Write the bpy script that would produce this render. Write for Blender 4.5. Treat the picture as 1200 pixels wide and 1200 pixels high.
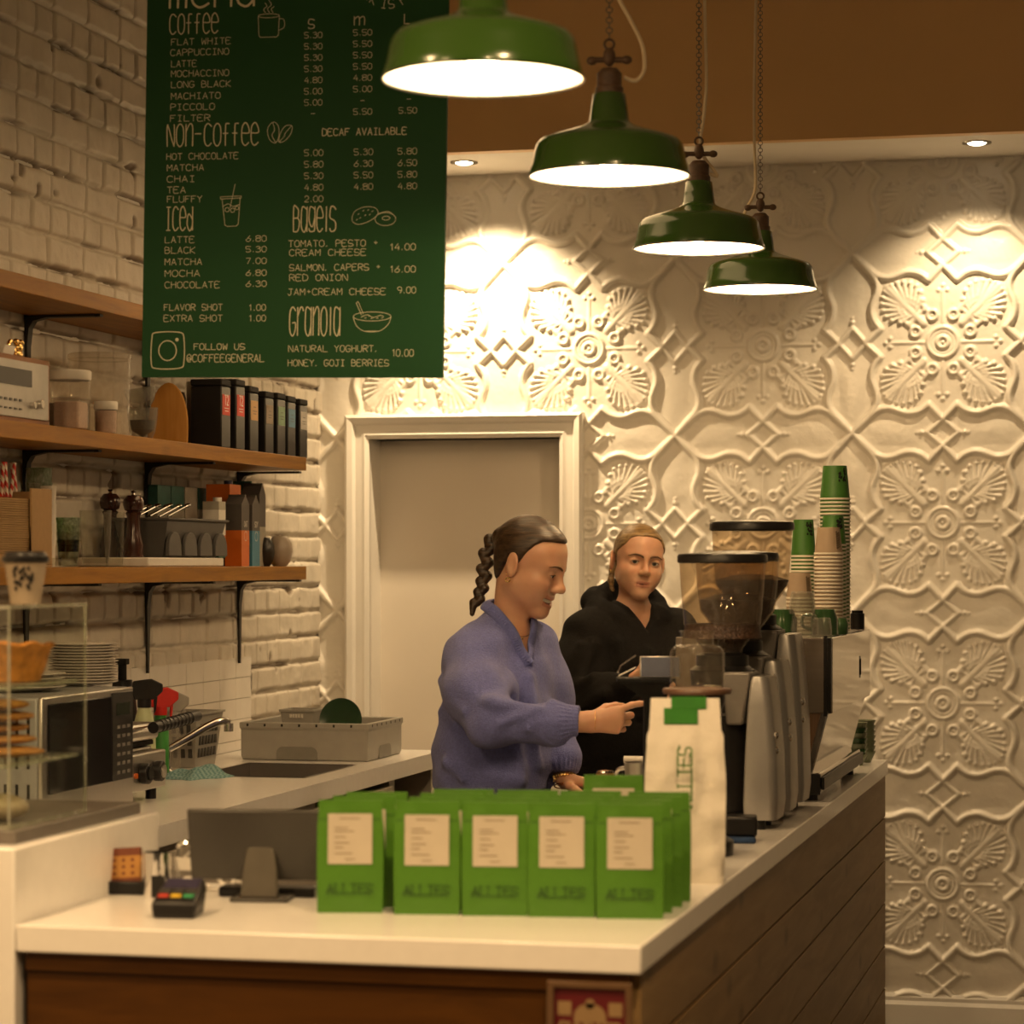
import bpy, bmesh, math, random
import numpy as np
from mathutils import Vector, Matrix, noise as mnoise

for _o in list(bpy.data.objects):
    bpy.data.objects.remove(_o)
S = bpy.context.scene
COL = S.collection
random.seed(7)
rng = np.random.default_rng(7)
PI = math.pi
R = math.radians

# ------------------------------------------------------------------ camera
TH = math.atan(0.24)                  # the camera looks 13.5 degrees left of the room's long axis
CT, ST = math.cos(TH), math.sin(TH)
FPX, EYE = 3100.0, 1.55
cam_data = bpy.data.cameras.new('camera')
cam = bpy.data.objects.new('camera', cam_data)
COL.objects.link(cam)
cam.location = (0, 0, EYE)
cam.rotation_euler = (R(90), 0, TH)
cam_data.sensor_width = 36
cam_data.lens = 36 * FPX / 1200
cam_data.shift_y = 0.05
cam_data.dof.use_dof = True
cam_data.dof.focus_distance = 7.3
cam_data.dof.aperture_fstop = 4.6
cam_data.clip_start = 0.05
S.camera = cam

# ------------------------------------------------------------------ world, lights, exposure
WARM = (1.0, 0.65, 0.315)
w = bpy.data.worlds.new('world'); S.world = w
w.use_nodes = True
bg = w.node_tree.nodes['Background']
bg.inputs[0].default_value = (1.0, 0.66, 0.33, 1)
bg.inputs[1].default_value = 0.085
S.view_settings.view_transform = 'Standard'
S.view_settings.look = 'None'
S.view_settings.gamma = 1
S.view_settings.exposure = 0.0
S.view_settings.use_curve_mapping = False


def light(name, kind, loc, power, color=WARM, rot=(0, 0, 0), **kw):
    d = bpy.data.lights.new(name, kind)
    d.energy = power
    d.color = color
    for k, v in kw.items():
        setattr(d, k, v)
    o = bpy.data.objects.new(name, d)
    o.location = loc
    o.rotation_euler = rot
    COL.objects.link(o)
    return o


def aim(o, target):
    o.rotation_euler = (Vector(target) - o.location).to_track_quat('-Z', 'Y').to_euler()


# unseen lights added in front of the counter as frontal fill
for _x, _y in ((-2.1, 2.2), (-0.3, 2.2), (-2.1, 3.2), (-0.3, 3.2)):
    light('front_fill_light', 'AREA', (_x, _y, 2.78), 30, shape='DISK', size=0.16)
_a = light('aisle_area_light', 'AREA', (-1.75, 6.9, 2.8), 9, shape='RECTANGLE', size=0.7, size_y=1.6)  # area light above the aisle, no fixture modelled
# recessed downlights of the soffit
_a = light('soffit_spot', 'SPOT', (-2.235, 8.62, 2.865), 130, (1, 0.72, 0.40), spot_size=R(100), spot_blend=0.9, shadow_soft_size=0.02)
aim(_a, (-2.16, 8.87, 1.9))
_a = light('soffit_spot', 'SPOT', (-0.53, 8.6, 2.865), 40, (1, 0.72, 0.40), spot_size=R(105), spot_blend=0.9, shadow_soft_size=0.02)
aim(_a, (-0.60, 8.9, 1.75))

# ------------------------------------------------------------------ pixel helpers (room frame: x along back wall, y into the room)


def pt(px, py, Y):
    """room point seen at photo pixel (px, py) at camera depth Y"""
    X = (px - 600) / FPX * Y
    return Vector((X * CT - Y * ST, X * ST + Y * CT, EYE - (py - 660) / FPX * Y))


def on_z(px, py, z):
    return pt(px, py, (EYE - z) * FPX / (py - 660))


def on_x(px, x):
    """y of the point seen in column px on the plane x = const"""
    r = (px - 600) / FPX
    return x * (CT + r * ST) / (r * CT - ST)


def on_y(px, y):
    r = (px - 600) / FPX
    return y * (r * CT - ST) / (CT + r * ST)


def z_at(x, y, py):
    Y = -x * ST + y * CT
    return EYE - (py - 660) / FPX * Y


# ------------------------------------------------------------------ materials
MATS = {}


def mat(name, col, rough=0.5, metal=0.0, var=0.08, scale=25.0, bump=0.0, bscale=None, coat=0.0, trans=0.0, sss=0.0, spec=0.5,
        stretch=None, sheen=0.0):
    if name in MATS:
        return MATS[name]
    m = bpy.data.materials.new(name)
    m.use_nodes = True
    nt = m.node_tree
    b = nt.nodes['Principled BSDF']
    b.inputs['Roughness'].default_value = rough
    b.inputs['Metallic'].default_value = metal
    b.inputs['Coat Weight'].default_value = coat
    b.inputs['Transmission Weight'].default_value = trans
    b.inputs['Specular IOR Level'].default_value = spec
    b.inputs['Sheen Weight'].default_value = sheen
    if sss:
        b.inputs['Subsurface Weight'].default_value = sss
        b.inputs['Subsurface Radius'].default_value = (0.012, 0.004, 0.002)
        b.inputs['Subsurface Scale'].default_value = 0.5
    tc = nt.nodes.new('ShaderNodeTexCoord')
    src = tc.outputs['Object']
    if stretch:
        mp = nt.nodes.new('ShaderNodeMapping')
        mp.inputs['Scale'].default_value = stretch
        nt.links.new(src, mp.inputs[0])
        src = mp.outputs[0]
    nz = nt.nodes.new('ShaderNodeTexNoise')
    nz.inputs['Scale'].default_value = scale
    nz.inputs['Detail'].default_value = 5
    nt.links.new(src, nz.inputs['Vector'])
    rp = nt.nodes.new('ShaderNodeValToRGB')
    rp.color_ramp.elements[0].position = 0.3
    rp.color_ramp.elements[1].position = 0.7
    c = col
    rp.color_ramp.elements[0].color = (*[max(0, x * (1 - var)) for x in c], 1)
    rp.color_ramp.elements[1].color = (*[min(1, x * (1 + var)) for x in c], 1)
    nt.links.new(nz.outputs['Fac'], rp.inputs[0])
    nt.links.new(rp.outputs[0], b.inputs['Base Color'])
    if bump:
        n2 = nt.nodes.new('ShaderNodeTexNoise')
        n2.inputs['Scale'].default_value = bscale or scale * 3
        n2.inputs['Detail'].default_value = 6
        nt.links.new(src, n2.inputs['Vector'])
        bp = nt.nodes.new('ShaderNodeBump')
        bp.inputs['Strength'].default_value = bump
        bp.inputs['Distance'].default_value = 0.01
        nt.links.new(n2.outputs['Fac'], bp.inputs['Height'])
        nt.links.new(bp.outputs[0], b.inputs['Normal'])
    MATS[name] = m
    return m


def wood(name, dark, light_, along=(1.2, 14, 14), rough=0.45, knots=0.0, coat=0.1):
    m = bpy.data.materials.new(name)
    m.use_nodes = True
    nt = m.node_tree
    b = nt.nodes['Principled BSDF']
    b.inputs['Roughness'].default_value = rough
    b.inputs['Coat Weight'].default_value = 0.0
    b.inputs['Specular IOR Level'].default_value = 0.2
    tc = nt.nodes.new('ShaderNodeTexCoord')
    mp = nt.nodes.new('ShaderNodeMapping')
    mp.inputs['Scale'].default_value = along
    nt.links.new(tc.outputs['Object'], mp.inputs[0])
    nz = nt.nodes.new('ShaderNodeTexNoise')
    nz.inputs['Scale'].default_value = 2.2
    nz.inputs['Detail'].default_value = 9
    nz.inputs['Roughness'].default_value = 0.62
    nz.inputs['Distortion'].default_value = 0.8
    nt.links.new(mp.outputs[0], nz.inputs['Vector'])
    rp = nt.nodes.new('ShaderNodeValToRGB')
    rp.color_ramp.elements[0].position = 0.32
    rp.color_ramp.elements[1].position = 0.68
    rp.color_ramp.elements[0].color = (*dark, 1)
    rp.color_ramp.elements[1].color = (*light_, 1)
    nt.links.new(nz.outputs['Fac'], rp.inputs[0])
    out = rp.outputs[0]
    if knots:
        mp2 = nt.nodes.new('ShaderNodeMapping')
        mp2.inputs['Scale'].default_value = tuple(min(a, 7.0) if a > 2 else 4.0 for a in along)
        nt.links.new(tc.outputs['Object'], mp2.inputs[0])
        vo = nt.nodes.new('ShaderNodeTexVoronoi')
        vo.inputs['Scale'].default_value = 1.0
        nt.links.new(mp2.outputs[0], vo.inputs['Vector'])
        r2 = nt.nodes.new('ShaderNodeValToRGB')
        r2.color_ramp.elements[0].position = 0.07
        r2.color_ramp.elements[1].position = 0.2
        r2.color_ramp.elements[0].color = (1, 1, 1, 1)
        r2.color_ramp.elements[1].color = (0, 0, 0, 1)
        nt.links.new(vo.outputs['Distance'], r2.inputs[0])
        ml = nt.nodes.new('ShaderNodeMath'); ml.operation = 'MULTIPLY'
        ml.inputs[1].default_value = knots
        nt.links.new(r2.outputs[0], ml.inputs[0])
        mx = nt.nodes.new('ShaderNodeMix'); mx.data_type = 'RGBA'
        nt.links.new(ml.outputs[0], mx.inputs['Factor'])
        nt.links.new(out, mx.inputs['A'])
        mx.inputs['B'].default_value = (*[d * 0.45 for d in dark], 1)
        out = mx.outputs['Result']
    nt.links.new(out, b.inputs['Base Color'])
    bp = nt.nodes.new('ShaderNodeBump')
    bp.inputs['Strength'].default_value = 0.15
    bp.inputs['Distance'].default_value = 0.004
    nt.links.new(nz.outputs['Fac'], bp.inputs['Height'])
    nt.links.new(bp.outputs[0], b.inputs['Normal'])
    MATS[name] = m
    return m


def glass(name, tint=(0.95, 0.97, 0.93), clear=1.0, ior=1.35, milky=0.0):
    """thin clear pane or vessel wall: see-through with fresnel reflection"""
    m = bpy.data.materials.new(name)
    m.use_nodes = True
    nt = m.node_tree
    nt.nodes.remove(nt.nodes['Principled BSDF'])
    out = nt.nodes['Material Output']
    tr = nt.nodes.new('ShaderNodeBsdfTransparent')
    tr.inputs[0].default_value = (*tint, 1)
    gl = nt.nodes.new('ShaderNodeBsdfGlossy')
    gl.inputs['Roughness'].default_value = 0.04
    lw = nt.nodes.new('ShaderNodeLayerWeight'); lw.inputs[0].default_value = 0.5
    pw = nt.nodes.new('ShaderNodeMath'); pw.operation = 'POWER'; pw.inputs[1].default_value = 4.0
    nt.links.new(lw.outputs['Facing'], pw.inputs[0])
    fr = nt.nodes.new('ShaderNodeMath'); fr.operation = 'MULTIPLY_ADD'
    nt.links.new(pw.outputs[0], fr.inputs[0])
    fr.inputs[1].default_value = 0.35 * (ior - 1) / 0.4
    fr.inputs[2].default_value = 0.03
    mx = nt.nodes.new('ShaderNodeMixShader')
    nt.links.new(fr.outputs[0], mx.inputs[0])
    nt.links.new(tr.outputs[0], mx.inputs[1])
    nt.links.new(gl.outputs[0], mx.inputs[2])
    last = mx.outputs[0]
    if milky:
        df = nt.nodes.new('ShaderNodeBsdfDiffuse')
        df.inputs[0].default_value = (0.75, 0.72, 0.68, 1)
        nz = nt.nodes.new('ShaderNodeTexNoise'); nz.inputs['Scale'].default_value = 9
        ml = nt.nodes.new('ShaderNodeMath'); ml.operation = 'MULTIPLY'
        ml.inputs[1].default_value = milky * 2
        nt.links.new(nz.outputs['Fac'], ml.inputs[0])
        m2 = nt.nodes.new('ShaderNodeMixShader')
        nt.links.new(ml.outputs[0], m2.inputs[0])
        nt.links.new(last, m2.inputs[1])
        nt.links.new(df.outputs[0], m2.inputs[2])
        last = m2.outputs[0]
    nt.links.new(last, out.inputs['Surface'])
    MATS[name] = m
    return m


def emit(name, col, strength):
    m = bpy.data.materials.new(name)
    m.use_nodes = True
    b = m.node_tree.nodes['Principled BSDF']
    b.inputs['Base Color'].default_value = (*col, 1)
    b.inputs['Emission Color'].default_value = (*col, 1)
    b.inputs['Emission Strength'].default_value = strength
    MATS[name] = m
    return m


M_TIN = mat('cream_painted_tin', (0.80, 0.76, 0.69), 0.32, var=0.04, scale=4, bump=0.08, bscale=60)
M_WHITE = mat('white_gloss_paint', (0.80, 0.77, 0.72), 0.35, var=0.03, scale=5)
M_DOOR = mat('cream_door_paint', (0.74, 0.68, 0.60), 0.45, var=0.03, scale=3)
M_SOFFIT = mat('soffit_plaster', (0.78, 0.74, 0.68), 0.7, var=0.03, scale=6)
M_BROWN = mat('brown_bulkhead_paint', (0.72, 0.46, 0.215), 0.35, var=0.06, scale=1.5)
M_STONE = mat('white_benchtop', (0.80, 0.78, 0.75), 0.22, var=0.02, scale=40, coat=0.1)
M_FLOOR = mat('dark_floor', (0.10, 0.075, 0.05), 0.4, var=0.2, scale=6)
M_TILE = mat('white_glazed_tile', (0.78, 0.74, 0.68), 0.18, var=0.04, scale=9)
M_GROUT = mat('grey_grout', (0.38, 0.34, 0.29), 0.8, var=0.1)
M_SHELF = wood('shelf_pine', (0.21, 0.085, 0.004), (0.37, 0.165, 0.012), (14, 1.2, 14), knots=0.5)
M_FRONT = wood('front_panel_wood', (0.042, 0.015, 0.002), (0.085, 0.032, 0.004), (1.0, 12, 8), knots=0.6)
M_PLANK = wood('plank_wood', (0.215, 0.13, 0.052), (0.32, 0.205, 0.09), (10, 1.0, 9), knots=0.7)
M_BLACK = mat('black_plastic', (0.012, 0.011, 0.011), 0.35, var=0.1, spec=0.3)
M_BLACKM = mat('black_matt', (0.014, 0.013, 0.012), 0.7, var=0.1, spec=0.2)
M_IRON = mat('black_iron', (0.02, 0.017, 0.014), 0.5, metal=0.3, var=0.15)
M_STEEL = mat('brushed_steel', (0.60, 0.58, 0.55), 0.32, metal=1.0, var=0.05, scale=12, stretch=(1, 30, 1))
M_CHROME = mat('polished_steel', (0.74, 0.72, 0.70), 0.09, metal=1.0, var=0.02, scale=5, bump=0.03, bscale=5)
M_SILVER = mat('silver_painted_metal', (0.37, 0.36, 0.35), 0.36, metal=0.65, var=0.03)
M_DKSTEEL = mat('dark_steel', (0.20, 0.18, 0.165), 0.4, metal=0.8, var=0.05)
M_LAMPG = mat('green_enamel', (0.036, 0.092, 0.012), 0.20, var=0.05, scale=8, coat=0.3)
M_LAMPW = mat('white_enamel', (0.85, 0.83, 0.80), 0.3, var=0.02)
M_BAKE = mat('brown_bakelite', (0.10, 0.055, 0.03), 0.5, var=0.25, scale=60)
M_CORD = mat('cream_flex', (0.75, 0.62, 0.42), 0.6, var=0.05)
M_BOARD = mat('green_board_paint', (0.012, 0.066, 0.023), 0.6, var=0.05, scale=3, spec=0.2)
M_CHALK = mat('cream_lettering', (0.64, 0.60, 0.44), 0.8, var=0.1, scale=60)
M_GLASS = glass('clear_glass')
M_GLASSE = mat('glass_edge', (0.50, 0.55, 0.45), 0.2, var=0.05)
M_GREY = mat('grey_plastic', (0.33, 0.315, 0.28), 0.45, var=0.05)
M_DKGREY = mat('dark_grey_plastic', (0.055, 0.052, 0.05), 0.45, var=0.08)
M_GOLD = mat('gold_metal', (0.85, 0.58, 0.22), 0.25, metal=1.0, var=0.08)

# ------------------------------------------------------------------ mesh building


class MB:
    """collects shapes and links them as one mesh object"""

    def __init__(self, M=None):
        self.bm = bmesh.new()
        self.M = M or Matrix.Identity(4)
        self.mi = 0

    def v(self, co):
        return self.bm.verts.new(self.M @ Vector(co))

    def f(self, vs):
        try:
            fc = self.bm.faces.new(vs)
            fc.material_index = self.mi
            return fc
        except ValueError:
            return None

    def box(self, a, b):
        x0, y0, z0 = a
        x1, y1, z1 = b
        return self.hexa([(x0, y0, z0), (x1, y0, z0), (x1, y1, z0), (x0, y1, z0)],
                         [(x0, y0, z1), (x1, y0, z1), (x1, y1, z1), (x0, y1, z1)])

    def hexa(self, lo, hi):
        """loft between two polygons of equal count, capped"""
        n = len(lo)
        A = [self.v(p) for p in lo]
        B = [self.v(p) for p in hi]
        self.f(A[::-1])
        self.f(B)
        for i in range(n):
            j = (i + 1) % n
            self.f([A[i], A[j], B[j], B[i]])
        return self

    def loft(self, rings, cap=(True, True), closed=True):
        L = [[self.v(p) for p in r] for r in rings]
        n = len(L[0])
        for a, b in zip(L, L[1:]):
            for i in range(n if closed else n - 1):
                j = (i + 1) % n
                self.f([a[i], a[j], b[j], b[i]])
        if cap[0]:
            self.f(L[0][::-1])
        if cap[1]:
            self.f(L[-1])
        return self

    def prism(self, pts, axis, a, b):
        """polygon pts (2d) extruded from a to b along axis"""
        def mk(p, t):
            return {'x': (t, p[0], p[1]), 'y': (p[0], t, p[1]), 'z': (p[0], p[1], t)}[axis]
        return self.hexa([mk(p, a) for p in pts], [mk(p, b) for p in pts])

    def lathe(self, prof, n=32, c=(0, 0, 0), cap=(False, False)):
        rings = []
        for r, z in prof:
            r = max(r, 1e-5)
            rings.append([(c[0] + r * math.cos(2 * PI * i / n), c[1] + r * math.sin(2 * PI * i / n), c[2] + z) for i in range(n)])
        return self.loft(rings, cap)

    def cyl(self, c, r, h, n=24, r2=None):
        return self.lathe([(r, 0), (r if r2 is None else r2, h)], n, c, (True, True))

    def rod(self, a, b, r, n=12, r2=None):
        return self.tube([a, b], [r, r2 if r2 is not None else r], n)

    def tube(self, path, r, n=8, cap=True, closed=False):
        P = [Vector(p) for p in path]
        if not hasattr(r, '__len__'):
            r = [r] * len(P)
        rings = []
        up = None
        m = len(P)
        for i, p in enumerate(P):
            if closed:
                t = P[(i + 1) % m] - P[i - 1]
            else:
                t = P[min(i + 1, m - 1)] - P[max(i - 1, 0)]
            t.normalize()
            if up is None:
                up = Vector((0, 0, 1)) if abs(t.z) < 0.9 else Vector((1, 0, 0))
            s = t.cross(up)
            if s.length < 1e-6:
                s = t.cross(Vector((1, 0, 0)))
            s.normalize()
            up = s.cross(t).normalized()
            rings.append([p + r[i] * (math.cos(2 * PI * k / n) * s + math.sin(2 * PI * k / n) * up) for k in range(n)])
        if closed:
            rings.append(rings[0])
            cap = False
        return self.loft(rings, (cap, cap))

    def ell(self, c, rad, n=20, m=12, rot=None):
        Q = rot.to_3x3() if rot else Matrix.Identity(3)
        c = Vector(c)
        rings = []
        for j in range(m + 1):
            ph = -PI / 2 + PI * j / m
            rr = max(math.cos(ph), 1e-4)
            rings.append([c + Q @ Vector((rad[0] * rr * math.cos(2 * PI * i / n), rad[1] * rr * math.sin(2 * PI * i / n), rad[2] * math.sin(ph)))
                          for i in range(n)])
        return self.loft(rings, (True, True))

    def ring(self, c, r, t, n=24, k=8, rot=None):
        Q = rot.to_3x3() if rot else Matrix.Identity(3)
        c = Vector(c)
        return self.tube([c + Q @ Vector((r * math.cos(2 * PI * i / n), r * math.sin(2 * PI * i / n), 0)) for i in range(n)], t, k, closed=True)

    def strokes(self, lines, t, o, ux, uy, nrm, lift=0.0006):
        """flat painted strokes: 2d polylines laid on the plane o + x ux + y uy"""
        o, ux, uy, nrm = Vector(o), Vector(ux), Vector(uy), Vector(nrm)
        for ln in lines:
            P = [Vector(p) for p in ln]
            if len(P) == 1:
                P = [P[0], P[0] + Vector((t * .5, 0))]
            for i in range(len(P) - 1):
                a, b = P[i], P[i + 1]
                d = b - a
                if d.length < 1e-9:
                    continue
                d.normalize()
                nn = Vector((-d.y, d.x)) * (t / 2)
                e = d * (t * 0.4)
                q = [a - e - nn, b + e - nn, b + e + nn, a - e + nn]
                lz = lift + (i % 3) * 0.00004
                self.f([self.v(o + ux * p.x + uy * p.y + nrm * lz) for p in q])
        return self

    def build(self, name, material, parent=None, smooth=True, bevel=0.0, segs=2, angle=38, merge=True, subsurf=0):
        bm = self.bm
        if merge:
            bmesh.ops.remove_doubles(bm, verts=bm.verts, dist=1e-6)
        bmesh.ops.recalc_face_normals(bm, faces=bm.faces) if merge else None
        me = bpy.data.meshes.new(name)
        if smooth:
            lim = R(angle)
            for e in bm.edges:
                if len(e.link_faces) == 2:
                    e.smooth = e.calc_face_angle(0) < lim
            for fc in bm.faces:
                fc.smooth = True
        bm.to_mesh(me)
        bm.free()
        for mm in (material if isinstance(material, (list, tuple)) else [material]):
            me.materials.append(mm)
        o = bpy.data.objects.new(name, me)
        COL.objects.link(o)
        if parent:
            o.parent = parent
        if bevel:
            md = o.modifiers.new('bevel', 'BEVEL')
            md.width = bevel
            md.segments = segs
            md.limit_method = 'ANGLE'
            md.angle_limit = R(40)
            md.harden_normals = False
        if subsurf:
            md = o.modifiers.new('subsurf', 'SUBSURF')
            md.levels = md.render_levels = subsurf
        return o


def thing(name, label, cat, loc=(0, 0, 0), rotz=0.0, group=None):
    o = bpy.data.objects.new(name, None)
    COL.objects.link(o)
    o.location = loc
    o.rotation_euler = (0, 0, rotz)
    o.empty_display_size = 0.05
    o['label'] = label
    o['category'] = cat
    if group:
        o['group'] = group
    return o


def tag(o, label, cat, group=None):
    o['label'] = label
    o['category'] = cat
    if group:
        o['group'] = group
    return o


def struct(o):
    o['kind'] = 'structure'
    return o


def dup(root, loc, rotz=None, label=None, group=None):
    r = root.copy()
    COL.objects.link(r)
    r.location = loc
    if rotz is not None:
        r.rotation_euler = (0, 0, rotz)
    if label:
        r['label'] = label
    if group:
        r['group'] = group
    for ch in root.children:
        c = ch.copy(); COL.objects.link(c); c.parent = r
        for g in ch.children:
            d = g.copy(); COL.objects.link(d); d.parent = c
    return r


def at(o, loc, rotz=0.0):
    o.location = loc
    o.rotation_euler = (0, 0, rotz)
    return o


def grid_mesh(name, P, material, attr=None):
    """P: (n, m, 3) array of points -> quad grid object"""
    n, m = P.shape[:2]
    me = bpy.data.meshes.new(name)
    me.vertices.add(n * m)
    me.vertices.foreach_set('co', P.reshape(-1).astype(np.float32))
    I = np.arange(n * m).reshape(n, m)
    q = np.stack([I[:-1, :-1], I[1:, :-1], I[1:, 1:], I[:-1, 1:]], -1).reshape(-1, 4)
    me.loops.add(q.size)
    me.loops.foreach_set('vertex_index', q.reshape(-1).astype(np.int32))
    me.polygons.add(len(q))
    me.polygons.foreach_set('loop_start', (np.arange(len(q)) * 4).astype(np.int32))
    me.polygons.foreach_set('use_smooth', np.ones(len(q), bool))
    me.update(calc_edges=True)
    if attr is not None:
        a = me.attributes.new('wear', 'FLOAT', 'POINT')
        a.data.foreach_set('value', attr.reshape(-1).astype(np.float32))
    me.materials.append(material)
    o = bpy.data.objects.new(name, me)
    COL.objects.link(o)
    return o


def vnoise(x, y, seed=0):
    """smooth value noise on arrays"""
    xi, yi = np.floor(x).astype(np.int64), np.floor(y).astype(np.int64)
    fx, fy = x - xi, y - yi
    fx = fx * fx * (3 - 2 * fx); fy = fy * fy * (3 - 2 * fy)

    def h(i, j):
        n = (i * 374761393 + j * 668265263 + seed * 974634777) & 0x7fffffff
        n = ((n ^ (n >> 13)) * 1274126177) & 0x7fffffff
        return (n % 10007) / 10007.0
    return (h(xi, yi) * (1 - fx) + h(xi + 1, yi) * fx) * (1 - fy) + (h(xi, yi + 1) * (1 - fx) + h(xi + 1, yi + 1) * fx) * fy


# ------------------------------------------------------------------ writing: a hand-drawn stroke alphabet
GL = {
    'A': '00 39 60,13 53', 'B': '00 09 39 58 56 45 05,45 64 62 40 00', 'C': '68 49 29 07 02 20 40 61', 'D': '00 09 39 67 62 30 00',
    'E': '60 00 09 69,05 45', 'F': '00 09 69,05 45', 'G': '68 49 29 07 02 20 40 62 64 34', 'H': '00 09,60 69,05 65',
    'I': '10 50,30 39,19 59', 'J': '19 69,49 42 30 10 02', 'K': '00 09,69 04 60', 'L': '09 00 60', 'M': '00 09 34 69 60',
    'N': '00 09 60 69', 'O': '29 07 02 20 40 62 67 49 29', 'P': '00 09 49 68 66 45 04', 'R': '00 09 49 68 66 45 04,34 60',
    'S': '68 49 19 07 05 24 44 63 61 40 10 01', 'T': '09 69,39 30', 'U': '09 02 20 40 62 69', 'V': '09 30 69', 'W': '09 10 36 50 69',
    'X': '00 69,09 60', 'Y': '09 35 69,35 30', 'Z': '09 69 00 60',
    '0': '29 07 02 20 40 62 67 49 29', '1': '17 39 30', '2': '07 29 49 67 65 00 60', '3': '08 29 49 67 46 25,46 64 61 40 10 01',
    '4': '49 03 63,50 56', '5': '69 09 05 45 63 61 40 10 01', '6': '59 25 03 01 20 40 62 64 45 25', '7': '09 69 20',
    '8': '29 08 06 64 61 40 20 01 04 66 68 49 29', '9': '64 24 06 08 29 49 67 64 40', '+': '33 37,15 55', '-': '05 55', '.': '30 31',
    ',': '31 20', '*': '34 35', '@': '54 45 25 13 22 42 54 62 67 49 29 07 02 20 50',
    'c': '68 49 29 07 02 20 40 61', 'o': '29 07 02 20 40 62 67 49 29', 'f': '20 28 39 59,05 45', 'e': '05 65 67 49 29 07 02 20 40 61',
    'n': '00 09,06 39 59 67 60', 'u': '09 02 20 40 62,69 60', 'm': '00 09,06 29 37 30,37 59 67 60', 'i': '30 36,38 39', 'd': '69 60,64 36 16 04 02 20 40 62',
    'a': '68 39 19 07 02 20 40 63,69 60', 'g': '68 39 19 07 04 22 42 65,69 61 40 10 01', 'l': '39 30', 'r': '00 09,06 39 59 68',
    's': '68 49 19 07 05 44 63 61 40 10 01', ' ': '',
}


def text_lines(s, h, w=None, gap=0.35):
    """polylines of s; h letter height, w letter width"""
    w = w or h * 0.62
    out = []
    x = 0.0
    for ch in s:
        g = GL.get(ch, '')
        k = 0.55 if ch in "I1li.,*" and ch not in 'I' else 1.0
        for st in g.split(','):
            p = [((int(t[0]) / 6.0) * w + x - (w * .22 if k < 1 else 0), int(t[1]) / 9.0 * h) for t in st.split()]
            if p:
                out.append(p)
        x += w * k + w * gap
    return out, x - w * gap


def curve_pts(pts, n=6, closed=False):
    """catmull-rom through 2d or 3d points"""
    P = [Vector(p) for p in pts]
    m = len(P)
    out = []
    rngs = range(m if closed else m - 1)
    for i in rngs:
        p0 = P[i - 1] if (closed or i > 0) else P[0]
        p1, p2 = P[i], P[(i + 1) % m]
        p3 = P[(i + 2) % m] if (closed or i + 2 < m) else P[-1]
        for k in range(n):
            t = k / n
            out.append(0.5 * ((2 * p1) + (p2 - p0) * t + (2 * p0 - 5 * p1 + 4 * p2 - p3) * t * t + (3 * p1 - p0 - 3 * p2 + p3) * t ** 3))
    out.append(P[0] if closed else P[-1])
    return out


def arc2(cx, cy, r, a0, a1, n=16, ry=None):
    ry = ry or r
    return [(cx + r * math.cos(a0 + (a1 - a0) * i / n), cy + ry * math.sin(a0 + (a1 - a0) * i / n)) for i in range(n + 1)]

# ================================================================== THE SETTING
WX, WY = -2.84, 8.92                   # left wall plane, back wall plane
ZS = 2.90                              # soffit height

struct(MB().box((-4.2, -1.0, -0.06), (3.0, 9.4, 0.0)).build('floor', M_FLOOR, smooth=False))

# --- pressed tin back wall: real relief
TS = 0.603                             # tile size
TU, TZ = -0.662, 2.288                 # one medallion centre


def seg_d(x, y, pts):
    d = np.full(x.shape, 9.0)
    for (ax, ay), (bx, by) in zip(pts, pts[1:]):
        vx, vy = bx - ax, by - ay
        t = np.clip(((x - ax) * vx + (y - ay) * vy) / (vx * vx + vy * vy), 0, 1)
        d = np.minimum(d, np.hypot(x - ax - t * vx, y - ay - t * vy))
    return d


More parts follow.
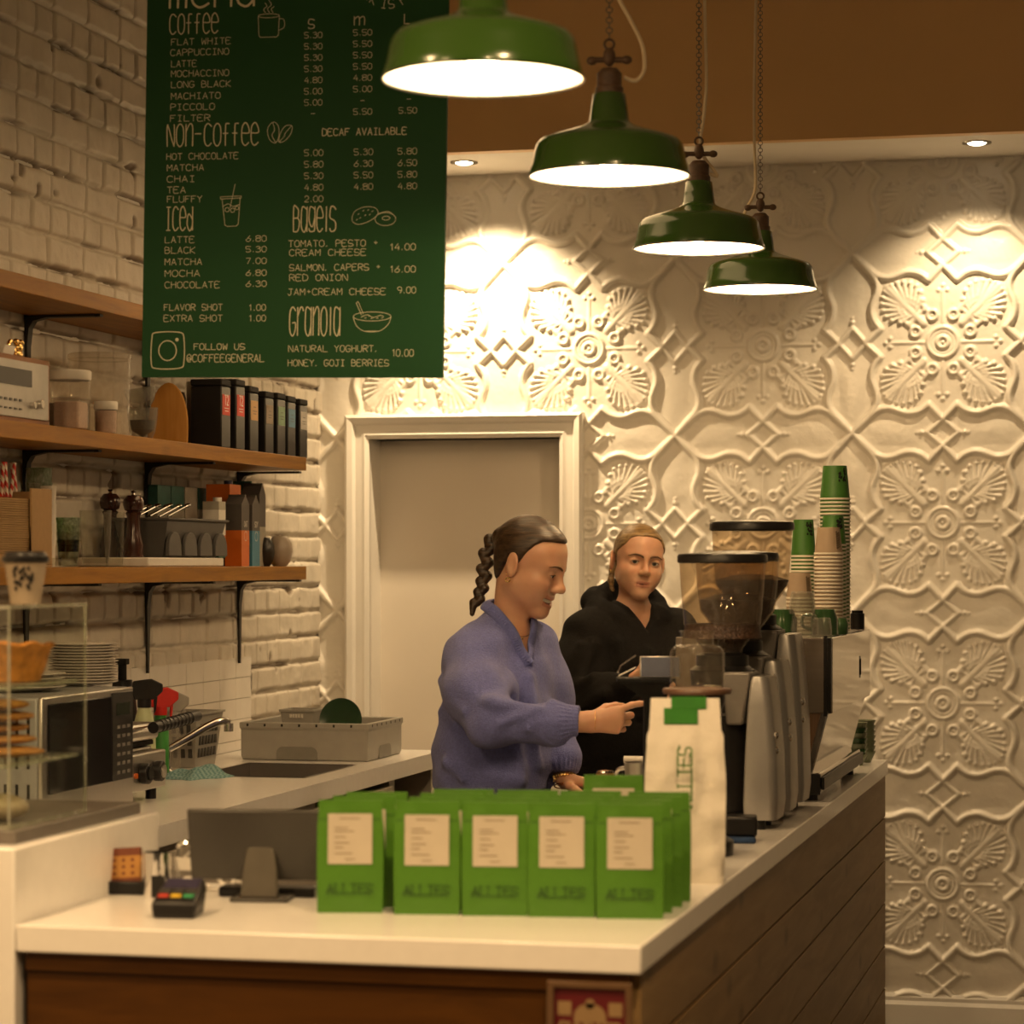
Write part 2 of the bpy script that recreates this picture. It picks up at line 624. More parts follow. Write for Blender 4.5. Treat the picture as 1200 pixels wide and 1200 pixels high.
def tin_height(U, Z):
    s = (U - TU) / TS
    t = (Z - TZ) / TS
    s = s - np.round(s)
    t = t - np.round(t)
    a, b = np.abs(s), np.abs(t)

    def ridge(d, wd, h):
        q = np.clip(1 - (d / wd) ** 2, 0, 1)
        return h * q ** 0.8
    wave = [(p.x, p.y) for p in curve_pts([(0.5, 0.0), (0.43, 0.065), (0.36, 0.125), (0.29, 0.137), (0.2, 0.108), (0.13, 0.118), (0.078, 0.155)], 4)]
    wave += [(0.0, 0.072), (-0.05, 0.124)]
    dia = [(0.0, 0.075), (0.085, 0.0)]
    H = np.zeros(s.shape)
    for (p, q) in ((a, 0.5 - b), (b, 0.5 - a)):
        H = np.maximum(H, ridge(seg_d(p, q, wave), 0.021, 0.0150))
        H = np.maximum(H, ridge(seg_d(p, q, dia), 0.017, 0.0125))
        H = np.maximum(H, ridge(np.hypot(p - 0.118, q), 0.016, 0.009))
        H = np.maximum(H, ridge(np.hypot(p - 0.142, q), 0.010, 0.006))
        # inner shallow cushion of the lens cell
        H = np.maximum(H, 0.003 * np.clip(1 - (q / 0.07) ** 2, 0, 1) * np.clip(1 - ((p - .27) / .16) ** 2, 0, 1))
    # medallion
    r = np.hypot(a, b)
    H = np.maximum(H, ridge(np.abs(r - 0.082), 0.014, 0.0085))
    H = np.maximum(H, ridge(np.abs(r - 0.060), 0.010, 0.005))
    H = np.maximum(H, ridge(np.abs(r - 0.030), 0.016, 0.0105))
    H = np.maximum(H, ridge(r, 0.013, 0.0095))
    # fine cross ribs with buds
    for (p, q) in ((a, b), (b, a)):
        m = np.clip((0.30 - p) * 60, 0, 1) * np.clip((p - 0.09) * 60, 0, 1)
        H = np.maximum(H, ridge(q, 0.010, 0.0042) * m)
        for k in range(3):
            H = np.maximum(H, ridge(np.hypot(p - (0.315 - 0.026 * (k > 0)), q - (0.0, 0.024, -0.024)[k]), 0.014, 0.0065))
    # acanthus sprays in the four corners
    dd, qq = (a + b) / math.sqrt(2), np.abs(a - b) / math.sqrt(2)
    H = np.maximum(H, ridge(seg_d(dd, qq, [(0.15, 0.0), (0.43, 0.0)]), 0.026, 0.0085))
    lobes = [(0.20, 0.055, 0.030, .0085), (0.245, 0.085, 0.030, .011), (0.285, 0.110, 0.028, .012), (0.325, 0.118, 0.025, .0115),
             (0.36, 0.105, 0.024, .011), (0.39, 0.083, 0.023, .010), (0.415, 0.056, 0.022, .010), (0.43, 0.025, 0.022, .010)]
    for (dx, qx, rr, hh) in lobes:
        H = np.maximum(H, ridge(np.hypot(dd - dx, qq - qx), rr * 0.62, hh))
        H = np.maximum(H, ridge(seg_d(dd, qq, [(0.21 + (dx - 0.21) * 0.45, qx * 0.25), (dx, qx)]), 0.013, hh * 0.72))
    # little scrolls beside the medallion
    for (p, q) in ((a, b), (b, a)):
        sc = np.hypot(p - 0.150, q - 0.058)
        H = np.maximum(H, ridge(np.abs(sc - 0.026), 0.013, 0.0095))
        H = np.maximum(H, ridge(sc, 0.010, 0.007))
        H = np.maximum(H, ridge(seg_d(p, q, [(0.17, 0.08), (0.215, 0.12), (0.25, 0.19)]), 0.016, 0.008))
    H += 0.0022 * (vnoise(U * 9, Z * 9, 3) - .5) + 0.0016 * (vnoise(U * 28, Z * 28, 5) - .5) + 0.0006 * (vnoise(U * 90, Z * 90, 8) - .5)
    # soft thick paint, a seam between pressed sheets
    return H * 1.0


DX0, DX1, DZ1 = -2.652, -1.968, 1.985     # doorway opening


def tin_panel(u0, u1, z0, z1, name, step=0.0042):
    us = np.arange(u0, u1 + step * .5, step)
    zs = np.arange(z0, z1 + step * .5, step)
    us[-1], zs[-1] = u1, z1
    U, Z = np.meshgrid(us, zs, indexing='ij')
    H = tin_height(U, Z)
    P = np.stack([U, WY - H, Z], -1)
    return struct(grid_mesh(name, P, M_TIN))


tin_panel(DX1 + .02, 0.7, 0.10, ZS, 'wall_back')
tin_panel(WX, DX0 - .02, 0.0, ZS, 'wall_back_left')
tin_panel(DX0 - .02, DX1 + .02, DZ1, ZS, 'wall_back_over_door')
# solid behind the relief, and the door recess
b = MB()
b.box((-3.2, WY + 0.002, 0), (DX0 - .02, WY + 0.16, 3.6)); b.box((DX1 + .02, WY + 0.002, 0), (2.2, WY + 0.16, 3.6))
b.box((DX0 - .02, WY + 0.002, DZ1), (DX1 + .02, WY + 0.16, 3.6))
struct(b.build('wall_back_core', M_SOFFIT, smooth=False))
b = MB().box((DX0 - .05, WY + 0.125, 0.0), (DX1 + .05, WY + 0.155, 2.05))
dr = struct(b.build('door_1', M_DOOR, smooth=False))
struct(MB().box((DX0 - .02, WY - 0.004, 0), (DX0, WY + .125, DZ1)).box((DX1, WY - 0.004, 0), (DX1 + .02, WY + .125, DZ1))
       .box((DX0 - .02, WY - 0.004, DZ1), (DX1 + .02, WY + .125, DZ1 + .02)).build('trim_1', M_WHITE, smooth=False))
# architrave with a stepped profile
prof = [(0.0, 0.0), (0.0, 0.020), (0.014, 0.030), (0.030, 0.024), (0.048, 0.024), (0.056, 0.040), (0.074, 0.046), (0.084, 0.038), (0.084, 0.0)]


def casing(pathpts):
    b = MB()
    rings = []
    for (x, z, ox, oz) in pathpts:
        rings.append([(x + ox * p, WY - d, z + oz * p) for p, d in prof])
    b.loft(rings)
    return b.build('trim_2', M_WHITE, bevel=0.0, angle=25)


struct(casing([(DX0, 0.0, -1, 0), (DX0, DZ1, -1, 1), (DX1, DZ1, 1, 1), (DX1, 0.0, 1, 0)]))
bb = [(0, 0), (0.022, 0), (0.022, 0.075), (0.016, 0.088), (0.016, 0.100), (0.010, 0.112), (0, 0.112)]
struct(MB().prism([(WY - d, z) for d, z in bb], 'x', DX1 + .09, 0.7).build('baseboard_back', M_WHITE, angle=20))

# --- left wall of painted brick: real relief
def brick_field(V, Z):
    ch = 0.0865
    row = np.floor(Z / ch)
    fz = Z / ch - row
    hdr = (row.astype(int) % 2) == 0                 # header rows between stretcher rows
    bw = np.where(hdr, 0.117, 0.236)
    off = np.where(hdr, 0.0, 0.061) + 0.03 * np.sin(row * 12.9)
    wob = 0.008 * (vnoise(V * 5, Z * 5, 2) - .5)
    x = (V + off + wob) / bw
    cx = np.floor(x)
    fx = x - cx
    dx = np.minimum(fx, 1 - fx) * bw
    dz = np.minimum(fz, 1 - fz) * ch + 0.007 * (vnoise(V * 22, Z * 22, 7) - .5)
    hid = (row * 31 + cx * 17).astype(np.int64)
    rnd = ((hid * 2654435761) % 1009) / 1009.0
    rx = np.clip((dx - 0.001) / 0.010, 0, 1)
    rz = np.clip((dz - 0.003) / 0.012, 0, 1)
    e = (1 - (1 - rx) ** 2) * 0.8 + 0.2
    m = np.sqrt(np.clip(1 - (1 - rz) ** 2, 0, 1)) * e
    H = 0.015 * m + 0.006 * (rnd - .5) * (m > .3)
    H += 0.004 * (vnoise(V * 14, Z * 14, 1) - .5) + 0.0022 * (vnoise(V * 45, Z * 45, 4) - .5)
    # chips and open joints
    chip = vnoise(V * 19 + 3, Z * 26, 11) * vnoise(V * 7, Z * 9, 13)
    open_j = np.clip((vnoise(V * 6, Z * 30, 21) - 0.52) * 5, 0, 1) * np.clip(1 - rz * 1.4, 0, 1)
    hole = np.clip((chip - 0.66) * 14, 0, 1)
    H -= 0.008 * hole + 0.010 * open_j
    wear = np.clip(0.85 * hole + 0.9 * open_j, 0, 1)
    return H, wear


def brick_material():
    m = mat('painted_brick', (0.64, 0.585, 0.50), 0.55, var=0.08, scale=9, bump=0.12, bscale=90)
    nt = m.node_tree
    bs = nt.nodes['Principled BSDF']
    src = bs.inputs['Base Color'].links[0].from_socket
    at_ = nt.nodes.new('ShaderNodeAttribute'); at_.attribute_name = 'wear'
    mx = nt.nodes.new('ShaderNodeMix'); mx.data_type = 'RGBA'
    nt.links.new(at_.outputs['Fac'], mx.inputs['Factor'])
    nt.links.new(src, mx.inputs['A'])
    mx.inputs['B'].default_value = (0.16, 0.11, 0.07, 1)
    nt.links.new(mx.outputs['Result'], bs.inputs['Base Color'])
    return m


M_BRICK = brick_material()
st = 0.0055
vs = np.arange(5.4, WY + 0.01, st); zs = np.arange(1.245, 3.6, st)
V, Z = np.meshgrid(vs, zs, indexing='ij')
H, W_ = brick_field(V, Z)
struct(grid_mesh('wall_left', np.stack([WX - 0.008 + H, V, Z], -1), M_BRICK, W_))
vs = np.arange(8.17, WY + 0.01, st); zs = np.arange(0.0, 1.25, st)
V, Z = np.meshgrid(vs, zs, indexing='ij')
H, W_ = brick_field(V, Z)
struct(grid_mesh('wall_left_corner', np.stack([WX - 0.008 + H, V, Z], -1), M_BRICK, W_))
struct(MB().box((WX - 0.22, -1.0, 0), (WX - 0.014, WY + 0.15, 3.6)).build('wall_left_core', M_SOFFIT, smooth=False))

# --- tiled splashback (one continuous tiled surface)
b = MB()
b.box((WX - 0.008, 5.4, 0.0), (WX + 0.003, 8.17, 1.25))
b.mi = 1
for k in range(5):
    z1 = 1.248 - 0.0665 * k
    y = 8.168
    while y > 5.5:
        b.box((WX - .002, y - .1482, max(z1 - .0645, .951)), (WX + 0.0072, y, z1))
        y -= 0.15
sp = struct(b.build('wall_left_tiles', [M_GROUT, M_TILE], smooth=False, merge=False))

# --- ceiling, soffit, brown bulkhead
struct(MB().box((-3.0, -1.0, 3.6), (3.0, 9.2, 3.7)).build('ceiling', M_SOFFIT, smooth=False))
BY = 8.385                                         # front of the bulkhead
struct(MB().box((-3.0, BY + 0.012, ZS), (3.0, WY + 0.1, ZS + 0.06)).build('ceiling_soffit', M_SOFFIT, smooth=False))
bk = MB()
bk.box((-3.0, BY, ZS - 0.004), (0.1, BY + 0.05, 3.6)).box((0.104, BY + .001, ZS - 0.004), (3.0, BY + 0.05, 3.6))
struct(bk.build('wall_bulkhead', M_BROWN, smooth=False))

# --- recessed downlights
M_GLOW = emit('downlight_lens', (1.0, 0.86, 0.6), 14)
for (x, y, lb) in ((-2.235, 8.62, 'round recessed downlight in the soffit beside the hanging green menu board'),
                   (-0.53, 8.60, 'round recessed downlight in the soffit at the far right')):
    t = thing('downlight', lb, 'ceiling light', (x, y, ZS))
    MB().lathe([(0.030, 0.004), (0.034, -0.004), (0.046, -0.004), (0.048, 0.001)], 32).build('trim_ring', M_CHROME, t)
    MB().lathe([(0.030, 0.0005), (0.029, -0.004), (0.02, -0.008), (0, -0.010)], 24).build('lens', M_GLOW, t)

# ================================================================== COUNTERS
CX, CY0, CY1, CZ = -0.77, 4.075, 8.13, 0.95        # right-hand face, near face, far end, top
CXI = -1.32                                        # aisle side of the long leg
PX = -1.825                                        # left end of the near leg
b = MB()
poly = [(PX, CY0), (CX, CY0), (CX, CY1), (CXI, CY1), (CXI, CY0 + .62), (PX, CY0 + .62)]
b.prism(poly, 'z', CZ - 0.045, CZ)
top = tag(b.build('countertop', M_STONE, bevel=0.003), 'white L-shaped stone countertop carrying the green coffee bags and espresso machine', 'countertop')
t = thing('service_counter', 'timber service counter body clad in horizontal planks under the white L-shaped top', 'counter', (0, 0, 0))
b = MB().box((PX + .02, CY0 + .035, 0), (CX - .022, CY0 + .58, CZ - .046)).box((CXI + .03, CY0 + .58, 0), (CX - .022, CY1 - .02, CZ - .046))
b.build('carcass', M_DKGREY, t, smooth=False)
b = MB().box((PX + .012, CY0 + .022, 0), (CX - .16 - .155, CY0 + .034, CZ - .075)).box((PX + .012, CY0 + .014, CZ - .075), (CX - .02, CY0 + .034, CZ - .046))
b.box((CX - .16 - .155, CY0 + .022, 0), (CX - .02, CY0 + .034, CZ - .075))
b.build('front_panel', M_FRONT, t, smooth=False)
z1 = CZ - .046
k = 0
while z1 > 0.02:
    z0 = max(0.0, z1 - 0.128)
    MB().box((CX - .021, CY0 + .03, z0 + .0015), (CX - .006, CY1 - .015, z1 - .0015)).build('plank', M_PLANK, t, bevel=0.0015)
    z1 -= 0.13
    k += 1
# red framed notice on the front
t = thing('counter_sign', 'red framed notice fixed to the near front corner of the counter', 'sign', (on_y(693, CY0 + .02), CY0 + .0135, 0.80))
MB().box((-.062, -.004, -.13), (.062, -.0005, .082)).build('panel', mat('red_print', (0.10, 0.004, 0.007), .5, var=.1), t)
b = MB()
b.box((-.068, -.010, .080), (.068, 0, .090)); b.box((-.068, -.010, -.14), (-.058, 0, .082)); b.box((.058, -.010, -.14), (.068, 0, .082)); b.box((-.068, -.010, -.14), (.068, 0, -.13))
b.build('frame', mat('bronze_frame', (0.16, 0.09, 0.045), .35, metal=.3), t, bevel=.001)
M_CREAMP = mat('cream_print', (0.26, 0.165, 0.075), .6)
b = MB(); b.M = Matrix.Translation((0, -.0045, 0))
pie = arc2(0, .034, .026, 0, PI, 14, .022) + [(-.026, .026), (.026, .026)]
b.f([b.v((x, 0, z)) for x, z in pie])
b.f([b.v((x, 0, z)) for x, z in arc2(0, .055, .008, 0, 2 * PI, 12)[:-1]])
b.box((-.052, -.0003, .036), (-.030, .0003, .058)); b.box((.030, -.0003, .036), (.052, .0003, .058))
b.build('emblem', M_CREAMP, t, smooth=False)
b = MB()
ln, wd = text_lines('SUNDAES', 0.022, 0.011, .3)
b.strokes(ln, .0045, (-wd / 2, -.0042, .003), (1, 0, 0), (0, 0, 1), (0, -1, 0))
ln, wd = text_lines('WAFFLES', 0.022, 0.011, .3)
b.strokes(ln, .0045, (-wd / 2, -.0042, -.032), (1, 0, 0), (0, 0, 1), (0, -1, 0))
b.build('lettering', M_CREAMP, t, smooth=False, merge=False)

# raised white cabinet at the left end, carries the pastry case
RZ = 1.077
tag(MB().box((-2.75, CY0 + .0, 0), (PX - .002, CY0 + .66, RZ)).build('display_plinth', M_STONE, bevel=0.004),
    'raised white plinth cabinet at the left end of the counter under the pastry case', 'cabinet')

# back counter along the left wall: top with sink cut out
BX = -2.195
by0, by1 = 4.9, 8.2
sx0, sx1, sy0, sy1 = -2.62, -2.29, 7.05, 7.54
b = MB()
for (x0, x1, y0, y1) in ((WX + .009, BX, by0, sy0), (WX + .009, BX, sy1, by1), (WX + .009, sx0, sy0, sy1), (sx1, BX, sy0, sy1)):
    b.box((x0, y0, CZ - .05), (x1, y1, CZ))
tag(b.build('back_benchtop', M_STONE, smooth=False), 'long white bench top along the brick wall with a sink cut into it', 'countertop')
t = thing('sink', 'stainless steel sink basin sunk into the white back bench', 'sink', (0, 0, 0))
b = MB()
o = .012
def rect(x0, x1, y0, y1, z): return [(x0, y0, z), (x1, y0, z), (x1, y1, z), (x0, y1, z)]
b.loft([rect(sx0 - .006, sx1 + .006, sy0 - .006, sy1 + .006, CZ + .0015), rect(sx0 + .001, sx1 - .001, sy0 + .001, sy1 - .001, CZ + .0012),
        rect(sx0 + o, sx1 - o, sy0 + o, sy1 - o, CZ - .17), rect(sx0 + .14, sx1 - .14, sy0 + .2, sy1 - .2, CZ - .175)], (False, True))
b.build('basin', M_DKSTEEL, t)
MB().cyl((-2.455, 7.3, CZ - .1745), .022, .002).build('drain', M_CHROME, t)
# base units
t = thing('back_bench_base', 'pale base unit with an open dark bay below the white back bench', 'cabinet', (0, 0, 0))
M_BASE = mat('pale_laminate', (0.50, 0.45, 0.38), .5, var=.05)
b = MB()
b.box((WX + .012, by0, .0), (BX - .03, 6.95, CZ - .051)); b.box((WX + .012, 7.72, .0), (WX + .03, by1 - .02, CZ - .051))
b.box((WX + .03, 7.72, .0), (BX - .03, by1 - .02, .12)); b.box((WX + .03, 8.16, .12), (BX - .03, by1 - .02, CZ - .051))
b.box((WX + .012, 6.95, .0), (BX - .03, 7.72, .70)); b.box((BX - .05, 7.68, .7), (BX - .03, 7.74, CZ - .051))
b.build('carcass', M_BASE, t, smooth=False)
for i, (y0, y1) in enumerate(((4.95, 5.6), (5.62, 6.27), (6.29, 6.94))):
    d = MB().box((BX - .03, y0, .1), (BX - .012, y1, CZ - .07)).build('door', M_BASE, t, bevel=.002)
    MB().rod((BX - .004, y1 - .05, .70), (BX - .004, y1 - .05, .82), .004).build('handle', M_STEEL, d)
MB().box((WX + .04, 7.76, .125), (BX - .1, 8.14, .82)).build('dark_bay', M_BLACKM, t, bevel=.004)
d = MB().box((BX - .03, 6.96, .72), (BX - .012, 7.66, .88)).build('drawer', M_BASE, t, bevel=.002)
# packets under the bench
for i, (px_, py_, c, s) in enumerate(((388, 916, (0.55, .46, .36), 'cream folded cloth'), (402, 913, (.36, .10, .07), 'rust red folded cloth'), (414, 911, (.60, .52, .44), 'pale folded cloth'))):
    y = on_x(px_, BX + .004)
    b = MB()
    b.prism([(y - .018, CZ - .075), (y + .016, CZ - .072), (y + .02, CZ - .155 - .01 * i), (y - .005, CZ - .17), (y - .02, CZ - .15)], 'x', BX - .0115, BX + .006)
    tag(b.build('tea_towel', mat('cloth_' + s.split()[0], c, .9, var=.3, scale=80), bevel=.004),
        s + ' hanging from the drawer front below the back bench', 'cloth')

# ================================================================== SHELVES
SXF = WX + 0.25
SY1 = 8.0
SZ = {'lower': 1.54, 'middle': 1.885, 'top': 2.235}
for nm, lb in (('top', 'highest pine wall shelf on the brick wall, cut off behind the menu board'),
               ('middle', 'middle pine wall shelf holding the radio, jars and black tins'),
               ('lower', 'lowest pine wall shelf holding glasses, pepper mills and cartons')):
    z = SZ[nm]
    t = thing('wall_shelf', lb, 'shelf', (WX, 0, z))
    MB().box((.012, 5.2, -.042), (.25, SY1, 0)).build('board', M_SHELF, t, bevel=.002)
    for yb in ((on_x(25, WX), on_x(168, WX), on_x(276, WX)) if nm != 'top' else (on_x(27, WX), on_x(168, WX), 7.8)):
        if nm == 'top' and yb > 7.7:
            continue
        b = MB()
        b.prism([(yb - .005, -.31), (yb + .005, -.31), (yb + .016, -.06), (yb + .016, -.042), (yb - .016, -.042), (yb - .016, -.06)], 'x', .010, .017)
        b.box((.010, yb - .016, -.049), (.205, yb + .016, -.0425))
        b.prism([(.017, -.12), (.022, -.075), (.034, -.057), (.07, -.049), (.017, -.049)], 'y', yb - .014, yb + .014)
        b.box((.20, yb - .011, -.049), (.218, yb + .011, -.0425))
        b.build('bracket', M_IRON, t)

# ================================================================== PENDANT LAMPS
LAMPS = [(566, 97, 4.35, 'nearest and largest-looking green enamel pendant lamp, overlapping the menu board'),
         (714, 199, 5.44, 'second green enamel pendant lamp from the front, white flex looping out to the right'),
         (819, 281, 6.69, 'third green enamel pendant lamp from the front, pale flex curling past its holder'),
         (891, 335, 7.69, 'farthest green enamel pendant lamp, nearest the patterned back wall')]
M_BULB = emit('bulb_glow', (1.0, 0.80, 0.50), 30)
SHADE = [(.1655, .0), (.1665, .003), (.160, .022), (.1545, .050), (.151, .064), (.143, .074), (.118, .083), (.088, .092), (.058, .102), (.043, .110), (.0405, .116), (.0375, .140), (.0335, .168), (.030, .1705)]
CORDS = [[(.02, .24), (.06, .26), (.10, .35), (.10, .5), (.05, .75)],
         [(.030, .205), (.055, .198), (.072, .222), (.068, .27), (.045, .32), (.018, .37), (.004, .42), (.001, .55), (.0, .8)],
         [(.028, .19), (.046, .185), (.038, .20), (.012, .235), (.004, .275), (.012, .33), (.019, .42), (.016, .55), (.010, .9)],
         [(.004, .10), (-.050, .165), (-.056, .19), (-.040, .235), (-.018, .28), (-.014, .33), (-.018, .45), (-.018, .6), (-.012, .9)]]
for i, (px, py, Y, lb) in enumerate(LAMPS):
    p = pt(px, py, Y)
    zrim = 2.345
    t = thing('pendant_lamp', lb, 'pendant lamp', (p.x, p.y, zrim), TH, 'green enamel pendant lamps over the counter')
    MB().lathe(SHADE, 56).build('shade', M_LAMPG, t, angle=60)
    MB().lathe([(r - .0022 if r > .05 else r - .002, z + .0005 - (.0008 if z > .05 else 0)) for r, z in SHADE[1:]], 56).build('reflector', M_LAMPW, t, angle=60)
    MB().ring((0, 0, .0005), .1655, .0022, 56, 8).build('rim', M_BLACK, t)
    MB().lathe([(.029, .168), (.029, .182), (.0255, .186), (.0255, .212), (.016, .222), (.0, .224)], 24).build('cap', M_BAKE, t)
    b = MB()
    b.ell((0, 0, .246), (.013, .013, .02)).rod((-.034, 0, .240), (.034, 0, .240), .006).ell((-.036, 0, .238), (.011, .008, .009)).ell((.036, 0, .240), (.011, .008, .009))
    b.ring((0, 0, .272), .010, .003, 14, 6, Matrix.Rotation(R(90), 3, 'X'))
    b.build('gland', M_BAKE, t)
    b = MB()
    z = .280
    k = 0
    while z < (3.6 - zrim) - .01 and z < 1.0:
        q = Matrix.Rotation(R(90), 3, 'X') if k % 2 else Matrix.Rotation(R(90), 3, 'Z') @ Matrix.Rotation(R(90), 3, 'X')
        b.ring((0, 0, z + .010), .0065, .0011, 10, 4, q)
        z += .0105
        k += 1
    b.rod((0, 0, z), (0, 0, 3.6 - zrim), .0015, 6)
    b.build('chain', M_DKSTEEL, t, merge=False)
    c = [(x, 0.004 * math.sin(8 * z), z) for x, z in CORDS[i]]
    c.append((c[-1][0], 0, 3.6 - zrim))
    MB().tube(curve_pts(c, 6), .0042, 8).build('flex', M_CORD, t)
    MB().lathe([(.0, .118), (.013, .118), (.014, .095), (.016, .088), (.026, .068), (.030, .048), (.026, .030), (.014, .019), (.0, .016)], 20).build('bulb', M_BULB, t)
    L = light('pendant_light', 'POINT', (p.x, p.y, zrim + .012), 15, shadow_soft_size=.03)
    L['kind'] = 'helper'

# ================================================================== MENU BOARD
BYD = 6.2
BS = BYD / 5.30
t = thing('menu_board', 'large hanging green menu board hand lettered in cream', 'menu board')
BW, BH = .62 * BS, .95 * BS
anc = pt(166, 442, BYD)
t.location = anc
t.rotation_euler = (0, R(0.9), R(1.5))
MB().box((0, 0, 0), (BW, .012, BH)).build('panel', M_BOARD, t, smooth=False)
for xx in (.09, .63):
    MB().rod((xx, .006, BH), (xx, .006, 3.6 - anc.z), .0012, 6).build('wire', M_STEEL, t)


def bx_(zx, zy):
    return (zx - (33 - 18 * zy / 1180.0)) * .62 / 940.0 * BS, (1180 - zy) * .000641 * BS


def write(name, items, th, letter=None):
    th *= BS
    b = MB()
    for (s, x0, x1, yt, yb) in items:
        xa, za = bx_(x0, yb)
        xb, zb = bx_(x1, yt)
        h = (zb - za) * (.86 if 12 < yb - yt < 40 else 1.0)
        _, w1 = text_lines(s, 1.0, 1.0, .38)
        lw = (xb - xa) / max(w1, .5)
        ln, _ = text_lines(s, h, lw, .38)
        ln = [curve_pts(l, 3) if len(l) > 3 else [Vector(p) for p in l] for l in ln]
        b.strokes(ln, th, (xa, 0, za), (1, 0, 0), (0, 0, 1), (0, -1, 0))
    return b.build(name, M_CHALK, t, smooth=False, merge=False)


write('heading', [('menu', 105, 372, -60, 28)], .0046)
write('heading', [('coffee', 105, 258, 50, 110)], .0022)
write('heading', [('Non-Coffee', 97, 385, 393, 460)], .0022)
write('heading', [('Iced', 92, 178, 650, 722)], .0022)
write('heading', [('Bagels', 495, 627, 655, 730)], .0022)
write('heading', [('Granola', 483, 640, 965, 1050)], .0022)
write('size_letters', [('S', 542, 560, 72, 105), ('m', 684, 716, 68, 98), ('L', 838, 853, 65, 98)], .0018)


def col_items(L):
    return [(s, a, bb_, y, y + 22) for s, a, bb_, y in L]


write('coffee_list', col_items([('FLAT WHITE', 110, 298, 123), ('CAPPUCCINO', 108, 292, 156), ('LATTE', 110, 190, 191), ('MOCHACCINO', 110, 292, 222),
      ('LONG BLACK', 110, 298, 256), ('MACHIATO', 110, 265, 292), ('PICCOLO', 108, 247, 326), ('FILTER', 107, 232, 361)]), .0012)
write('non_coffee_list', col_items([('HOT CHOCOLATE', 95, 322, 480), ('MATCHA', 97, 213, 515), ('CHAI', 97, 185, 550), ('TEA', 97, 155, 584), ('FLUFFY', 97, 207, 613)]), .0012)
write('iced_list', col_items([('LATTE', 90, 183, 739), ('BLACK', 90, 185, 772), ('MATCHA', 90, 207, 808), ('MOCHA', 90, 200, 844), ('CHOCOLATE', 90, 263, 880)]), .0012)
write('extras_list', col_items([('FLAVOR SHOT', 87, 272, 950), ('EXTRA SHOT', 87, 272, 984)]), .0012)
write('bagel_list', col_items([('TOMATO, PESTO +', 480, 757, 755), ('CREAM CHEESE', 483, 720, 783), ('SALMON, CAPERS +', 483, 765, 829), ('RED ONION', 483, 663, 860), ('JAM+CREAM CHEESE', 478, 780, 904)]), .0012)
write('granola_list', col_items([('NATURAL YOGHURT,', 480, 755, 1079), ('HONEY, GOJI BERRIES', 478, 790, 1123)]), .0012)
write('note', [('DECAF AVAILABLE', 585, 845, 412, 436)], .0017)
write('follow_note', [('FOLLOW US', 182, 342, 1073, 1094), ('@COFFEEGENERAL', 160, 403, 1106, 1132)], .0014)
pr = []
for k, s in enumerate(['5.30', '5.30', '5.30', '5.30', '4.80', '5.00', '5.00']):
    pr.append((s, 530, 584, 114 + k * 34.6, 134 + k * 34.6))
pr.append(('-', 550, 564, 357, 377))
for k, s in enumerate(['5.50', '5.50', '5.50', '5.50', '4.80', '5.00', None, '5.50']):
    if s:
        pr.append((s, 682, 738, 110 + k * 34.7, 130 + k * 34.7))
pr += [('-', 704, 718, 320, 340), ('-', 846, 860, 318, 338), ('6.00', 818, 873, 110, 130), ('5.50', 822, 876, 352, 372)]
for (x, L) in ((530, ['5.00', '5.80', '5.30', '4.80', '2.00']), (684, ['5.30', '6.30', '5.50', '4.80']), (819, ['5.80', '6.50', '5.80', '4.80'])):
    for k, s in enumerate(L):
        pr.append((s, x, x + 57, 476 + k * 35.5, 497 + k * 35.5))
write('drink_prices', pr, .0011)
write('iced_prices', [(s, 347, 410, y - 10, y + 10) for s, y in (('6.80', 749), ('5.30', 782), ('7.00', 818), ('6.80', 855), ('6.30', 889))], .0011)
write('extras_prices', [('1.00', 358, 408, 952, 973), ('1.00', 358, 408, 985, 1006)], .0012)
for _p in [('14.00', 797, 872, 768, 790), ('16.00', 797, 872, 836, 858), ('9.00', 818, 873, 900, 922), ('10.00', 803, 866, 1091, 1115)]:
    write('food_price', [_p], .0012)


def drawing(name, lines, th=.0014):
    b = MB()
    b.strokes([[bx_(x, y) for x, y in l] for l in lines], th, (0, 0, 0), (1, 0, 0), (0, 0, 1), (0, -1, 0))
    return b.build(name, M_CHALK, t, smooth=False, merge=False)


def cv(p, n=4):
    return [(v[0], v[1]) for v in curve_pts(p, n)]


drawing('cup_drawing', [arc2(418, 62, 33, 0, 2 * PI, 20, 6), [(385, 62), (387, 122), (392, 128), (442, 128), (448, 122), (451, 62)],
        cv([(451, 72), (465, 75), (466, 98), (449, 108)]), cv([(408, 52), (402, 42), (412, 32), (406, 22)]), cv([(420, 52), (414, 40), (426, 28), (418, 14)]), cv([(431, 52), (426, 42), (434, 34)])])
drawing('bean_drawing', [[(v[0], v[1]) for v in curve_pts([(417, 405), (432, 391), (447, 402), (450, 432), (440, 455), (423, 448), (414, 425)], 4, True)], cv([(430, 392), (436, 415), (428, 432), (440, 454)]),
        [(v[0], v[1]) for v in curve_pts([(455, 425), (470, 404), (490, 404), (488, 425), (470, 448), (450, 453)], 4, True)], cv([(488, 405), (470, 425), (466, 436), (451, 452)])])
drawing('iced_cup_drawing', [[(266, 620), (331, 618), (331, 624), (266, 627), (266, 620)], [(271, 627), (280, 708), (288, 712), (316, 711), (322, 704), (328, 625)], [(296, 655), (312, 582)],
        cv([(274, 650), (290, 642), (306, 650), (326, 644)]), arc2(287, 660, 7, 0, 2 * PI, 8), arc2(304, 662, 7, 0, 2 * PI, 8), arc2(318, 655, 6, 0, 2 * PI, 8)], .0013)
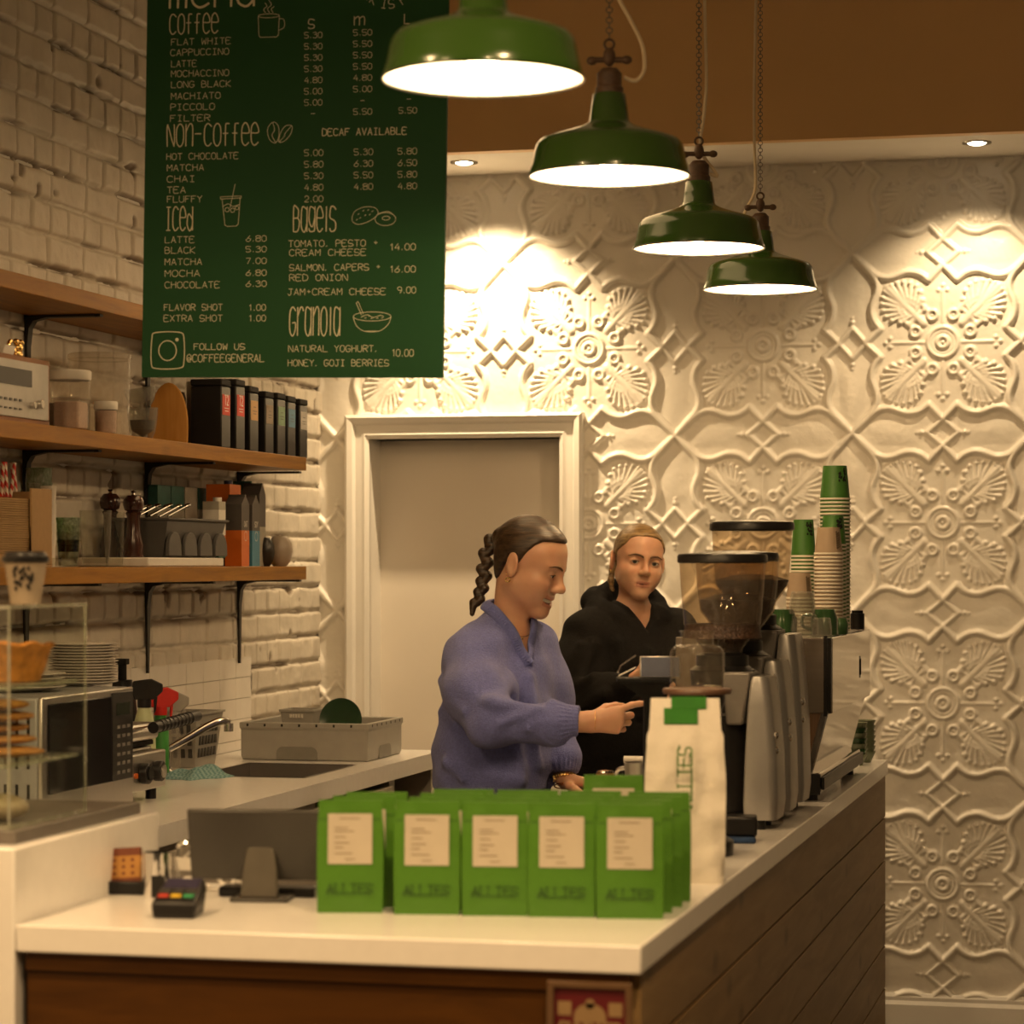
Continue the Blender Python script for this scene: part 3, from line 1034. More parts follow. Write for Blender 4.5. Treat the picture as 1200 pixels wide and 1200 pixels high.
bag = [[(v[0], v[1]) for v in curve_pts([(678, 700), (684, 672), (715, 657), (748, 660), (757, 678), (735, 698), (700, 710)], 4, True)], arc2(780, 695, 32, 0, 2 * PI, 20, 20), arc2(782, 692, 12, 0, 2 * PI, 14, 6),
       cv([(757, 678), (790, 672), (812, 690)])]
bag += [[(x, y), (x + 4, y - 3)] for x, y in ((695, 680), (710, 670), (725, 668), (738, 672), (700, 692), (716, 684), (730, 682), (690, 697))]
drawing('bagel_drawing', bag, .0013)
drawing('bowl_drawing', [arc2(739, 993, 58, 0, 2 * PI, 24, 14), cv([(681, 995), (690, 1020), (715, 1038), (760, 1038), (788, 1018), (797, 995)]), [(706, 988), (690, 952), (696, 947), (712, 985)],
        cv([(705, 995), (725, 988), (742, 996), (765, 990), (775, 994)]), [(722, 1038), (756, 1038)]] + [[(x, y), (x + 5, y - 1)] for x, y in ((716, 998), (735, 1000), (752, 999), (768, 998), (728, 992))], .0014)
drawing('camera_drawing', [[(v[0], v[1]) for v in curve_pts([(48, 1060), (60, 1041), (134, 1040), (150, 1058), (150, 1134), (134, 1152), (62, 1153), (46, 1136)], 4, True)], arc2(98, 1097, 28, 0, 2 * PI, 24, 31),
        arc2(128, 1063, 4, 0, 2 * PI, 8), arc2(128, 1063, 1.5, 0, 2 * PI, 6)], .0024)
arcs = []
for ch, deg in (('N', -52), ('K', -35), ('I', -10), ('S', 6), ('F', 33)):
    tt = R(deg)
    ox, oy = 790 + 92 * math.sin(tt), -42 + 92 * math.cos(tt)
    ln, wd = text_lines(ch, 28, 16)
    for l in ln:
        arcs.append([(ox + (p[0] - 8) * math.cos(tt) - p[1] * math.sin(tt), oy - (p[0] - 8) * math.sin(tt) - p[1] * math.cos(tt)) for p in l])
drawing('slogan', arcs, .0016)
drawing('heading_mark', [[(470, 4), (482, 4)], cv([(505, -4), (494, -6), (492, 2), (504, 4), (503, 10), (491, 10)])], .0018)

# ================================================================== SHELF GOODS


def spot(px, x):
    y = on_x(px, x)
    return y, (-x * ST + y * CT) / FPX


ZL, ZM = SZ['lower'], SZ['middle']
# --- middle shelf: radio
t = thing('radio', 'pale grey tabletop radio with wooden case on the middle shelf', 'radio', (WX + .085, 5.68, ZM))
wd_ = wood('radio_walnut', (.16, .06, .02), (.26, .11, .04), (10, 1.5, 10))
b = MB().box((0, -.02, 0), (.14, .36, .012)).box((0, -.02, .148), (.14, .36, .16)).box((0, -.02, .012), (.135, -.008, .148)).box((0, .348, .012), (.14, .36, .148))
b.build('case', wd_, t, bevel=.002)
MB().box((.01, -.008, .012), (.143, .348, .148)).build('front_panel', mat('radio_silver', (.36, .345, .32), .4, metal=.2), t, bevel=.002)
MB().box((.142, .05, .088), (.1445, .245, .128)).build('display', M_BLACK, t)
for y, z, r in ((.285, .05, .011), (.240, .045, .008)):
    MB(Matrix.Translation((.142, y, z)) @ Matrix.Rotation(R(90), 4, 'Y')).cyl((0, 0, 0), r, .014).build('knob', M_CHROME, t, bevel=.001)
b = MB()
for k in range(5):
    b.box((.142, .06 + k * .028, .05), (.146, .072 + k * .028, .056))
    b.box((.142, .06 + k * .028, .03), (.146, .072 + k * .028, .034))
b.build('button_row', M_DKGREY, t)
t = thing('figurine', 'small gold trinket figure standing on top of the radio', 'figurine', (WX + .15, on_x(18, WX + .15), ZM + .161))
b = MB().ell((0, 0, .014), (.018, .024, .014)).ell((0, .016, .032), (.012, .014, .014)).ell((0, .03, .045), (.009, .009, .009)).ell((0, -.022, .022), (.012, .012, .012))
b.tube(curve_pts([(0, -.03, .02), (0, -.04, .035), (0, -.028, .046)], 4), .005).ell((0, .004, .046), (.008, .010, .008))
b.build('body', M_GOLD, t)
t = thing('card_stand', 'tiny white card standing beside the gold trinket on the radio', 'card', (WX + .16, on_x(1, WX + .16), ZM + .161))
MB().hexa([(0, 0, 0), (.002, 0, 0), (.002, .06, 0), (0, .06, 0)], [(.01, 0, .03), (.012, 0, .03), (.012, .06, .03), (.01, .06, .03)]).build('card', M_WHITE, t)

M_PLASTIC = glass('cloudy_plastic', (.93, .90, .84), ior=1.3, milky=.16)
M_PLASTW = mat('white_plastic', (.72, .68, .62), .4, var=.03)
M_PINK = mat('pinkish_powder', (.52, .36, .30), .8, var=.12)


def canister(name, lb, px, x, wpx, hpx, z, lidpx=8, fill=None, fillf=.5, lidm=None, body=None, sq=False, cat='jar', lidname='lid'):
    y, s = spot(px, x)
    r, h = wpx / 2 * s, hpx * s
    t = thing(name, lb, cat, (x, y, z))
    lh = lidpx * s
    n = 32
    if sq:
        b = MB().box((-r * .75, -r * .75, 0.001), (r * .75, r * .75, h - lh))
        b.build('body', body or M_PLASTIC, t, bevel=r * .12)
        if fill:
            MB().box((-r * .7, -r * .7, 0.003), (r * .7, r * .7, (h - lh) * fillf)).build('contents', fill, t, bevel=r * .1)
        if lh > 0:
            MB().box((-r * .8, -r * .8, h - lh), (r * .8, r * .8, h)).build(lidname, lidm or M_PLASTW, t, bevel=r * .08)
    else:
        MB().lathe([(0, .001), (r * .92, .001), (r * .95, .004), (r, h - lh), (r * .97, h - lh)], n).build('body', body or M_PLASTIC, t)
        if fill:
            MB().lathe([(0, .003), (r * .9, .003), (r * .93, (h - lh) * fillf), (0, (h - lh) * fillf + .004)], n).build('contents', fill, t)
        if lh > 0:
            MB().lathe([(r * .99, h - lh - .004), (r * 1.04, h - lh), (r * 1.04, h - .003), (r * .98, h), (0, h)], n).build(lidname, lidm or M_PLASTW, t)
    return t


canister('storage_canister', 'wide clear canister with white lid beside the radio', 81, WX + .13, 50, 74, ZM, 10, mat('brown_beans', (.12, .07, .04), .7, var=.3, scale=120), .55)
canister('powder_tub', 'square tub of pink powder in front of the white lidded canister', 83, WX + .20, 44, 38, ZM, 2, M_PINK, .92, M_PLASTIC, sq=True, cat='tub')
canister('tall_canister', 'tall cloudy plastic canister with flat lid on the middle shelf', 117, WX + .125, 72, 98, ZM, 6, None, lidm=M_PLASTIC)
canister('spice_jar', 'small whitish handled jar in front of the tall cloudy canister', 124, WX + .215, 27, 38, ZM, 8, M_PINK, .9)
y, s = spot(167, WX + .14)
t = thing('glass_bowl', 'lower clear glass bowl of the stacked pair on the middle shelf', 'bowl', (WX + .14, y, ZM), 0, None)
prof = [(0, .001), (.022, .001), (.026, .006), (.036, .03), (.042, .07), (.043, .095), (.040, .095), (.038, .07), (.032, .032), (0, .012)]
MB().lathe(prof, 32).build('bowl', glass('bowl_glass', (.80, .80, .76), ior=1.45, milky=.10), t)
MB().lathe([(0, .014), (.030, .034), (.0355, .06), (0, .062)], 24).build('contents', mat('dark_contents', (.05, .04, .03), .7), t)
t = thing('glass_bowl', 'upper clear glass bowl tilted in the stacked pair on the middle shelf', 'bowl', (WX + .14, y, ZM + .0975))
t.rotation_euler = (R(8), R(-6), 0)
MB().lathe([(r * 1.02, z * .55) for r, z in prof], 32).build('bowl', MATS['bowl_glass'], t)
# wooden arched boards
for k, (px, x, w, h, c, lb) in enumerate(((196, WX + .12, .115, .185, None, 'orange wooden serving board with arched top leaning behind the glass bowls'),)):
    y = on_x(px, x)
    t = thing('serving_board', lb, 'board', (x, y, ZM))
    t.rotation_euler = (R(-8), 0, R(12))
    pts = [(-w / 2, 0), (w / 2, 0), (w / 2, h * .3)] + arc2(0, h * .3, w / 2, 0, PI, 16, h * .7)
    MB().prism(pts, 'y', 0, .016).build('board', wood('serving_board_wood', (.38, .17, .03), (.5, .25, .06), (10, 10, 1.2)), t, bevel=.003)
y, s = spot(218, WX + .08)
t = thing('black_flask', 'dark cylindrical flask standing behind the beige canister', 'flask', (WX + .05, y - .03, ZM))
MB().lathe([(0, 0), (.038, 0), (.039, .15), (.034, .168), (.0, .17)], 24).build('body', mat('dark_brown_flask', (.05, .035, .022), .4), t)
canister('beige_canister', 'plain beige cylinder canister left of the black tea tins', 232, WX + .10, 27, 80, ZM, 0, body=mat('beige_plastic', (.42, .36, .28), .5))
# black tins with coloured labels
TINS = [(266, 82, (.55, .05, .03), 'black tea tin with red label, leftmost of the row'), (283, 84, (.62, .05, .03), 'black tea tin with bright red label, second in the row'),
        (299, 78, (.55, .33, .14), 'black tea tin with orange-tan label, third in the row'), (317, 74, (.30, .24, .18), 'black tea tin with faded pale label, fourth in the row'),
        (331, 74, (.22, .36, .22), 'black tea tin with green label right of the faded one'), (343, 72, (.10, .26, .42), 'black tea tin with blue label near the shelf end'),
        (357, 70, (.55, .53, .50), 'black tea tin with white label at the shelf end')]
proto = None
for i, (px, hp, c, lb) in enumerate(TINS):
    x = WX + .188
    y, s = spot(px - 1, x + .045)
    t = thing('tea_tin', lb, 'tin', (x, y, ZM), 0, 'black tins on the middle shelf')
    h = hp * s * .98
    MB().box((-.05, -.040, 0), (.045, .040, h - .02)).build('body', M_BLACK, t, bevel=.004)
    MB().box((-.051, -.041, h - .019), (.046, .041, h)).build('lid', M_BLACKM, t, bevel=.004)
    d = MB().box((.0448, -.032, h * .48), (.0460, .032, h * .78)).build('label', mat('tin_label_%d' % i, c, .6), t)
    b = MB()
    if i < 2:
        ln, wd = text_lines('T2', .028, .013)
        b.strokes(ln, .0035, (.0462, -wd / 2, h * .63), (0, 1, 0), (0, 0, 1), (1, 0, 0))
        b.strokes([[(-.018, 0), (.018, 0)], [(-.014, -.008), (.014, -.008)]], .002, (.0462, 0, h * .58), (0, 1, 0), (0, 0, 1), (1, 0, 0))
        b.build('print', M_PLASTW, t, smooth=False, merge=False)
    else:
        b.strokes([[(-.018, 0), (.018, 0)], [(-.014, -.008), (.014, -.008)], [(-.01, .012), (.01, .012)]], .002, (.0462, 0, h * .62), (0, 1, 0), (0, 0, 1), (1, 0, 0))
        b.build('print', M_DKGREY, t, smooth=False, merge=False)

# --- lower shelf
M_KRAFT = mat('kraft_card', (.31, .185, .075), .75, var=.06, scale=60)
t = thing('napkin_crate', 'brown kraft napkin holder full of folded napkins at the left of the lowest shelf', 'box', (WX + .04, 5.66, ZL))
b = MB().box((0, 0, 0), (.20, .36, .006)).box((0, 0, .006), (.006, .36, .18)).box((.194, .24, .006), (.20, .36, .19)).box((.194, 0, .006), (.20, .24, .03))
b.box((.006, 0, .006), (.194, .006, .03)).box((.006, .354, .006), (.194, .36, .185))
b.build('holder', M_KRAFT, t, bevel=.001)
b = MB()
for k in range(30):
    b.box((.008 + .001 * rng.random(), .009 + .001 * rng.random(), .0065 + k * .0053), (.190 + .003 * rng.random(), .345, .0065 + k * .0053 + .0040))
b.build('napkins', mat('kraft_paper', (.30, .185, .075), .85, var=.1), t, smooth=False, merge=False)['kind'] = 'stuff'
M_STRAW = bpy.data.materials.new('striped_paper')
M_STRAW.use_nodes = True
_nt = M_STRAW.node_tree
_w = _nt.nodes.new('ShaderNodeTexWave'); _w.inputs['Scale'].default_value = 22; _w.bands_direction = 'DIAGONAL'
_r = _nt.nodes.new('ShaderNodeValToRGB'); _r.color_ramp.interpolation = 'CONSTANT'
_r.color_ramp.elements[0].color = (.55, .03, .02, 1); _r.color_ramp.elements[1].color = (.75, .68, .55, 1); _r.color_ramp.elements[1].position = .5
_t = _nt.nodes.new('ShaderNodeTexCoord')
_nt.links.new(_t.outputs['Object'], _w.inputs[0]); _nt.links.new(_w.outputs[0], _r.inputs[0]); _nt.links.new(_r.outputs[0], _nt.nodes['Principled BSDF'].inputs['Base Color'])
for k in range(7):
    y = on_x(3 + 3.6 * k, WX + .15)
    o = MB().rod((0, 0, 0), (.01 * math.sin(k * 2), .006 * math.cos(k * 3), .085), .0042, 10).build('paper_straw', M_STRAW)
    o.location = (WX + .13 + .008 * (k % 3), y, ZL + .171)
    tag(o, 'red and white striped paper straw poking from the napkin holder', 'straw', 'striped straws')
M_CUPG = mat('cup_green', (.045, .15, .02), .5, var=.04)
M_GGREEN = glass('green_tint_plastic', (.25, .6, .2), ior=1.3, milky=.3)


def stack_cups(name, lb, px, x, wpx, hpx, z, n, m, cat='cup', taper=.8, flip=False):
    y, s = spot(px, x)
    r, h = wpx / 2 * s, hpx * s
    group = lb
    ch = h * .55
    for k in range(n):
        t = MB().lathe([(0, .001), (r * taper, .001), (r, ch - .004), (r * 1.04, ch - .002), (r * 1.03, ch), (r * .97, ch - .002), (r * (taper - .03), .004), (0, .004)], 28).build(name, m if not isinstance(m, list) else m[k % len(m)])
        at(t, (x, y, z + k * (h - ch) / max(n - 1, 1)))
        tag(t, lb, cat, group)


y, s = spot(46, WX + .10)
stack_cups('plastic_cup', 'green tinted plastic cup nested in the stack behind the napkin holder', 46, WX + .07, 30, 116, ZL, 4, M_GGREEN)
stack_cups('paper_cup', 'cream paper cup nested beside the green plastic cups', 57, WX + .14, 18, 95, ZL, 3, M_PLASTW)
stack_cups('tumbler_cup', 'clear plastic cup with green band in the short stack on the lowest shelf', 80, WX + .15, 28, 58, ZL, 4, [M_GLASS, M_GLASS, M_GLASS, M_GGREEN])
stack_cups('shot_glass', 'small ribbed shot glass in front of the napkin holder', 66, WX + .21, 13, 20, ZL, 1, glass('ribbed_glass', (.95, .95, .92), ior=1.6, milky=.012), 'glass')


def ribbed_glass(px, x, wpx, hpx, lb):
    y, s = spot(px, x)
    r, h = wpx / 2 * s, hpx * s
    rings = []
    n = 48
    for rr, z in ((.80, .0), (.80, .01), (.9, .4), (1.0, 1.0), (.95, 1.0), (.86, .4), (.74, .06)):
        rings.append([((r * rr + (.0016 if i % 4 < 2 and .01 < z < .8 else 0)) * math.cos(2 * PI * i / n), (r * rr + (.0016 if i % 4 < 2 and .01 < z < .8 else 0)) * math.sin(2 * PI * i / n), .001 + z * h) for i in range(n)])
    o = MB().loft(rings, (True, True)).build('tumbler', MATS['ribbed_glass'])
    at(o, (x, y, ZL))
    tag(o, lb, 'glass')


ribbed_glass(112, WX + .19, 38, 66, 'tall ribbed glass tumbler in front of the pepper mills')
ribbed_glass(134, WX + .15, 24, 64, 'narrower ribbed tumbler between the tall tumbler and dark mill')
M_MILL = mat('mill_wood', (.045, .014, .008), .22, var=.2, scale=8, coat=.4)
for (px, x, hp, wp, lb) in ((129, WX + .045, 92, 25, 'dark wooden pepper mill half hidden behind the ribbed tumblers'), (156.5, WX + .165, 90, 25, 'dark wooden pepper mill in full view left of the grey tray')):
    y, s = spot(px, x)
    h, r = hp * s, wp / 2 * s
    t = thing('pepper_mill', lb, 'pepper mill', (x, y, ZL), 0, 'pepper mills')
    MB().lathe([(0, 0), (r * 1.0, 0), (r * 1.02, h * .05), (r * .92, h * .08), (r * 1.0, h * .11), (r * .86, h * .2), (r * .98, h * .27), (r * .72, h * .4), (r * .6, h * .55), (r * .62, h * .66), (r * .78, h * .7), (r * .6, h * .72)], 28).build('base', M_MILL, t)
    MB().lathe([(r * .6, h * .722), (r * .85, h * .74), (r * .98, h * .81), (r * .95, h * .87), (r * .6, h * .93), (0, h * .94)], 28).build('head', M_MILL, t)
    MB().lathe([(0, h * .93), (r * .22, h * .94), (r * .16, h * .96), (r * .3, h * .985), (0, h)], 14).build('knob', M_CHROME, t)
# chopping board, tray with cutlery
y0, y1 = on_x(170, SXF - .01), on_x(266, SXF - .01)
tag(MB().prism([(WX + .045, y0), (SXF - .012, y0 + .03), (SXF - .012, y1 - .02), (WX + .045, y1 - .02)], 'z', ZL + .0005, ZL + .0255).build('chopping_board', M_PLASTW, bevel=.004),
    'thick white chopping board under the grey cutlery tray', 'chopping board')
ya, yb = on_x(190, SXF - .03), on_x(259, SXF - .03)
t = thing('cutlery_tray', 'dark grey moulded tray with scalloped front holding cutlery', 'tray', (WX + .080, ya, ZL + .0262))
L = yb - ya
M_TRAY = mat('tray_grey', (.075, .070, .066), .5, var=.06)
b = MB()
b.loft([rect(.02, .135, .02, L - .03, 0), rect(.0, .155, .0, L, .10), rect(-.006, .163, -.008, L + .008, .103), rect(-.006, .163, -.008, L + .008, .109), rect(.002, .153, .002, L - .002, .108), rect(.025, .13, .025, L - .035, .006)], (True, True))
b.build('tray_body', M_TRAY, t, bevel=.002)
for k in range(4):
    yy = .05 + (L - .1) * k / 3
    MB().prism([(yy - .05, .004)] + [(yy + .05 * math.cos(PI - PI * q / 10), .004 + .066 * math.sin(PI * q / 10) ** .7) for q in range(11)], 'x', .148, .160).build('scallop', M_TRAY, t, bevel=.002)
for k in range(6):
    o = MB().rod((0, 0, 0), (.0, .15, .032), .003, 8).ell((0, .15, .033), (.009, .02, .005), 12, 8, Matrix.Rotation(R(12), 3, 'X')).build('spoon', M_CHROME)
    at(o, (WX + .098 + k * .021, ya + .06 + .015 * (k % 3), ZL + .1385 + .002 * (k % 2)))
    tag(o, 'bright steel spoon lying across the grey cutlery tray', 'spoon', 'spoons in the tray')
# cartons behind
M_CARD1 = mat('milk_carton_cream', (.40, .37, .30), .5, var=.25, scale=14)
M_TEAL = mat('milk_carton_teal', (.02, .10, .08), .5, var=.3, scale=30)


def carton(px, x, w, d, h, z, cols, lb, cat='carton', cap=None, roof=False, text=None, rotz=0):
    """cols: list of (fraction from, fraction to, material)"""
    y = on_x(px, x)
    t = thing('drink_carton', lb, cat, (x, y, z), rotz)
    zb = h * .86 if roof else h
    b = MB()
    for k, (f0, f1, m) in enumerate(cols):
        b.mi = k
        b.box((-d / 2, -w / 2, zb * f0), (d / 2, w / 2, zb * f1))
    ms = [m for _, _, m in cols]
    if roof:
        b.mi = len(cols) - 1
        b.prism([(-w / 2, zb), (w / 2, zb), (.006, h * .97), (.006, h), (-.006, h), (-.006, h * .97)], 'x', -d / 2, d / 2)
    o = b.build('body', ms, t, smooth=False, merge=False)
    if cap:
        if roof:
            MB(Matrix.Translation((0, w * .25, zb + (h - zb) * .45)) @ Matrix.Rotation(R(-35), 4, 'X')).cyl((0, 0, 0), .012, .014, 16).build('cap', cap, t)
        else:
            MB().cyl((d * .2, 0, h), .013, .012, 16).build('cap', cap, t)
    if text:
        b = MB()
        ln, wd = text_lines(text, .016, .008)
        b.strokes(ln, .0022, (d / 2 + .0005, -wd / 2, h * .55), (0, 1, 0), (0, 0, 1), (1, 0, 0))
        b.strokes([[(p[0], p[1]) for p in arc2(0, 0, .014, 0, 2 * PI, 14)]], .002, (d / 2 + .0005, 0, h * .42), (0, 1, 0), (0, 0, 1), (1, 0, 0))
        b.build('print', M_PLASTW, t, smooth=False, merge=False)
    return t


for lev in range(2):
    for k, px in enumerate((186, 202, 218, 234)):
        c = carton(px, WX + .03 + .001 * k, .105, .034, .118, ZL + .001 + .119 * lev, [(0, .45, M_CARD1), (.45, 1, M_TEAL if (k + lev) % 3 else M_CARD1)],
               ('green and cream milk carton in the upper stack behind the cutlery tray' if lev else 'green and cream milk carton in the lower stack behind the cutlery tray'), cap=None)
        c['group'] = 'stacked milk cartons, upper row' if lev else 'stacked milk cartons, lower row'
M_ORG = mat('carton_orange', (.62, .14, .012), .45, var=.05)
M_NAVY = mat('carton_navy', (.015, .02, .07), .45)
M_BLUE = mat('carton_blue', (.045, .22, .36), .45)
M_CHAR = mat('carton_charcoal', (.075, .065, .06), .5)
carton(262, WX + .115, .10, .075, .185, ZL + .001, [(0, .22, M_NAVY), (.22, .93, M_ORG), (.93, 1, M_NAVY)], 'large orange carton with navy base between tray and tall cartons', text=None)
carton(262, WX + .115, .10, .075, .062, ZL + .1865, [(0, 1, M_ORG)], 'short orange carton with blue cap lying on the large orange carton', cap=M_NAVY)
carton(251, WX + .175, .058, .05, .165, ZL + .0262, [(0, .12, M_TEAL), (.12, .4, M_ORG), (.4, .85, M_PLASTW), (.85, 1, M_CARD1)], 'slim white and orange carton at the right end of the chopping board', cap=M_PLASTW, text='OPO')
carton(278, WX + .185, .07, .052, .215, ZL + .001, [(0, .58, M_ORG), (.58, 1, M_CHAR)], 'slim carton, lower half orange and upper half charcoal', roof=True, text='OAT')
carton(290.5, WX + .185, .07, .052, .215, ZL + .001, [(0, .58, M_BLUE), (.58, 1, M_CHAR)], 'slim carton, lower half blue and upper half charcoal', roof=True, text='SOY')
carton(297, WX + .11, .06, .06, .26, ZL + .001, [(0, .55, M_CARD1), (.55, 1, M_CHAR)], 'tall grey gable carton behind the blue carton', roof=True)
carton(284, WX + .045, .06, .06, .27, ZL + .001, [(0, .5, M_TEAL), (.5, 1, M_TEAL)], 'tall teal gable carton with blue cap at the back', roof=True, cap=M_NAVY)
for (px, x, wp, hp, m, lb) in ((311, WX + .14, 22, 34, mat('black_ceramic', (.02, .018, .016), .3), 'dark round vase behind the taupe vase'),
                               (328, WX + .17, 31, 36, mat('taupe_ceramic', (.36, .30, .24), .3, var=.1, scale=10), 'taupe glazed round vase near the end of the lowest shelf')):
    y, s = spot(px, x)
    r, h = wp / 2 * s, hp * s
    t = thing('round_vase', lb, 'vase', (x, y, ZL))
    MB().lathe([(0, 0), (r * .5, 0), (r * .8, h * .16), (r, h * .48), (r * .92, h * .75), (r * .6, h * .95), (r * .42, h), (r * .36, h), (r * .5, h * .93), (0, h * .7)], 28).build('body', m, t)

# ================================================================== PASTRY CASE on the plinth
gx, gy = PX - .045, CY0 + .075
t = thing('pastry_case', 'clear glass pastry display case on the raised plinth at far left', 'display case', (gx, gy, RZ))
D, Wc, Hc = .33, .62, .395
b = MB().box((-Wc - .02, -.02, .0005), (.02, D + .22, .022))
b.build('base', mat('grey_base_board', (.13, .115, .10), .45, var=.08), t, bevel=.002)
MB().box((-Wc, 0, .0225), (0, .005, Hc)).build('front_pane', M_GLASS, t, smooth=False)
MB().box((-.005, .0055, .0225), (0, D, Hc)).build('side_pane', M_GLASS, t, smooth=False)
MB().box((-Wc, -.002, Hc + .0005), (.002, D + .002, Hc + .0065)).build('top_pane', M_GLASS, t, smooth=False)
b = MB()
for (z) in (Hc + .0005,):
    b.box((-Wc, -.0032, z), (.003, -.002, z + .006)); b.box((.002, -.003, z), (.0034, D, z + .006))
b.box((-.0025, -.0012, .0225), (.0012, .0020, Hc)); b.box((-.003, D, .0225), (.001, D + .003, Hc))
b.box((-Wc, -.003, .0225), (.002, -.001, .028)); b.box((.0, -.003, .0225), (.0025, D, .028))
b.build('edge_strip', glass('edge_glass', (.78, .83, .68), ior=1.5, milky=.22), t, smooth=False)
for z in (.125, .258):
    s_ = MB().box((-Wc + .004, .008, z), (-.008, D - .02, z + .006)).build('glass_shelf', glass('shelf_glass', (.84, .88, .80), ior=1.4, milky=.05) if z < .2 else MATS['shelf_glass'], t, smooth=False)
    b = MB().box((-Wc + .004, .0065, z), (-.007, .008, z + .006)).box((-.008, .008, z), (-.0065, D - .02, z + .006))
    b.build('edge', MATS['edge_glass'], s_, smooth=False)
b = MB()
ln, wd = text_lines('nip', .016, .009)
b.strokes(ln, .0025, (-.067, -.0006, .233), (1, 0, 0), (0, 0, 1), (0, -1, 0))
ln, wd = text_lines('e', .014, .009)
b.strokes(ln, .0025, (-.072, -.0006, .205), (1, 0, 0), (0, 0, 1), (0, -1, 0))
b.build('lettering', M_PLASTW, t, smooth=False, merge=False)
# quiche and pastries inside
M_CRUST = mat('pastry_crust', (.50, .20, .035), .6, var=.35, scale=55, bump=.3)
M_FILL = mat('quiche_filling', (.62, .30, .04), .5, var=.3, scale=40, bump=.3)


def quiche(x, y, z, r, h, lb):
    t = thing('quiche', lb, 'pastry', (x, y, z))
    n = 60
    rings = []
    for rr, zz, a in ((0, 0, 0), (.80, 0, 0), (.86, .25, .012), (.96, .85, .03), (1.03, 1.0, .045), (.97, .98, .045), (.92, .86, .02)):
        rings.append([(r * rr * (1 + a * math.cos(i * PI * 2 / n * 20)) * math.cos(2 * PI * i / n), r * rr * (1 + a * math.cos(i * PI * 2 / n * 20)) * math.sin(2 * PI * i / n), max(.0005, h * zz * (1 + a * .8 * math.sin(i * 2 * PI / n * 11)))) for i in range(n)])
    MB().loft(rings, (True, False)).build('crust', M_CRUST, t)
    MB().lathe([(r * .925, h * .84), (r * .7, h * .90), (r * .3, h * .93), (0, h * .92)], 40).build('filling', M_FILL, t)


quiche(gx - .116, gy + .20, RZ + .2645, .098, .066, 'deep golden quiche on the upper glass shelf of the pastry case, nearer the right side')
quiche(gx - .36, gy + .19, RZ + .2645, .105, .060, 'second golden quiche on the upper glass shelf, cut off by the left edge')
M_BANANA = mat('banana_bread', (.34, .15, .035), .75, var=.35, scale=50, bump=.4)
for k in range(5):
    a = k * .9
    o = MB().ell((0, 0, .0105), (.088 - .006 * k, .062, .0105), 28, 10).build('cookie', M_BANANA)
    at(o, (gx - .112 + .012 * math.cos(a * 2), gy + .17 + .008 * math.sin(a), RZ + .1315 + .0205 * k), a * .3)
    tag(o, ('top' if k == 4 else 'bottom' if k == 0 else ('second' if k == 1 else 'third' if k == 2 else 'fourth')) + ' brown cookie' + ('' if k in (0, 4) else ' from the bottom') + ' of the stack on the lower glass shelf', 'cookie', 'stacked brown cookies')
M_FOIL = mat('pastry_wrap', (.34, .27, .20), .4, var=.3, scale=40)
for k, xx in enumerate((-.06, -.16)):
    t = MB().ell((0, 0, .024), (.052, .04, .024), 20, 10).build('wrapped_bun', M_FOIL)
    at(t, (gx + xx - .02, gy + .14 + .05 * k, RZ + .0225))
    tag(t, ('small wrapped bun on the floor of the pastry case by its right pane', 'small wrapped bun on the pastry case floor, left of the other bun')[k], 'bun')
# takeaway cup on the case
M_CUPT = mat('taupe_card', (.30, .235, .165), .7, var=.04)
p = pt(31, 704, 4.72)
t = thing('takeaway_cup', 'taupe takeaway cup with black lid standing on top of the pastry case', 'cup', (on_y(30, gy + .15), gy + .15, RZ + Hc + .0066))
MB().lathe([(0, 0), (.026, 0), (.037, .075), (.0385, .078), (.036, .078), (.025, .003), (0, .003)], 36).build('body', M_CUPT, t)
MB().lathe([(.0395, .073), (.041, .076), (.041, .082), (.037, .084), (.035, .090), (.030, .092), (0, .090)], 36).build('lid', M_BLACK, t)
b = MB()
for k in range(26):
    a, zz = R(-100 + 55 * rng.random()), .022 + .045 * rng.random()
    r = .0262 + .011 * zz / .075 + .0012
    b.ell((r * math.cos(a), r * math.sin(a), zz), (.003, .003, .004), 6, 4)
b.build('print', M_BLACKM, t, merge=False)

# ================================================================== BACK BENCH
# microwave
mx0, mx1, my0, my1, mh = WX + .03, -2.42, 5.55, 6.10, .285
t = thing('microwave', 'stainless microwave oven with black door on the back bench behind the pastry case', 'microwave', (mx0, my0, CZ))
dx, dy = mx1 - mx0, my1 - my0
MB().box((0, 0, .012), (dx - .012, dy, mh + .012)).build('body', mat('microwave_grey', (.30, .31, .32), .4, metal=.3), t, bevel=.006)
MB().box((dx - .0118, 0, .012), (dx, dy, mh + .012)).build('front_frame', M_STEEL, t, bevel=.004)
MB().box((dx + .0002, .03, .075), (dx + .004, dy - .15, mh - .005)).build('door_window', mat('smoked_glass', (.010, .009, .010), .15, var=.05, spec=.15), t, bevel=.002)
MB().box((dx + .0002, dy - .145, .075), (dx + .004, dy - .012, mh + .003)).build('control_panel', M_BLACK, t, bevel=.002)
b = MB()
for i in range(6):
    for j in range(3):
        b.box((dx + .004, dy - .115 + j * .032, .09 + i * .022), (dx + .0048, dy - .097 + j * .032, .098 + i * .022))
b.build('button_grid', mat('grey_print', (.16, .15, .14), .5), t, smooth=False, merge=False)
MB().box((dx + .004, dy - .12, .232), (dx + .0046, dy - .035, .262)).build('display', mat('display_green_black', (.012, .02, .012), .2), t, smooth=False)
b = MB()
for i in range(5):
    for k in range(3):
        b.box((.24 + i * .028, -.0006, .06 + k * .075), (.247 + i * .028, .0004, .10 + k * .075))
b.build('vent_slots', M_BLACKM, t, smooth=False, merge=False)
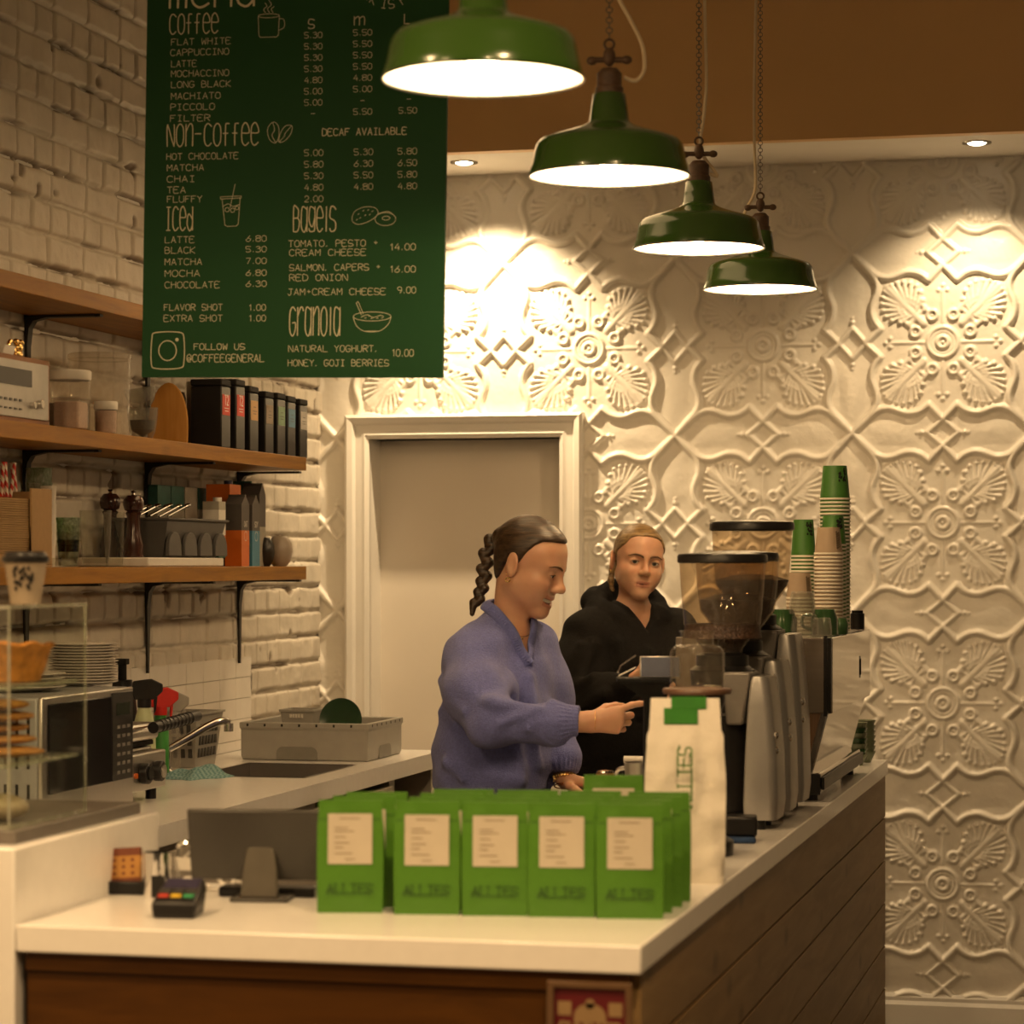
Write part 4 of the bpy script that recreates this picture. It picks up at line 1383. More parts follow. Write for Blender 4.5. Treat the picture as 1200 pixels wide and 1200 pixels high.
for (x, y) in ((.03, .04), (.03, dy - .04), (dx - .05, .04), (dx - .05, dy - .04)):
    MB().cyl((x, y, .0002), .012, .012).build('foot', M_BLACK, t)
# plates on microwave
M_PLATE = mat('white_china', (.70, .66, .60), .2, var=.03, coat=.2)
PL = [(0, .0), (.5, .0), (.52, .018), (.75, .03), (1.0, .075), (1.0, .085), (.74, .05), (.5, .035), (0, .03)]
pm = MB().lathe([(r * .085, z * .085 * 1.6) for r, z in PL], 40)
plate = pm.build('side_plate', M_PLATE)
pz = CZ + mh + .0125
yp = on_x(103, -2.56)
tag(plate, 'topmost white plate of the tall stack on the microwave', 'plate', 'white plates stacked on the microwave')
at(plate, (-2.56, yp - .03, pz + .0072 * 13))
for k in range(13):
    dup(plate, (-2.56 + .002 * math.sin(k * 3), yp - .03 + .002 * math.cos(k * 2), pz + .0072 * k), None, 'white side plate inside the tall plate stack on the microwave')
pm = MB().lathe([(r * .115, z * .10 * 1.6) for r, z in PL], 44)
plate = pm.build('dinner_plate', M_PLATE)
yp2 = on_x(42, -2.56)
tag(plate, 'uppermost wide white plate of the short stack below the quiche', 'plate', 'wide plates on the microwave')
at(plate, (-2.60, yp2 - .02, pz + .010 * 3))
for k in range(3):
    dup(plate, (-2.60, yp2 - .02, pz + .010 * k), None, 'wide white plate lower in the short stack below the quiche')
# sandwich press
t = thing('sandwich_press', 'stainless sandwich press with black ribbed handle beside the microwave', 'sandwich press', (-2.80, 6.135, CZ))
b = MB().box((0, 0, .03), (.36, .24, .125)).box((.0, .02, .1255), (.33, .22, .135))
b.build('base', M_STEEL, t, bevel=.008)
MB().box((.02, .01, .137), (.33, .23, .150)).build('grill_plate', M_BLACKM, t, bevel=.003)
MB().box((.01, .005, .152), (.345, .235, .195)).build('upper_lid', M_STEEL, t, bevel=.012)
for y in (.05, .20):
    MB().rod((.34, y, .180), (.41, y - .01 + .03 * (y < .1), .193), .008, 10).build('arm', M_CHROME, t)
b = MB()
b.rod((.41, .02, .193), (.41, .33, .205), .0145, 20)
for k in range(9):
    b.ring((.41, .06 + .026 * k, .1945 + .001 * k), .0148, .002, 20, 6, Matrix.Rotation(R(90), 3, 'X'))
b.build('handle', M_BLACK, t)
for (y, m, nm) in ((.07, M_BLACK, 'dial'), (.16, M_BLACK, 'dial')):
    k_ = MB(Matrix.Translation((.3605, y, .075)) @ Matrix.Rotation(R(90), 4, 'Y')).cyl((0, 0, 0), .026, .022, 24).build(nm, m, t, bevel=.003)
    MB(Matrix.Translation((.3835, y, .075)) @ Matrix.Rotation(R(90), 4, 'Y')).cyl((0, 0, 0), .017, .003, 24).build('dial_cap', M_STEEL if y > .1 else M_BLACKM, k_)
MB(Matrix.Translation((.3605, .025, .072)) @ Matrix.Rotation(R(90), 4, 'Y')).cyl((0, 0, 0), .007, .006, 16).build('indicator_lamp', mat('amber_lens', (.65, .14, .02), .3), t)
for (x, y) in ((.03, .03), (.03, .21), (.33, .03), (.33, .21)):
    MB().cyl((x, y, .0002), .014, .030).build('foot', M_BLACK, t)
# sprayers
def bottle(px, x, wpx, ytop, lb, bm_, hm, pump=False):
    y, s = spot(px, x)
    ht = z_at(x, y, ytop) - CZ
    r = wpx / 2 * s
    t = thing('spray_bottle', lb, 'bottle', (x, y, CZ))
    hb = ht - .085
    MB().lathe([(0, .001), (r, .001), (r * 1.02, .01), (r, hb * .7), (r * .75, hb * .86), (.016, hb * .97), (.016, hb)], 24).build('body', bm_, t)
    MB().cyl((0, 0, hb - .006), .019, .024, 20).build('collar', hm, t)
    b = MB()
    b.prism([(-.028, 0), (.026, .0), (.05, .022), (.05, .042), (.02, .056), (-.03, .05), (-.036, .03)], 'y', -.013, .013)
    b.prism([(.026, .0), (.036, .008), (.032, -.03), (.026, -.042)], 'y', -.006, .006)
    o = b.build('trigger', hm, t, bevel=.004)
    o.location = (0, 0, hb + .016)
    o.rotation_euler = (0, 0, R(25))
    return t


M_PALEG = mat('pale_green_plastic', (.42, .47, .28), .4)
bottle(169, -2.66, 27, 790, 'white bottle with black sprayer head behind the sandwich press', M_PALEG, M_BLACK)
bottle(188, -2.70, 20, 800, 'green bottle with red trigger behind the sandwich press', mat('green_plastic', (.05, .25, .05), .35), mat('red_plastic', (.55, .02, .015), .35))
bottle(201, -2.74, 22, 806, 'clear bottle with pale trigger at the back beside the red one', M_PLASTIC, MATS['clear_glass'] if False else M_GREY)
y, s = spot(154, -2.76)
t = thing('pump_dispenser', 'black pump dispenser standing against the tiles behind the microwave', 'dispenser', (-2.775, y - .03, CZ))
MB().lathe([(0, .001), (.040, .001), (.041, .19), (.036, .235), (.028, .26), (.028, .275), (0, .275)], 24).build('body', M_BLACK, t)
MB().cyl((0, 0, .275), .012, .05, 16).box((-.016, -.014, .318), (.016, .014, .334)).build('pump', M_BLACKM, t, bevel=.002)
y, s = spot(128, WX + .03)
t = MB().box((0, -.03, 0), (.012, .03, .06)).build('sponge', mat('pink_sponge', (.55, .28, .22), .9))
tag(at(t, (WX + .03, y, CZ + .0003)), 'small pink sponge card against the tiles beside the plates', 'sponge')
t.scale = (1, 1, 1)
# plastic basket
y, s = spot(229, -2.74)
t = thing('plastic_basket', 'grey slotted plastic basket against the tiles behind the tap', 'basket', (-2.755, y, CZ))
h = .155
b = MB()
lo, hi = (.045, .085), (.060, .115)
b.loft([rect(-lo[0], lo[0], -lo[1], lo[1], .001), rect(-hi[0], hi[0], -hi[1], hi[1], h), rect(-hi[0] - .006, hi[0] + .006, -hi[1] - .006, hi[1] + .006, h),
        rect(-hi[0] - .006, hi[0] + .006, -hi[1] - .006, hi[1] + .006, h + .006), rect(-hi[0] + .004, hi[0] - .004, -hi[1] + .004, hi[1] - .004, h + .006), rect(-lo[0] + .004, lo[0] - .004, -lo[1] + .004, lo[1] - .004, .006)], (True, True))
b.build('basket', M_GREY, t)
b = MB()
for k in range(6):
    for j in range(3):
        z0 = .03 + j * .036
        yy = -.065 + k * .026
        b.box((lo[0] + (hi[0] - lo[0]) * (z0 + .01) / h - .0015, yy - .007, z0), (lo[0] + (hi[0] - lo[0]) * (z0 + .01) / h + .0035, yy + .007, z0 + .026))
    if k < 4:
        for j in range(3):
            xx, z0 = -.035 + k * .023, .03 + j * .036
            ys = -(lo[1] + (hi[1] - lo[1]) * (z0 + .01) / h)
            b.box((xx - .006, ys - .0035, z0), (xx + .006, ys + .0015, z0 + .026))
b.build('slots', M_DKGREY, t, smooth=False, merge=False)
# tap
t = thing('tap', 'chrome mixer tap with long angled spout behind the sink', 'tap', (-2.735, 7.13, CZ))
MB().lathe([(0, .0003), (.026, .0003), (.026, .006), (.02, .012), (.019, .06), (.016, .07), (0, .072)], 24).build('body', M_CHROME, t)
pth = curve_pts([(0, 0, .062), (.05, .045, .095), (.095, .09, .128), (.125, .12, .142), (.145, .14, .138)], 6)
MB().tube(pth, [.012] * len(pth), 14).cyl((.145, .14, .112), .0135, .024, 18).build('spout', M_CHROME, t)
MB().rod((0, 0, .07), (-.01, -.02, .115), .006).build('lever', M_CHROME, t)
# checked cloth by the sink
M_CLOTHB = bpy.data.materials.new('blue_checked_cloth'); M_CLOTHB.use_nodes = True
_nt = M_CLOTHB.node_tree
_c = _nt.nodes.new('ShaderNodeTexChecker'); _c.inputs['Scale'].default_value = 130
_c.inputs['Color1'].default_value = (.10, .21, .23, 1); _c.inputs['Color2'].default_value = (.22, .36, .36, 1)
_t = _nt.nodes.new('ShaderNodeTexCoord'); _nt.links.new(_t.outputs['Object'], _c.inputs['Vector'])
_nt.links.new(_c.outputs[0], _nt.nodes['Principled BSDF'].inputs['Base Color']); _nt.nodes['Principled BSDF'].inputs['Roughness'].default_value = .9
a_ = on_z(232, 911, CZ)
n, m = 46, 34
P = np.zeros((n, m, 3))
for i in range(n):
    for j in range(m):
        u, v = i / (n - 1) * 2 - 1, j / (m - 1) * 2 - 1
        rr = max(0, 1 - abs(u) ** 2.6) * max(0, 1 - abs(v) ** 2.2)
        P[i, j] = (u * .07 + .008 * math.sin(v * 5), v * .105 * (1 - .2 * u * u) + .01 * math.sin(u * 4), .0006 + rr * (.026 + .009 * math.sin(u * 5 + v * 3) + .004 * math.sin(v * 8 - u * 4)))
c_ = grid_mesh('dish_cloth', P, M_CLOTHB)
c_.location = (a_.x, a_.y - .0, CZ)
c_.rotation_euler = (0, 0, R(-30))
tag(c_, 'crumpled blue checked dish cloth on the white bench beside the sink', 'cloth')
# dish rack crate
rx0, rx1, ry0, ry1, rh = -2.69, -2.285, 7.66, 8.03, .115
t = thing('dish_rack', 'grey dishwasher crate on the back bench beyond the sink', 'crate', (rx0, ry0, CZ))
dx, dy = rx1 - rx0, ry1 - ry0
b = MB()
b.loft([rect(.004, dx - .004, .004, dy - .004, .001), rect(0, dx, 0, dy, .014), rect(0, dx, 0, dy, rh - .022), rect(-.004, dx + .004, -.004, dy + .004, rh - .018), rect(-.004, dx + .004, -.004, dy + .004, rh),
        rect(.012, dx - .012, .012, dy - .012, rh), rect(.012, dx - .012, .012, dy - .012, .02)], (True, True))
b.build('crate', M_GREY, t, bevel=.003)
b = MB()
for k in range(7):
    b.box((.02 + k * .055, -.0046, rh - .012), (.026 + k * .055, -.003, rh - .004)); b.box((dx + .003, .03 + k * .05, rh - .012), (dx + .0046, .036 + k * .05, rh - .004))
b.build('rim_notches', M_BLACKM, t, smooth=False, merge=False)
b = MB()
u0, u1 = .12, .24
pts = arc2(u0 + .015, .022, .02, PI, PI / 2, 6) + arc2(u1 - .015, .022, .02, PI / 2, 0, 6) + [(u1 + .005, .003), (u0 - .005, .003)]
M_SLOT = mat('shadow_grey_plastic', (.20, .19, .165), .5)
b.prism(pts, 'y', -.002, .002)
b.build('hand_slot', M_SLOT, t, smooth=False, merge=False)
MB().prism(pts, 'x', dx - .002, dx + .002).build('hand_slot', M_SLOT, t, smooth=False, merge=False)
b = MB()
for k in range(5):
    b.box((.02, .05 + k * .065, .0205), (dx - .02, .056 + k * .065, .05))
b.build('ribs', M_GREY, t, smooth=False, merge=False)
# basket and green plate in the crate
px_ = pt(351, 850, 8.15)
t = thing('cutlery_basket', 'small grey basket standing in the dishwasher crate', 'basket', (px_.x, ry0 + .14, CZ + .0505))
b = MB()
b.loft([rect(-.044, .044, -.05, .05, 0), rect(-.052, .052, -.055, .055, .092), rect(-.056, .056, -.06, .06, .093), rect(-.056, .056, -.06, .06, .10), rect(-.048, .048, -.052, .052, .10), rect(-.04, .04, -.045, .045, .005)], (True, True))
b.build('basket', M_GREY, t)
b = MB()
for k in range(5):
    b.box((-.022 + k * .009, -.0585 - .0005, .075), (-.016 + k * .009, -.052, .086))
b.build('slots', M_PLASTW, t, smooth=False, merge=False)
t = thing('green_plate', 'dark green plate standing on edge in the dishwasher crate', 'plate', (on_y(400, ry0 + .1), ry0 + .10, CZ + .0505 + .068))
MB(Matrix.Rotation(R(82), 4, 'X')).lathe([(r * .068, z * .1) for r, z in PL], 40).build('plate', mat('dark_green_glaze', (.018, .05, .022), .2, var=.1), t)
t = MB().lathe([(0, 0), (.03, 0), (.04, .003), (.04, .008), (0, .006)], 24).build('saucer', M_PLATE)
tag(at(t, (rx0 + .09, ry0 + .09, CZ + .0505)), 'small pale saucer lying in the left of the dishwasher crate', 'saucer')

# ================================================================== NEAR COUNTER GOODS
M_BAGG = mat('bag_green_foil', (.058, .175, .008), .42, var=.06, scale=14, bump=.25, bscale=30, coat=.15)
M_LABEL = mat('cream_label', (.46, .41, .33), .7, var=.03)
M_INK = mat('dark_green_ink', (.012, .045, .006), .6)


def bag_rings(w, d, h, n=9, top=.82, lean=.06, crump=0.0):
    rings = []
    for k in range(n + 1):
        z = h * k / n
        f = k / n
        dd = d * (1 - max(0, (f - .35) / (top - .35)) ** 1.6) if f < top else 0
        dd = max(dd, .004)
        ww = w * (1 + .02 * math.sin(f * PI)) * (.97 if f > top else 1)
        y0 = lean * z
        y1 = y0 + dd
        g = .28 * dd if f < top else 0         # side gusset
        x = ww / 2
        c = crump
        rings.append([(-x, y0, z), (-x * .5, y0 - .0025 * math.sin(f * PI) + c * rng.normal(), z), (0, y0 - .0035 * math.sin(f * PI) + c * rng.normal(), z), (x * .5, y0 - .0025 * math.sin(f * PI) + c * rng.normal(), z), (x, y0, z),
                      (x - g, y0 + dd * .5, z), (x, y1, z), (0, y1 + .004 * math.sin(f * PI), z), (-x, y1, z), (-x + g, y0 + dd * .5, z)])
    return rings


def coffee_bag(label):
    w, d, h = .112, .058, .193
    t = thing('coffee_bag', label, 'coffee bag', group='green coffee bags on the counter')
    b = MB()
    b.loft(bag_rings(w, d, h), (True, True))
    b.build('pouch', M_BAGG, t, bevel=0, angle=50)
    sl = .06
    ty, tz = sl / math.hypot(1, sl), 1 / math.hypot(1, sl)
    q = Matrix.Rotation(-math.atan(sl), 4, 'X')
    o = MB(q).box((-.038, -.0045, .084), (.038, -.0036, .170)).build('label', M_LABEL, t, smooth=False)
    b = MB(q)
    b.strokes([[(-.018, .162), (.016, .162)], [(-.026, .146), (-.004, .146)], [(-.026, .140), (.006, .140)], [(-.026, .130), (-.008, .130)], [(-.026, .120), (-.002, .120)], [(-.026, .112), (-.012, .112)], [(-.026, .102), (.004, .102)], [(-.008, .092), (.008, .092)]],
              .0016, (0, -.0045, 0), (1, 0, 0), (0, 0, 1), (0, -1, 0))
    b.build('label_print', mat('grey_ink', (.22, .17, .12), .7), t, smooth=False, merge=False)
    ln, wd = text_lines('ALLIES', .016, .0095, .42)
    b = MB(q)
    ser = []
    for l in ln:
        ser.append(l)
        for p in (l[0], l[-1]):
            ser.append([(p[0] - .0022, p[1]), (p[0] + .0022, p[1])])
    b.strokes(ser, .0017, (-wd / 2, -.0040, .034), (1, 0, 0), (0, 0, 1), (0, -1, 0))
    b.build('lettering', M_INK, t, smooth=False, merge=False)
    MB(q).box((-w / 2 * .94, -.0012, .160), (w / 2 * .94, -.0008, .1612)).build('seal_line', M_INK, t, smooth=False)
    return t


FRONT = [(410, 1070, 12, 'leftmost'), (500, 1072, 10, 'second from left'), (580, 1073.5, 10, 'middle'), (658, 1075, 9.5, 'fourth from left'), (738, 1077, 9, 'rightmost')]
proto = None
for k, (px, py, a, nm) in enumerate(FRONT):
    p = on_z(px, py, CZ)
    lb = 'green coffee bag with white label, %s of the front row' % nm
    if proto is None:
        proto = coffee_bag(lb)
        o = at(proto, p, R(a))
    else:
        o = dup(proto, p, R(a), lb)
    for j in range(1, 4):
        if k in (0,) and j == 3:
            continue
        q = Vector((math.sin(R(a)) * -.0, 1, 0))
        pp = p + Vector((.001 * math.sin(k * 5 + j * 3) + (.002 * j if k == 4 else 0), (.081 * j), 0))
        dup(proto, pp, R(a + .3 * math.sin(k * 3 + j * 7)), 'green coffee bag queued behind the %s front bag' % nm, 'green coffee bags behind the front row')
p = pt(719, 914, 4.95)
dup(proto, (p.x - .0, p.y, CZ), R(12), 'taller looking green coffee bag behind the rows, left of the big white bag').scale = (1.02, 1, 1.05)

# big white coffee bag with green tape
M_WBAG = mat('white_kraft_bag', (.68, .63, .55), .6, var=.04, scale=12, bump=.5, bscale=22)
p = on_z(803, 1036, CZ)
t = thing('white_coffee_bag', 'large crumpled white coffee bag sealed with green tape beside the green bags', 'coffee bag', (p.x, p.y, CZ), R(10))
w, d, h = .142, .095, .345
rings = []
NR = 30
for k in range(NR + 1):
    f = k / NR
    z = h * f
    dd = d * (1.0 if f < .45 else max(.05, 1 - ((f - .45) / .38) ** 1.3)) if f < .82 else .006
    dd = max(dd, .006)
    y0 = .012 * f + (.0 if f < .6 else (f - .6) * .10) - .004 * math.sin(f * 9)
    x = w / 2 * (1 + .07 * math.sin(PI * f * 1.2) + .012 * math.sin(f * 14) * (f < .75)) * (.95 if f > .8 else 1)
    side = []
    m = 14
    pts = []
    for i in range(m + 1):
        u = i / m * 2 - 1
        wr = ((.0045 + .006 * (u > .2) * (f < .7)) * (mnoise.noise(Vector((u * 3, f * 7, 1.3)))) + .004 * mnoise.noise(Vector((u * 8, f * 16, 4.1)))) * (1 if f < .8 else .25)
        pts.append((x * u, y0 - .004 * (1 - u * u) * math.sin(PI * min(1, f * 1.1)) + wr, z))
    for i in range(1, 6):
        v = i / 6
        g = (.014 * math.sin(PI * v) * (1 if f < .8 else .1) + .011 * mnoise.noise(Vector((v * 4, f * 9, 7.7)))) if f < .82 else 0
        pts.append((x - g, y0 + dd * v, z))
    for i in range(m + 1):
        u = 1 - i / m * 2
        pts.append((x * u, y0 + dd + .006 * mnoise.noise(Vector((u * 3, f * 7, 9.3))) * (f < .8), z))
    for i in range(1, 6):
        v = 1 - i / 6
        g = (.012 * math.sin(PI * v) + .010 * mnoise.noise(Vector((v * 4, f * 9, 3.7)))) if f < .82 else 0
        pts.append((-x + g, y0 + dd * v, z))
    rings.append(pts)
MB().loft(rings, (True, True)).build('pouch', M_WBAG, t, angle=60)
M_TAPE = mat('green_tape', (.018, .15, .005), .5, spec=.15)
q = Matrix.Translation((0, .0497, .3450)) @ Matrix.Rotation(R(-20.5), 4, 'X')
MB(q).box((-.040, -.0030, -.052), (.024, -.0008, -.020)).box((-.026, -.0036, -.022), (.040, -.0014, .002)).box((-.026, -.0030, .0008), (.040, .010, .0022)).build('tape', M_TAPE, t, smooth=False, bevel=.0006)
ln, wd = text_lines('ALLIES', .026, .014, .38)
ser = []
for l in ln:
    ser.append(l)
    for q in (l[0], l[-1]):
        ser.append([(q[0] - .003, q[1]), (q[0] + .003, q[1])])
# runs up the front of the bag
b = MB()
b.strokes([[(-y_, x_) for x_, y_ in l] for l in ser], .0032, (.012, -.0125, .145), (1, 0, 0), (0, .06, 1), (0, -1, 0))
b.build('lettering', mat('green_ink', (.06, .17, .03), .6), t, smooth=False, merge=False)

# point-of-sale tablet seen from behind
p = on_z(301, 1058, CZ)
t = thing('tablet_stand', 'dark point of sale tablet on a stand seen from behind, left of the coffee bags', 'tablet', (p.x, p.y, CZ), R(8))
tilt = R(17)
M_TAB = mat('tablet_graphite', (.040, .036, .030), .4, metal=.2, var=.03)
b = MB(Matrix.Translation((0, .045, .034)) @ Matrix.Rotation(tilt, 4, 'X'))
b.box((-.128, 0, .0), (.122, .010, .134))
b.build('tablet', M_TAB, t, bevel=.004)
b = MB(Matrix.Translation((0, .045, .034)) @ Matrix.Rotation(tilt, 4, 'X'))
b.box((-.122, .0101, .006), (.116, .0108, .128))
b.build('screen', M_BLACK, t, smooth=False)
b = MB(Matrix.Translation((.0, .0, .0)))
pts = [(-.034, .0), (.036, .0), (.033, .05), (.026, .086), (.020, .092), (-.016, .092), (-.024, .086), (-.03, .05)]
b.hexa([(x, .012 + z * .16, z + .006) for x, z in pts], [(x * .9, .034 + z * .12, z + .006) for x, z in pts])
b.build('stand_arm', mat('stand_grey', (.10, .088, .070), .42, metal=.3), t, bevel=.004)
MB().box((-.05, .0, .0005), (.055, .105, .0075)).build('stand_base', M_TAB, t, bevel=.003)
MB(Matrix.Translation((-.002, .052, .128)) @ Matrix.Rotation(tilt, 4, 'X')).box((-.012, -.006, -.006), (.012, .0, .004)).build('camera_bump', M_BLACK, t, bevel=.002)
MB().box((-.085, .075, .0005), (.09, .13, .018)).build('dock', M_BLACK, t, bevel=.004)
# payment terminal
p = on_z(203, 1077, CZ)
t = thing('payment_terminal', 'small dark card payment terminal with coloured keys at the counter front', 'payment terminal', (p.x, p.y, CZ), R(6))
b = MB()
b.loft([[(-.036, 0, .0005), (.036, 0, .0005), (.034, .075, .0005), (-.034, .075, .0005)], [(-.039, 0, .022), (.039, 0, .022), (.037, .085, .045), (-.037, .085, .045)], [(-.036, .004, .030), (.036, .004, .030), (.034, .083, .060), (-.034, .083, .060)]])
b.build('body', M_BLACK, t, bevel=.004)
sl = math.atan2(.030, .079)
q = Matrix.Translation((0, .004, .0302)) @ Matrix.Rotation(sl, 4, 'X')
for k, (c, nm) in enumerate((((.45, .04, .02), 'red_key'), ((.55, .36, .02), 'yellow_key'), ((.03, .25, .09), 'green_key'))):
    MB(q).box((-.031 + k * .022, .010, 0), (-.013 + k * .022, .020, .003)).build(nm, mat(nm, c, .4), t, bevel=.001)
MB(q).box((-.030, .045, .0), (.030, .08, .001)).build('screen', mat('violet_screen', (.035, .03, .06), .2), t, smooth=False)
b = MB(q)
for i in range(3):
    b.box((-.031 + i * .022, .025, 0), (-.013 + i * .022, .031, .002)); b.box((-.031 + i * .022, .035, 0), (-.013 + i * .022, .041, .002))
b.build('keypad', M_DKGREY, t, smooth=False, merge=False)
# stamp card holder
p = on_z(147, 1049, CZ)
t = thing('card_holder', 'stack of brown loyalty cards with printed rows in a black holder by the plinth', 'card holder', (p.x, p.y, CZ), R(5))
MB().box((-.042, .0, .0005), (.032, .06, .024)).build('base', M_BLACK, t, bevel=.003)
q = Matrix.Translation((-.004, .012, .020)) @ Matrix.Rotation(R(-12), 4, 'X') @ Matrix.Rotation(R(-4), 4, 'Y')
MB(q).box((-.034, .0, .0), (.028, .014, .064)).build('card_stack', mat('loyalty_card', (.42, .20, .045), .7, var=.05), t, bevel=.0008)
MB(q).box((-.034, -.0006, .050), (.028, .0146, .0645)).box((-.034, -.0006, .0), (.028, .0, .010)).build('card_band', mat('red_brown_print', (.16, .04, .015), .7), t, smooth=False)
b = MB(q)
for i in range(3):
    for j in range(3):
        cx_, cz_ = -.020 + .017 * i, .018 + .012 * j
        b.f([b.v((x, -.0007, z)) for x, z in arc2(cx_, cz_, .0034, 0, 2 * PI, 10)[:-1]])
b.build('stamp_marks', MATS['red_brown_print'], t, smooth=False)
# steel cup and small tools
p = on_z(180, 1052, CZ)
t = thing('steel_cup', 'polished steel cup behind the payment terminal holding small items', 'cup', (p.x, p.y + .02, CZ))
MB().lathe([(0, .0005), (.024, .0005), (.025, .004), (.0255, .080), (.024, .080), (.0235, .006), (0, .006)], 32).build('body', M_CHROME, t)
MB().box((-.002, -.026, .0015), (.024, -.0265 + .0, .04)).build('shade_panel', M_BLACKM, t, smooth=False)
p = on_z(204, 1050, CZ)
t = thing('receipt_clip', 'white swing tag hanging on a small chrome stand beside the steel cup', 'stand', (p.x, p.y + .02, CZ))
MB().cyl((0, 0, .0005), .018, .006, 20).rod((0, 0, .006), (0, 0, .085), .003).tube(curve_pts([(0, 0, .085), (.004, 0, .092), (.014, 0, .094), (.03, 0, .086)], 5), .004, 8).build('post', M_CHROME, t)
MB().box((-.004, -.006, .045), (.028, -.004, .068)).build('tag', M_PLASTW, t, smooth=False)
MB().tube(curve_pts([(.012, -.004, .068), (.02, 0, .075), (.026, 0, .086)], 4), .0012, 6).build('string', M_PLASTW, t)
# white cables
p = on_z(250, 1046, CZ)
b = MB()
b.tube(curve_pts([(-.03, .06, .004), (-.03, .02, .004), (.0, .01, .005), (.026, .012, .012), (.034, .03, .024), (.024, .05, .018), (.03, .09, .004)], 6), .0032, 8)
t = tag(b.build('charging_cable', M_PLASTW), 'white charging cable looping on the counter beside the tablet stand', 'cable')
at(t, (p.x, p.y, CZ))
b = MB()
b.tube([(.004 + .015 * math.cos(a * .5), .034 + .003 * a * .2, .022 + .014 * math.sin(a * .5)) for a in range(0, 26)], .0024, 8)
t = tag(b.build('coiled_cable', M_PLASTW), 'small coiled white cable under the left of the tablet', 'cable')
at(t, (p.x + .002, p.y + .012, CZ + .0))
tag(at(MB().box((-.02, -.015, .0005), (.02, .015, .022)).build('power_brick', M_PLASTW, bevel=.004), (p.x - .055, p.y + .045, CZ), R(10)), 'white charger block behind the payment terminal', 'charger')

# ================================================================== ESPRESSO MACHINE AND GRINDERS
ex1, ey0, ey1 = -0.768, 6.65, 7.58
t = thing('espresso_machine', 'large chrome espresso machine with cups stacked on top at the far end of the counter', 'espresso machine', (ex1, ey0, CZ))
L = ey1 - ey0
M_ENDP = mat('bronze_steel', (.22, .19, .16), .38, metal=.9, var=.04, scale=10, stretch=(1, 1, 20))
body = MB().prism([(-.39, .225), (-.0125, .225), (-.0125, .41), (-.39, .41)], 'y', .018, L - .018).build('upper_body', M_STEEL, t, bevel=.004)
MB().box((-.0122, .002, .222), (0, L - .002, .412)).build('back_panel', M_CHROME, t, bevel=.003)
for y, nm in ((.0, 'end_panel'), (L - .0175, 'end_panel')):
    MB().box((-.40, y, .222), (-.014, y + .0175, .412)).build(nm, M_ENDP, t, bevel=.003)
MB().box((-.022, -.004, .215), (-.0125, .0, .418)).box((-.0122, -.003, .222), (-.004, -.0005, .412)).build('edge_trim', M_BLACK, t, smooth=False)
MB().hexa([(-.30, .02, .06), (-.055, .02, .06), (-.055, L - .02, .06), (-.30, L - .02, .06)], [(-.34, .02, .224), (-.012, .02, .224), (-.012, L - .02, .224), (-.34, L - .02, .224)]).build('lower_back', M_CHROME, t, bevel=.003)
MB().hexa([(-.29, .008, .075), (-.07, .008, .075), (-.07, .019, .075), (-.29, .019, .075)], [(-.33, .008, .222), (-.03, .008, .222), (-.03, .019, .222), (-.33, .019, .222)]).build('lower_end', mat('brown_end_panel', (.17, .10, .055), .35, var=.2, stretch=(12, 1, 1)), t)
MB().box((-.42, -.002, .02), (-.028, L + .002, .072)).build('base', M_CHROME, t, bevel=.008)
MB().box((-.415, -.010, .018), (-.03, -.0025, .070)).box((-.0275, -.004, .03), (-.020, L, .062)).build('base_trim', M_BLACK, t, bevel=.002)
for x, y in ((-.39, .05), (-.06, .05), (-.39, L - .05), (-.06, L - .05)):
    MB().cyl((x, y, .0003), .018, .0195).build('foot', M_BLACK, t)
MB().box((-.42, .03, .0725), (-.33, L - .03, .078)).build('drip_grate', M_DKSTEEL, t, smooth=False)
for y in (.25, .68):
    g = MB().cyl((-.345, y, .17), .034, .055, 24).build('group_head', M_CHROME, t)
    MB().cyl((-.345, y, .145), .036, .026, 24).build('portafilter', M_CHROME, t)
    MB().rod((-.38, y, .158), (-.50, y - .02, .140), .011, 12, .014).build('portafilter_handle', M_BLACK, t)
MB().tube(curve_pts([(-.39, .06, .25), (-.44, .05, .24), (-.45, .05, .18), (-.44, .05, .09)], 5), .005, 8).build('steam_wand', M_CHROME, t)
b = MB(Matrix.Translation((.0006, .66, .315)))
b.box((0, -.012, -.03), (.0012, -.006, .03)).box((0, .004, -.022), (.0012, .01, .022))
b.build('badge', M_BLACKM, t, smooth=False)
MTOP = CZ + .4125

# stacked paper cups, upside down
M_RIM = mat('cream_card_rim', (.72, .66, .55), .6, var=.02)
M_KCUP = mat('taupe_cup_card', (.36, .27, .185), .7, var=.04)


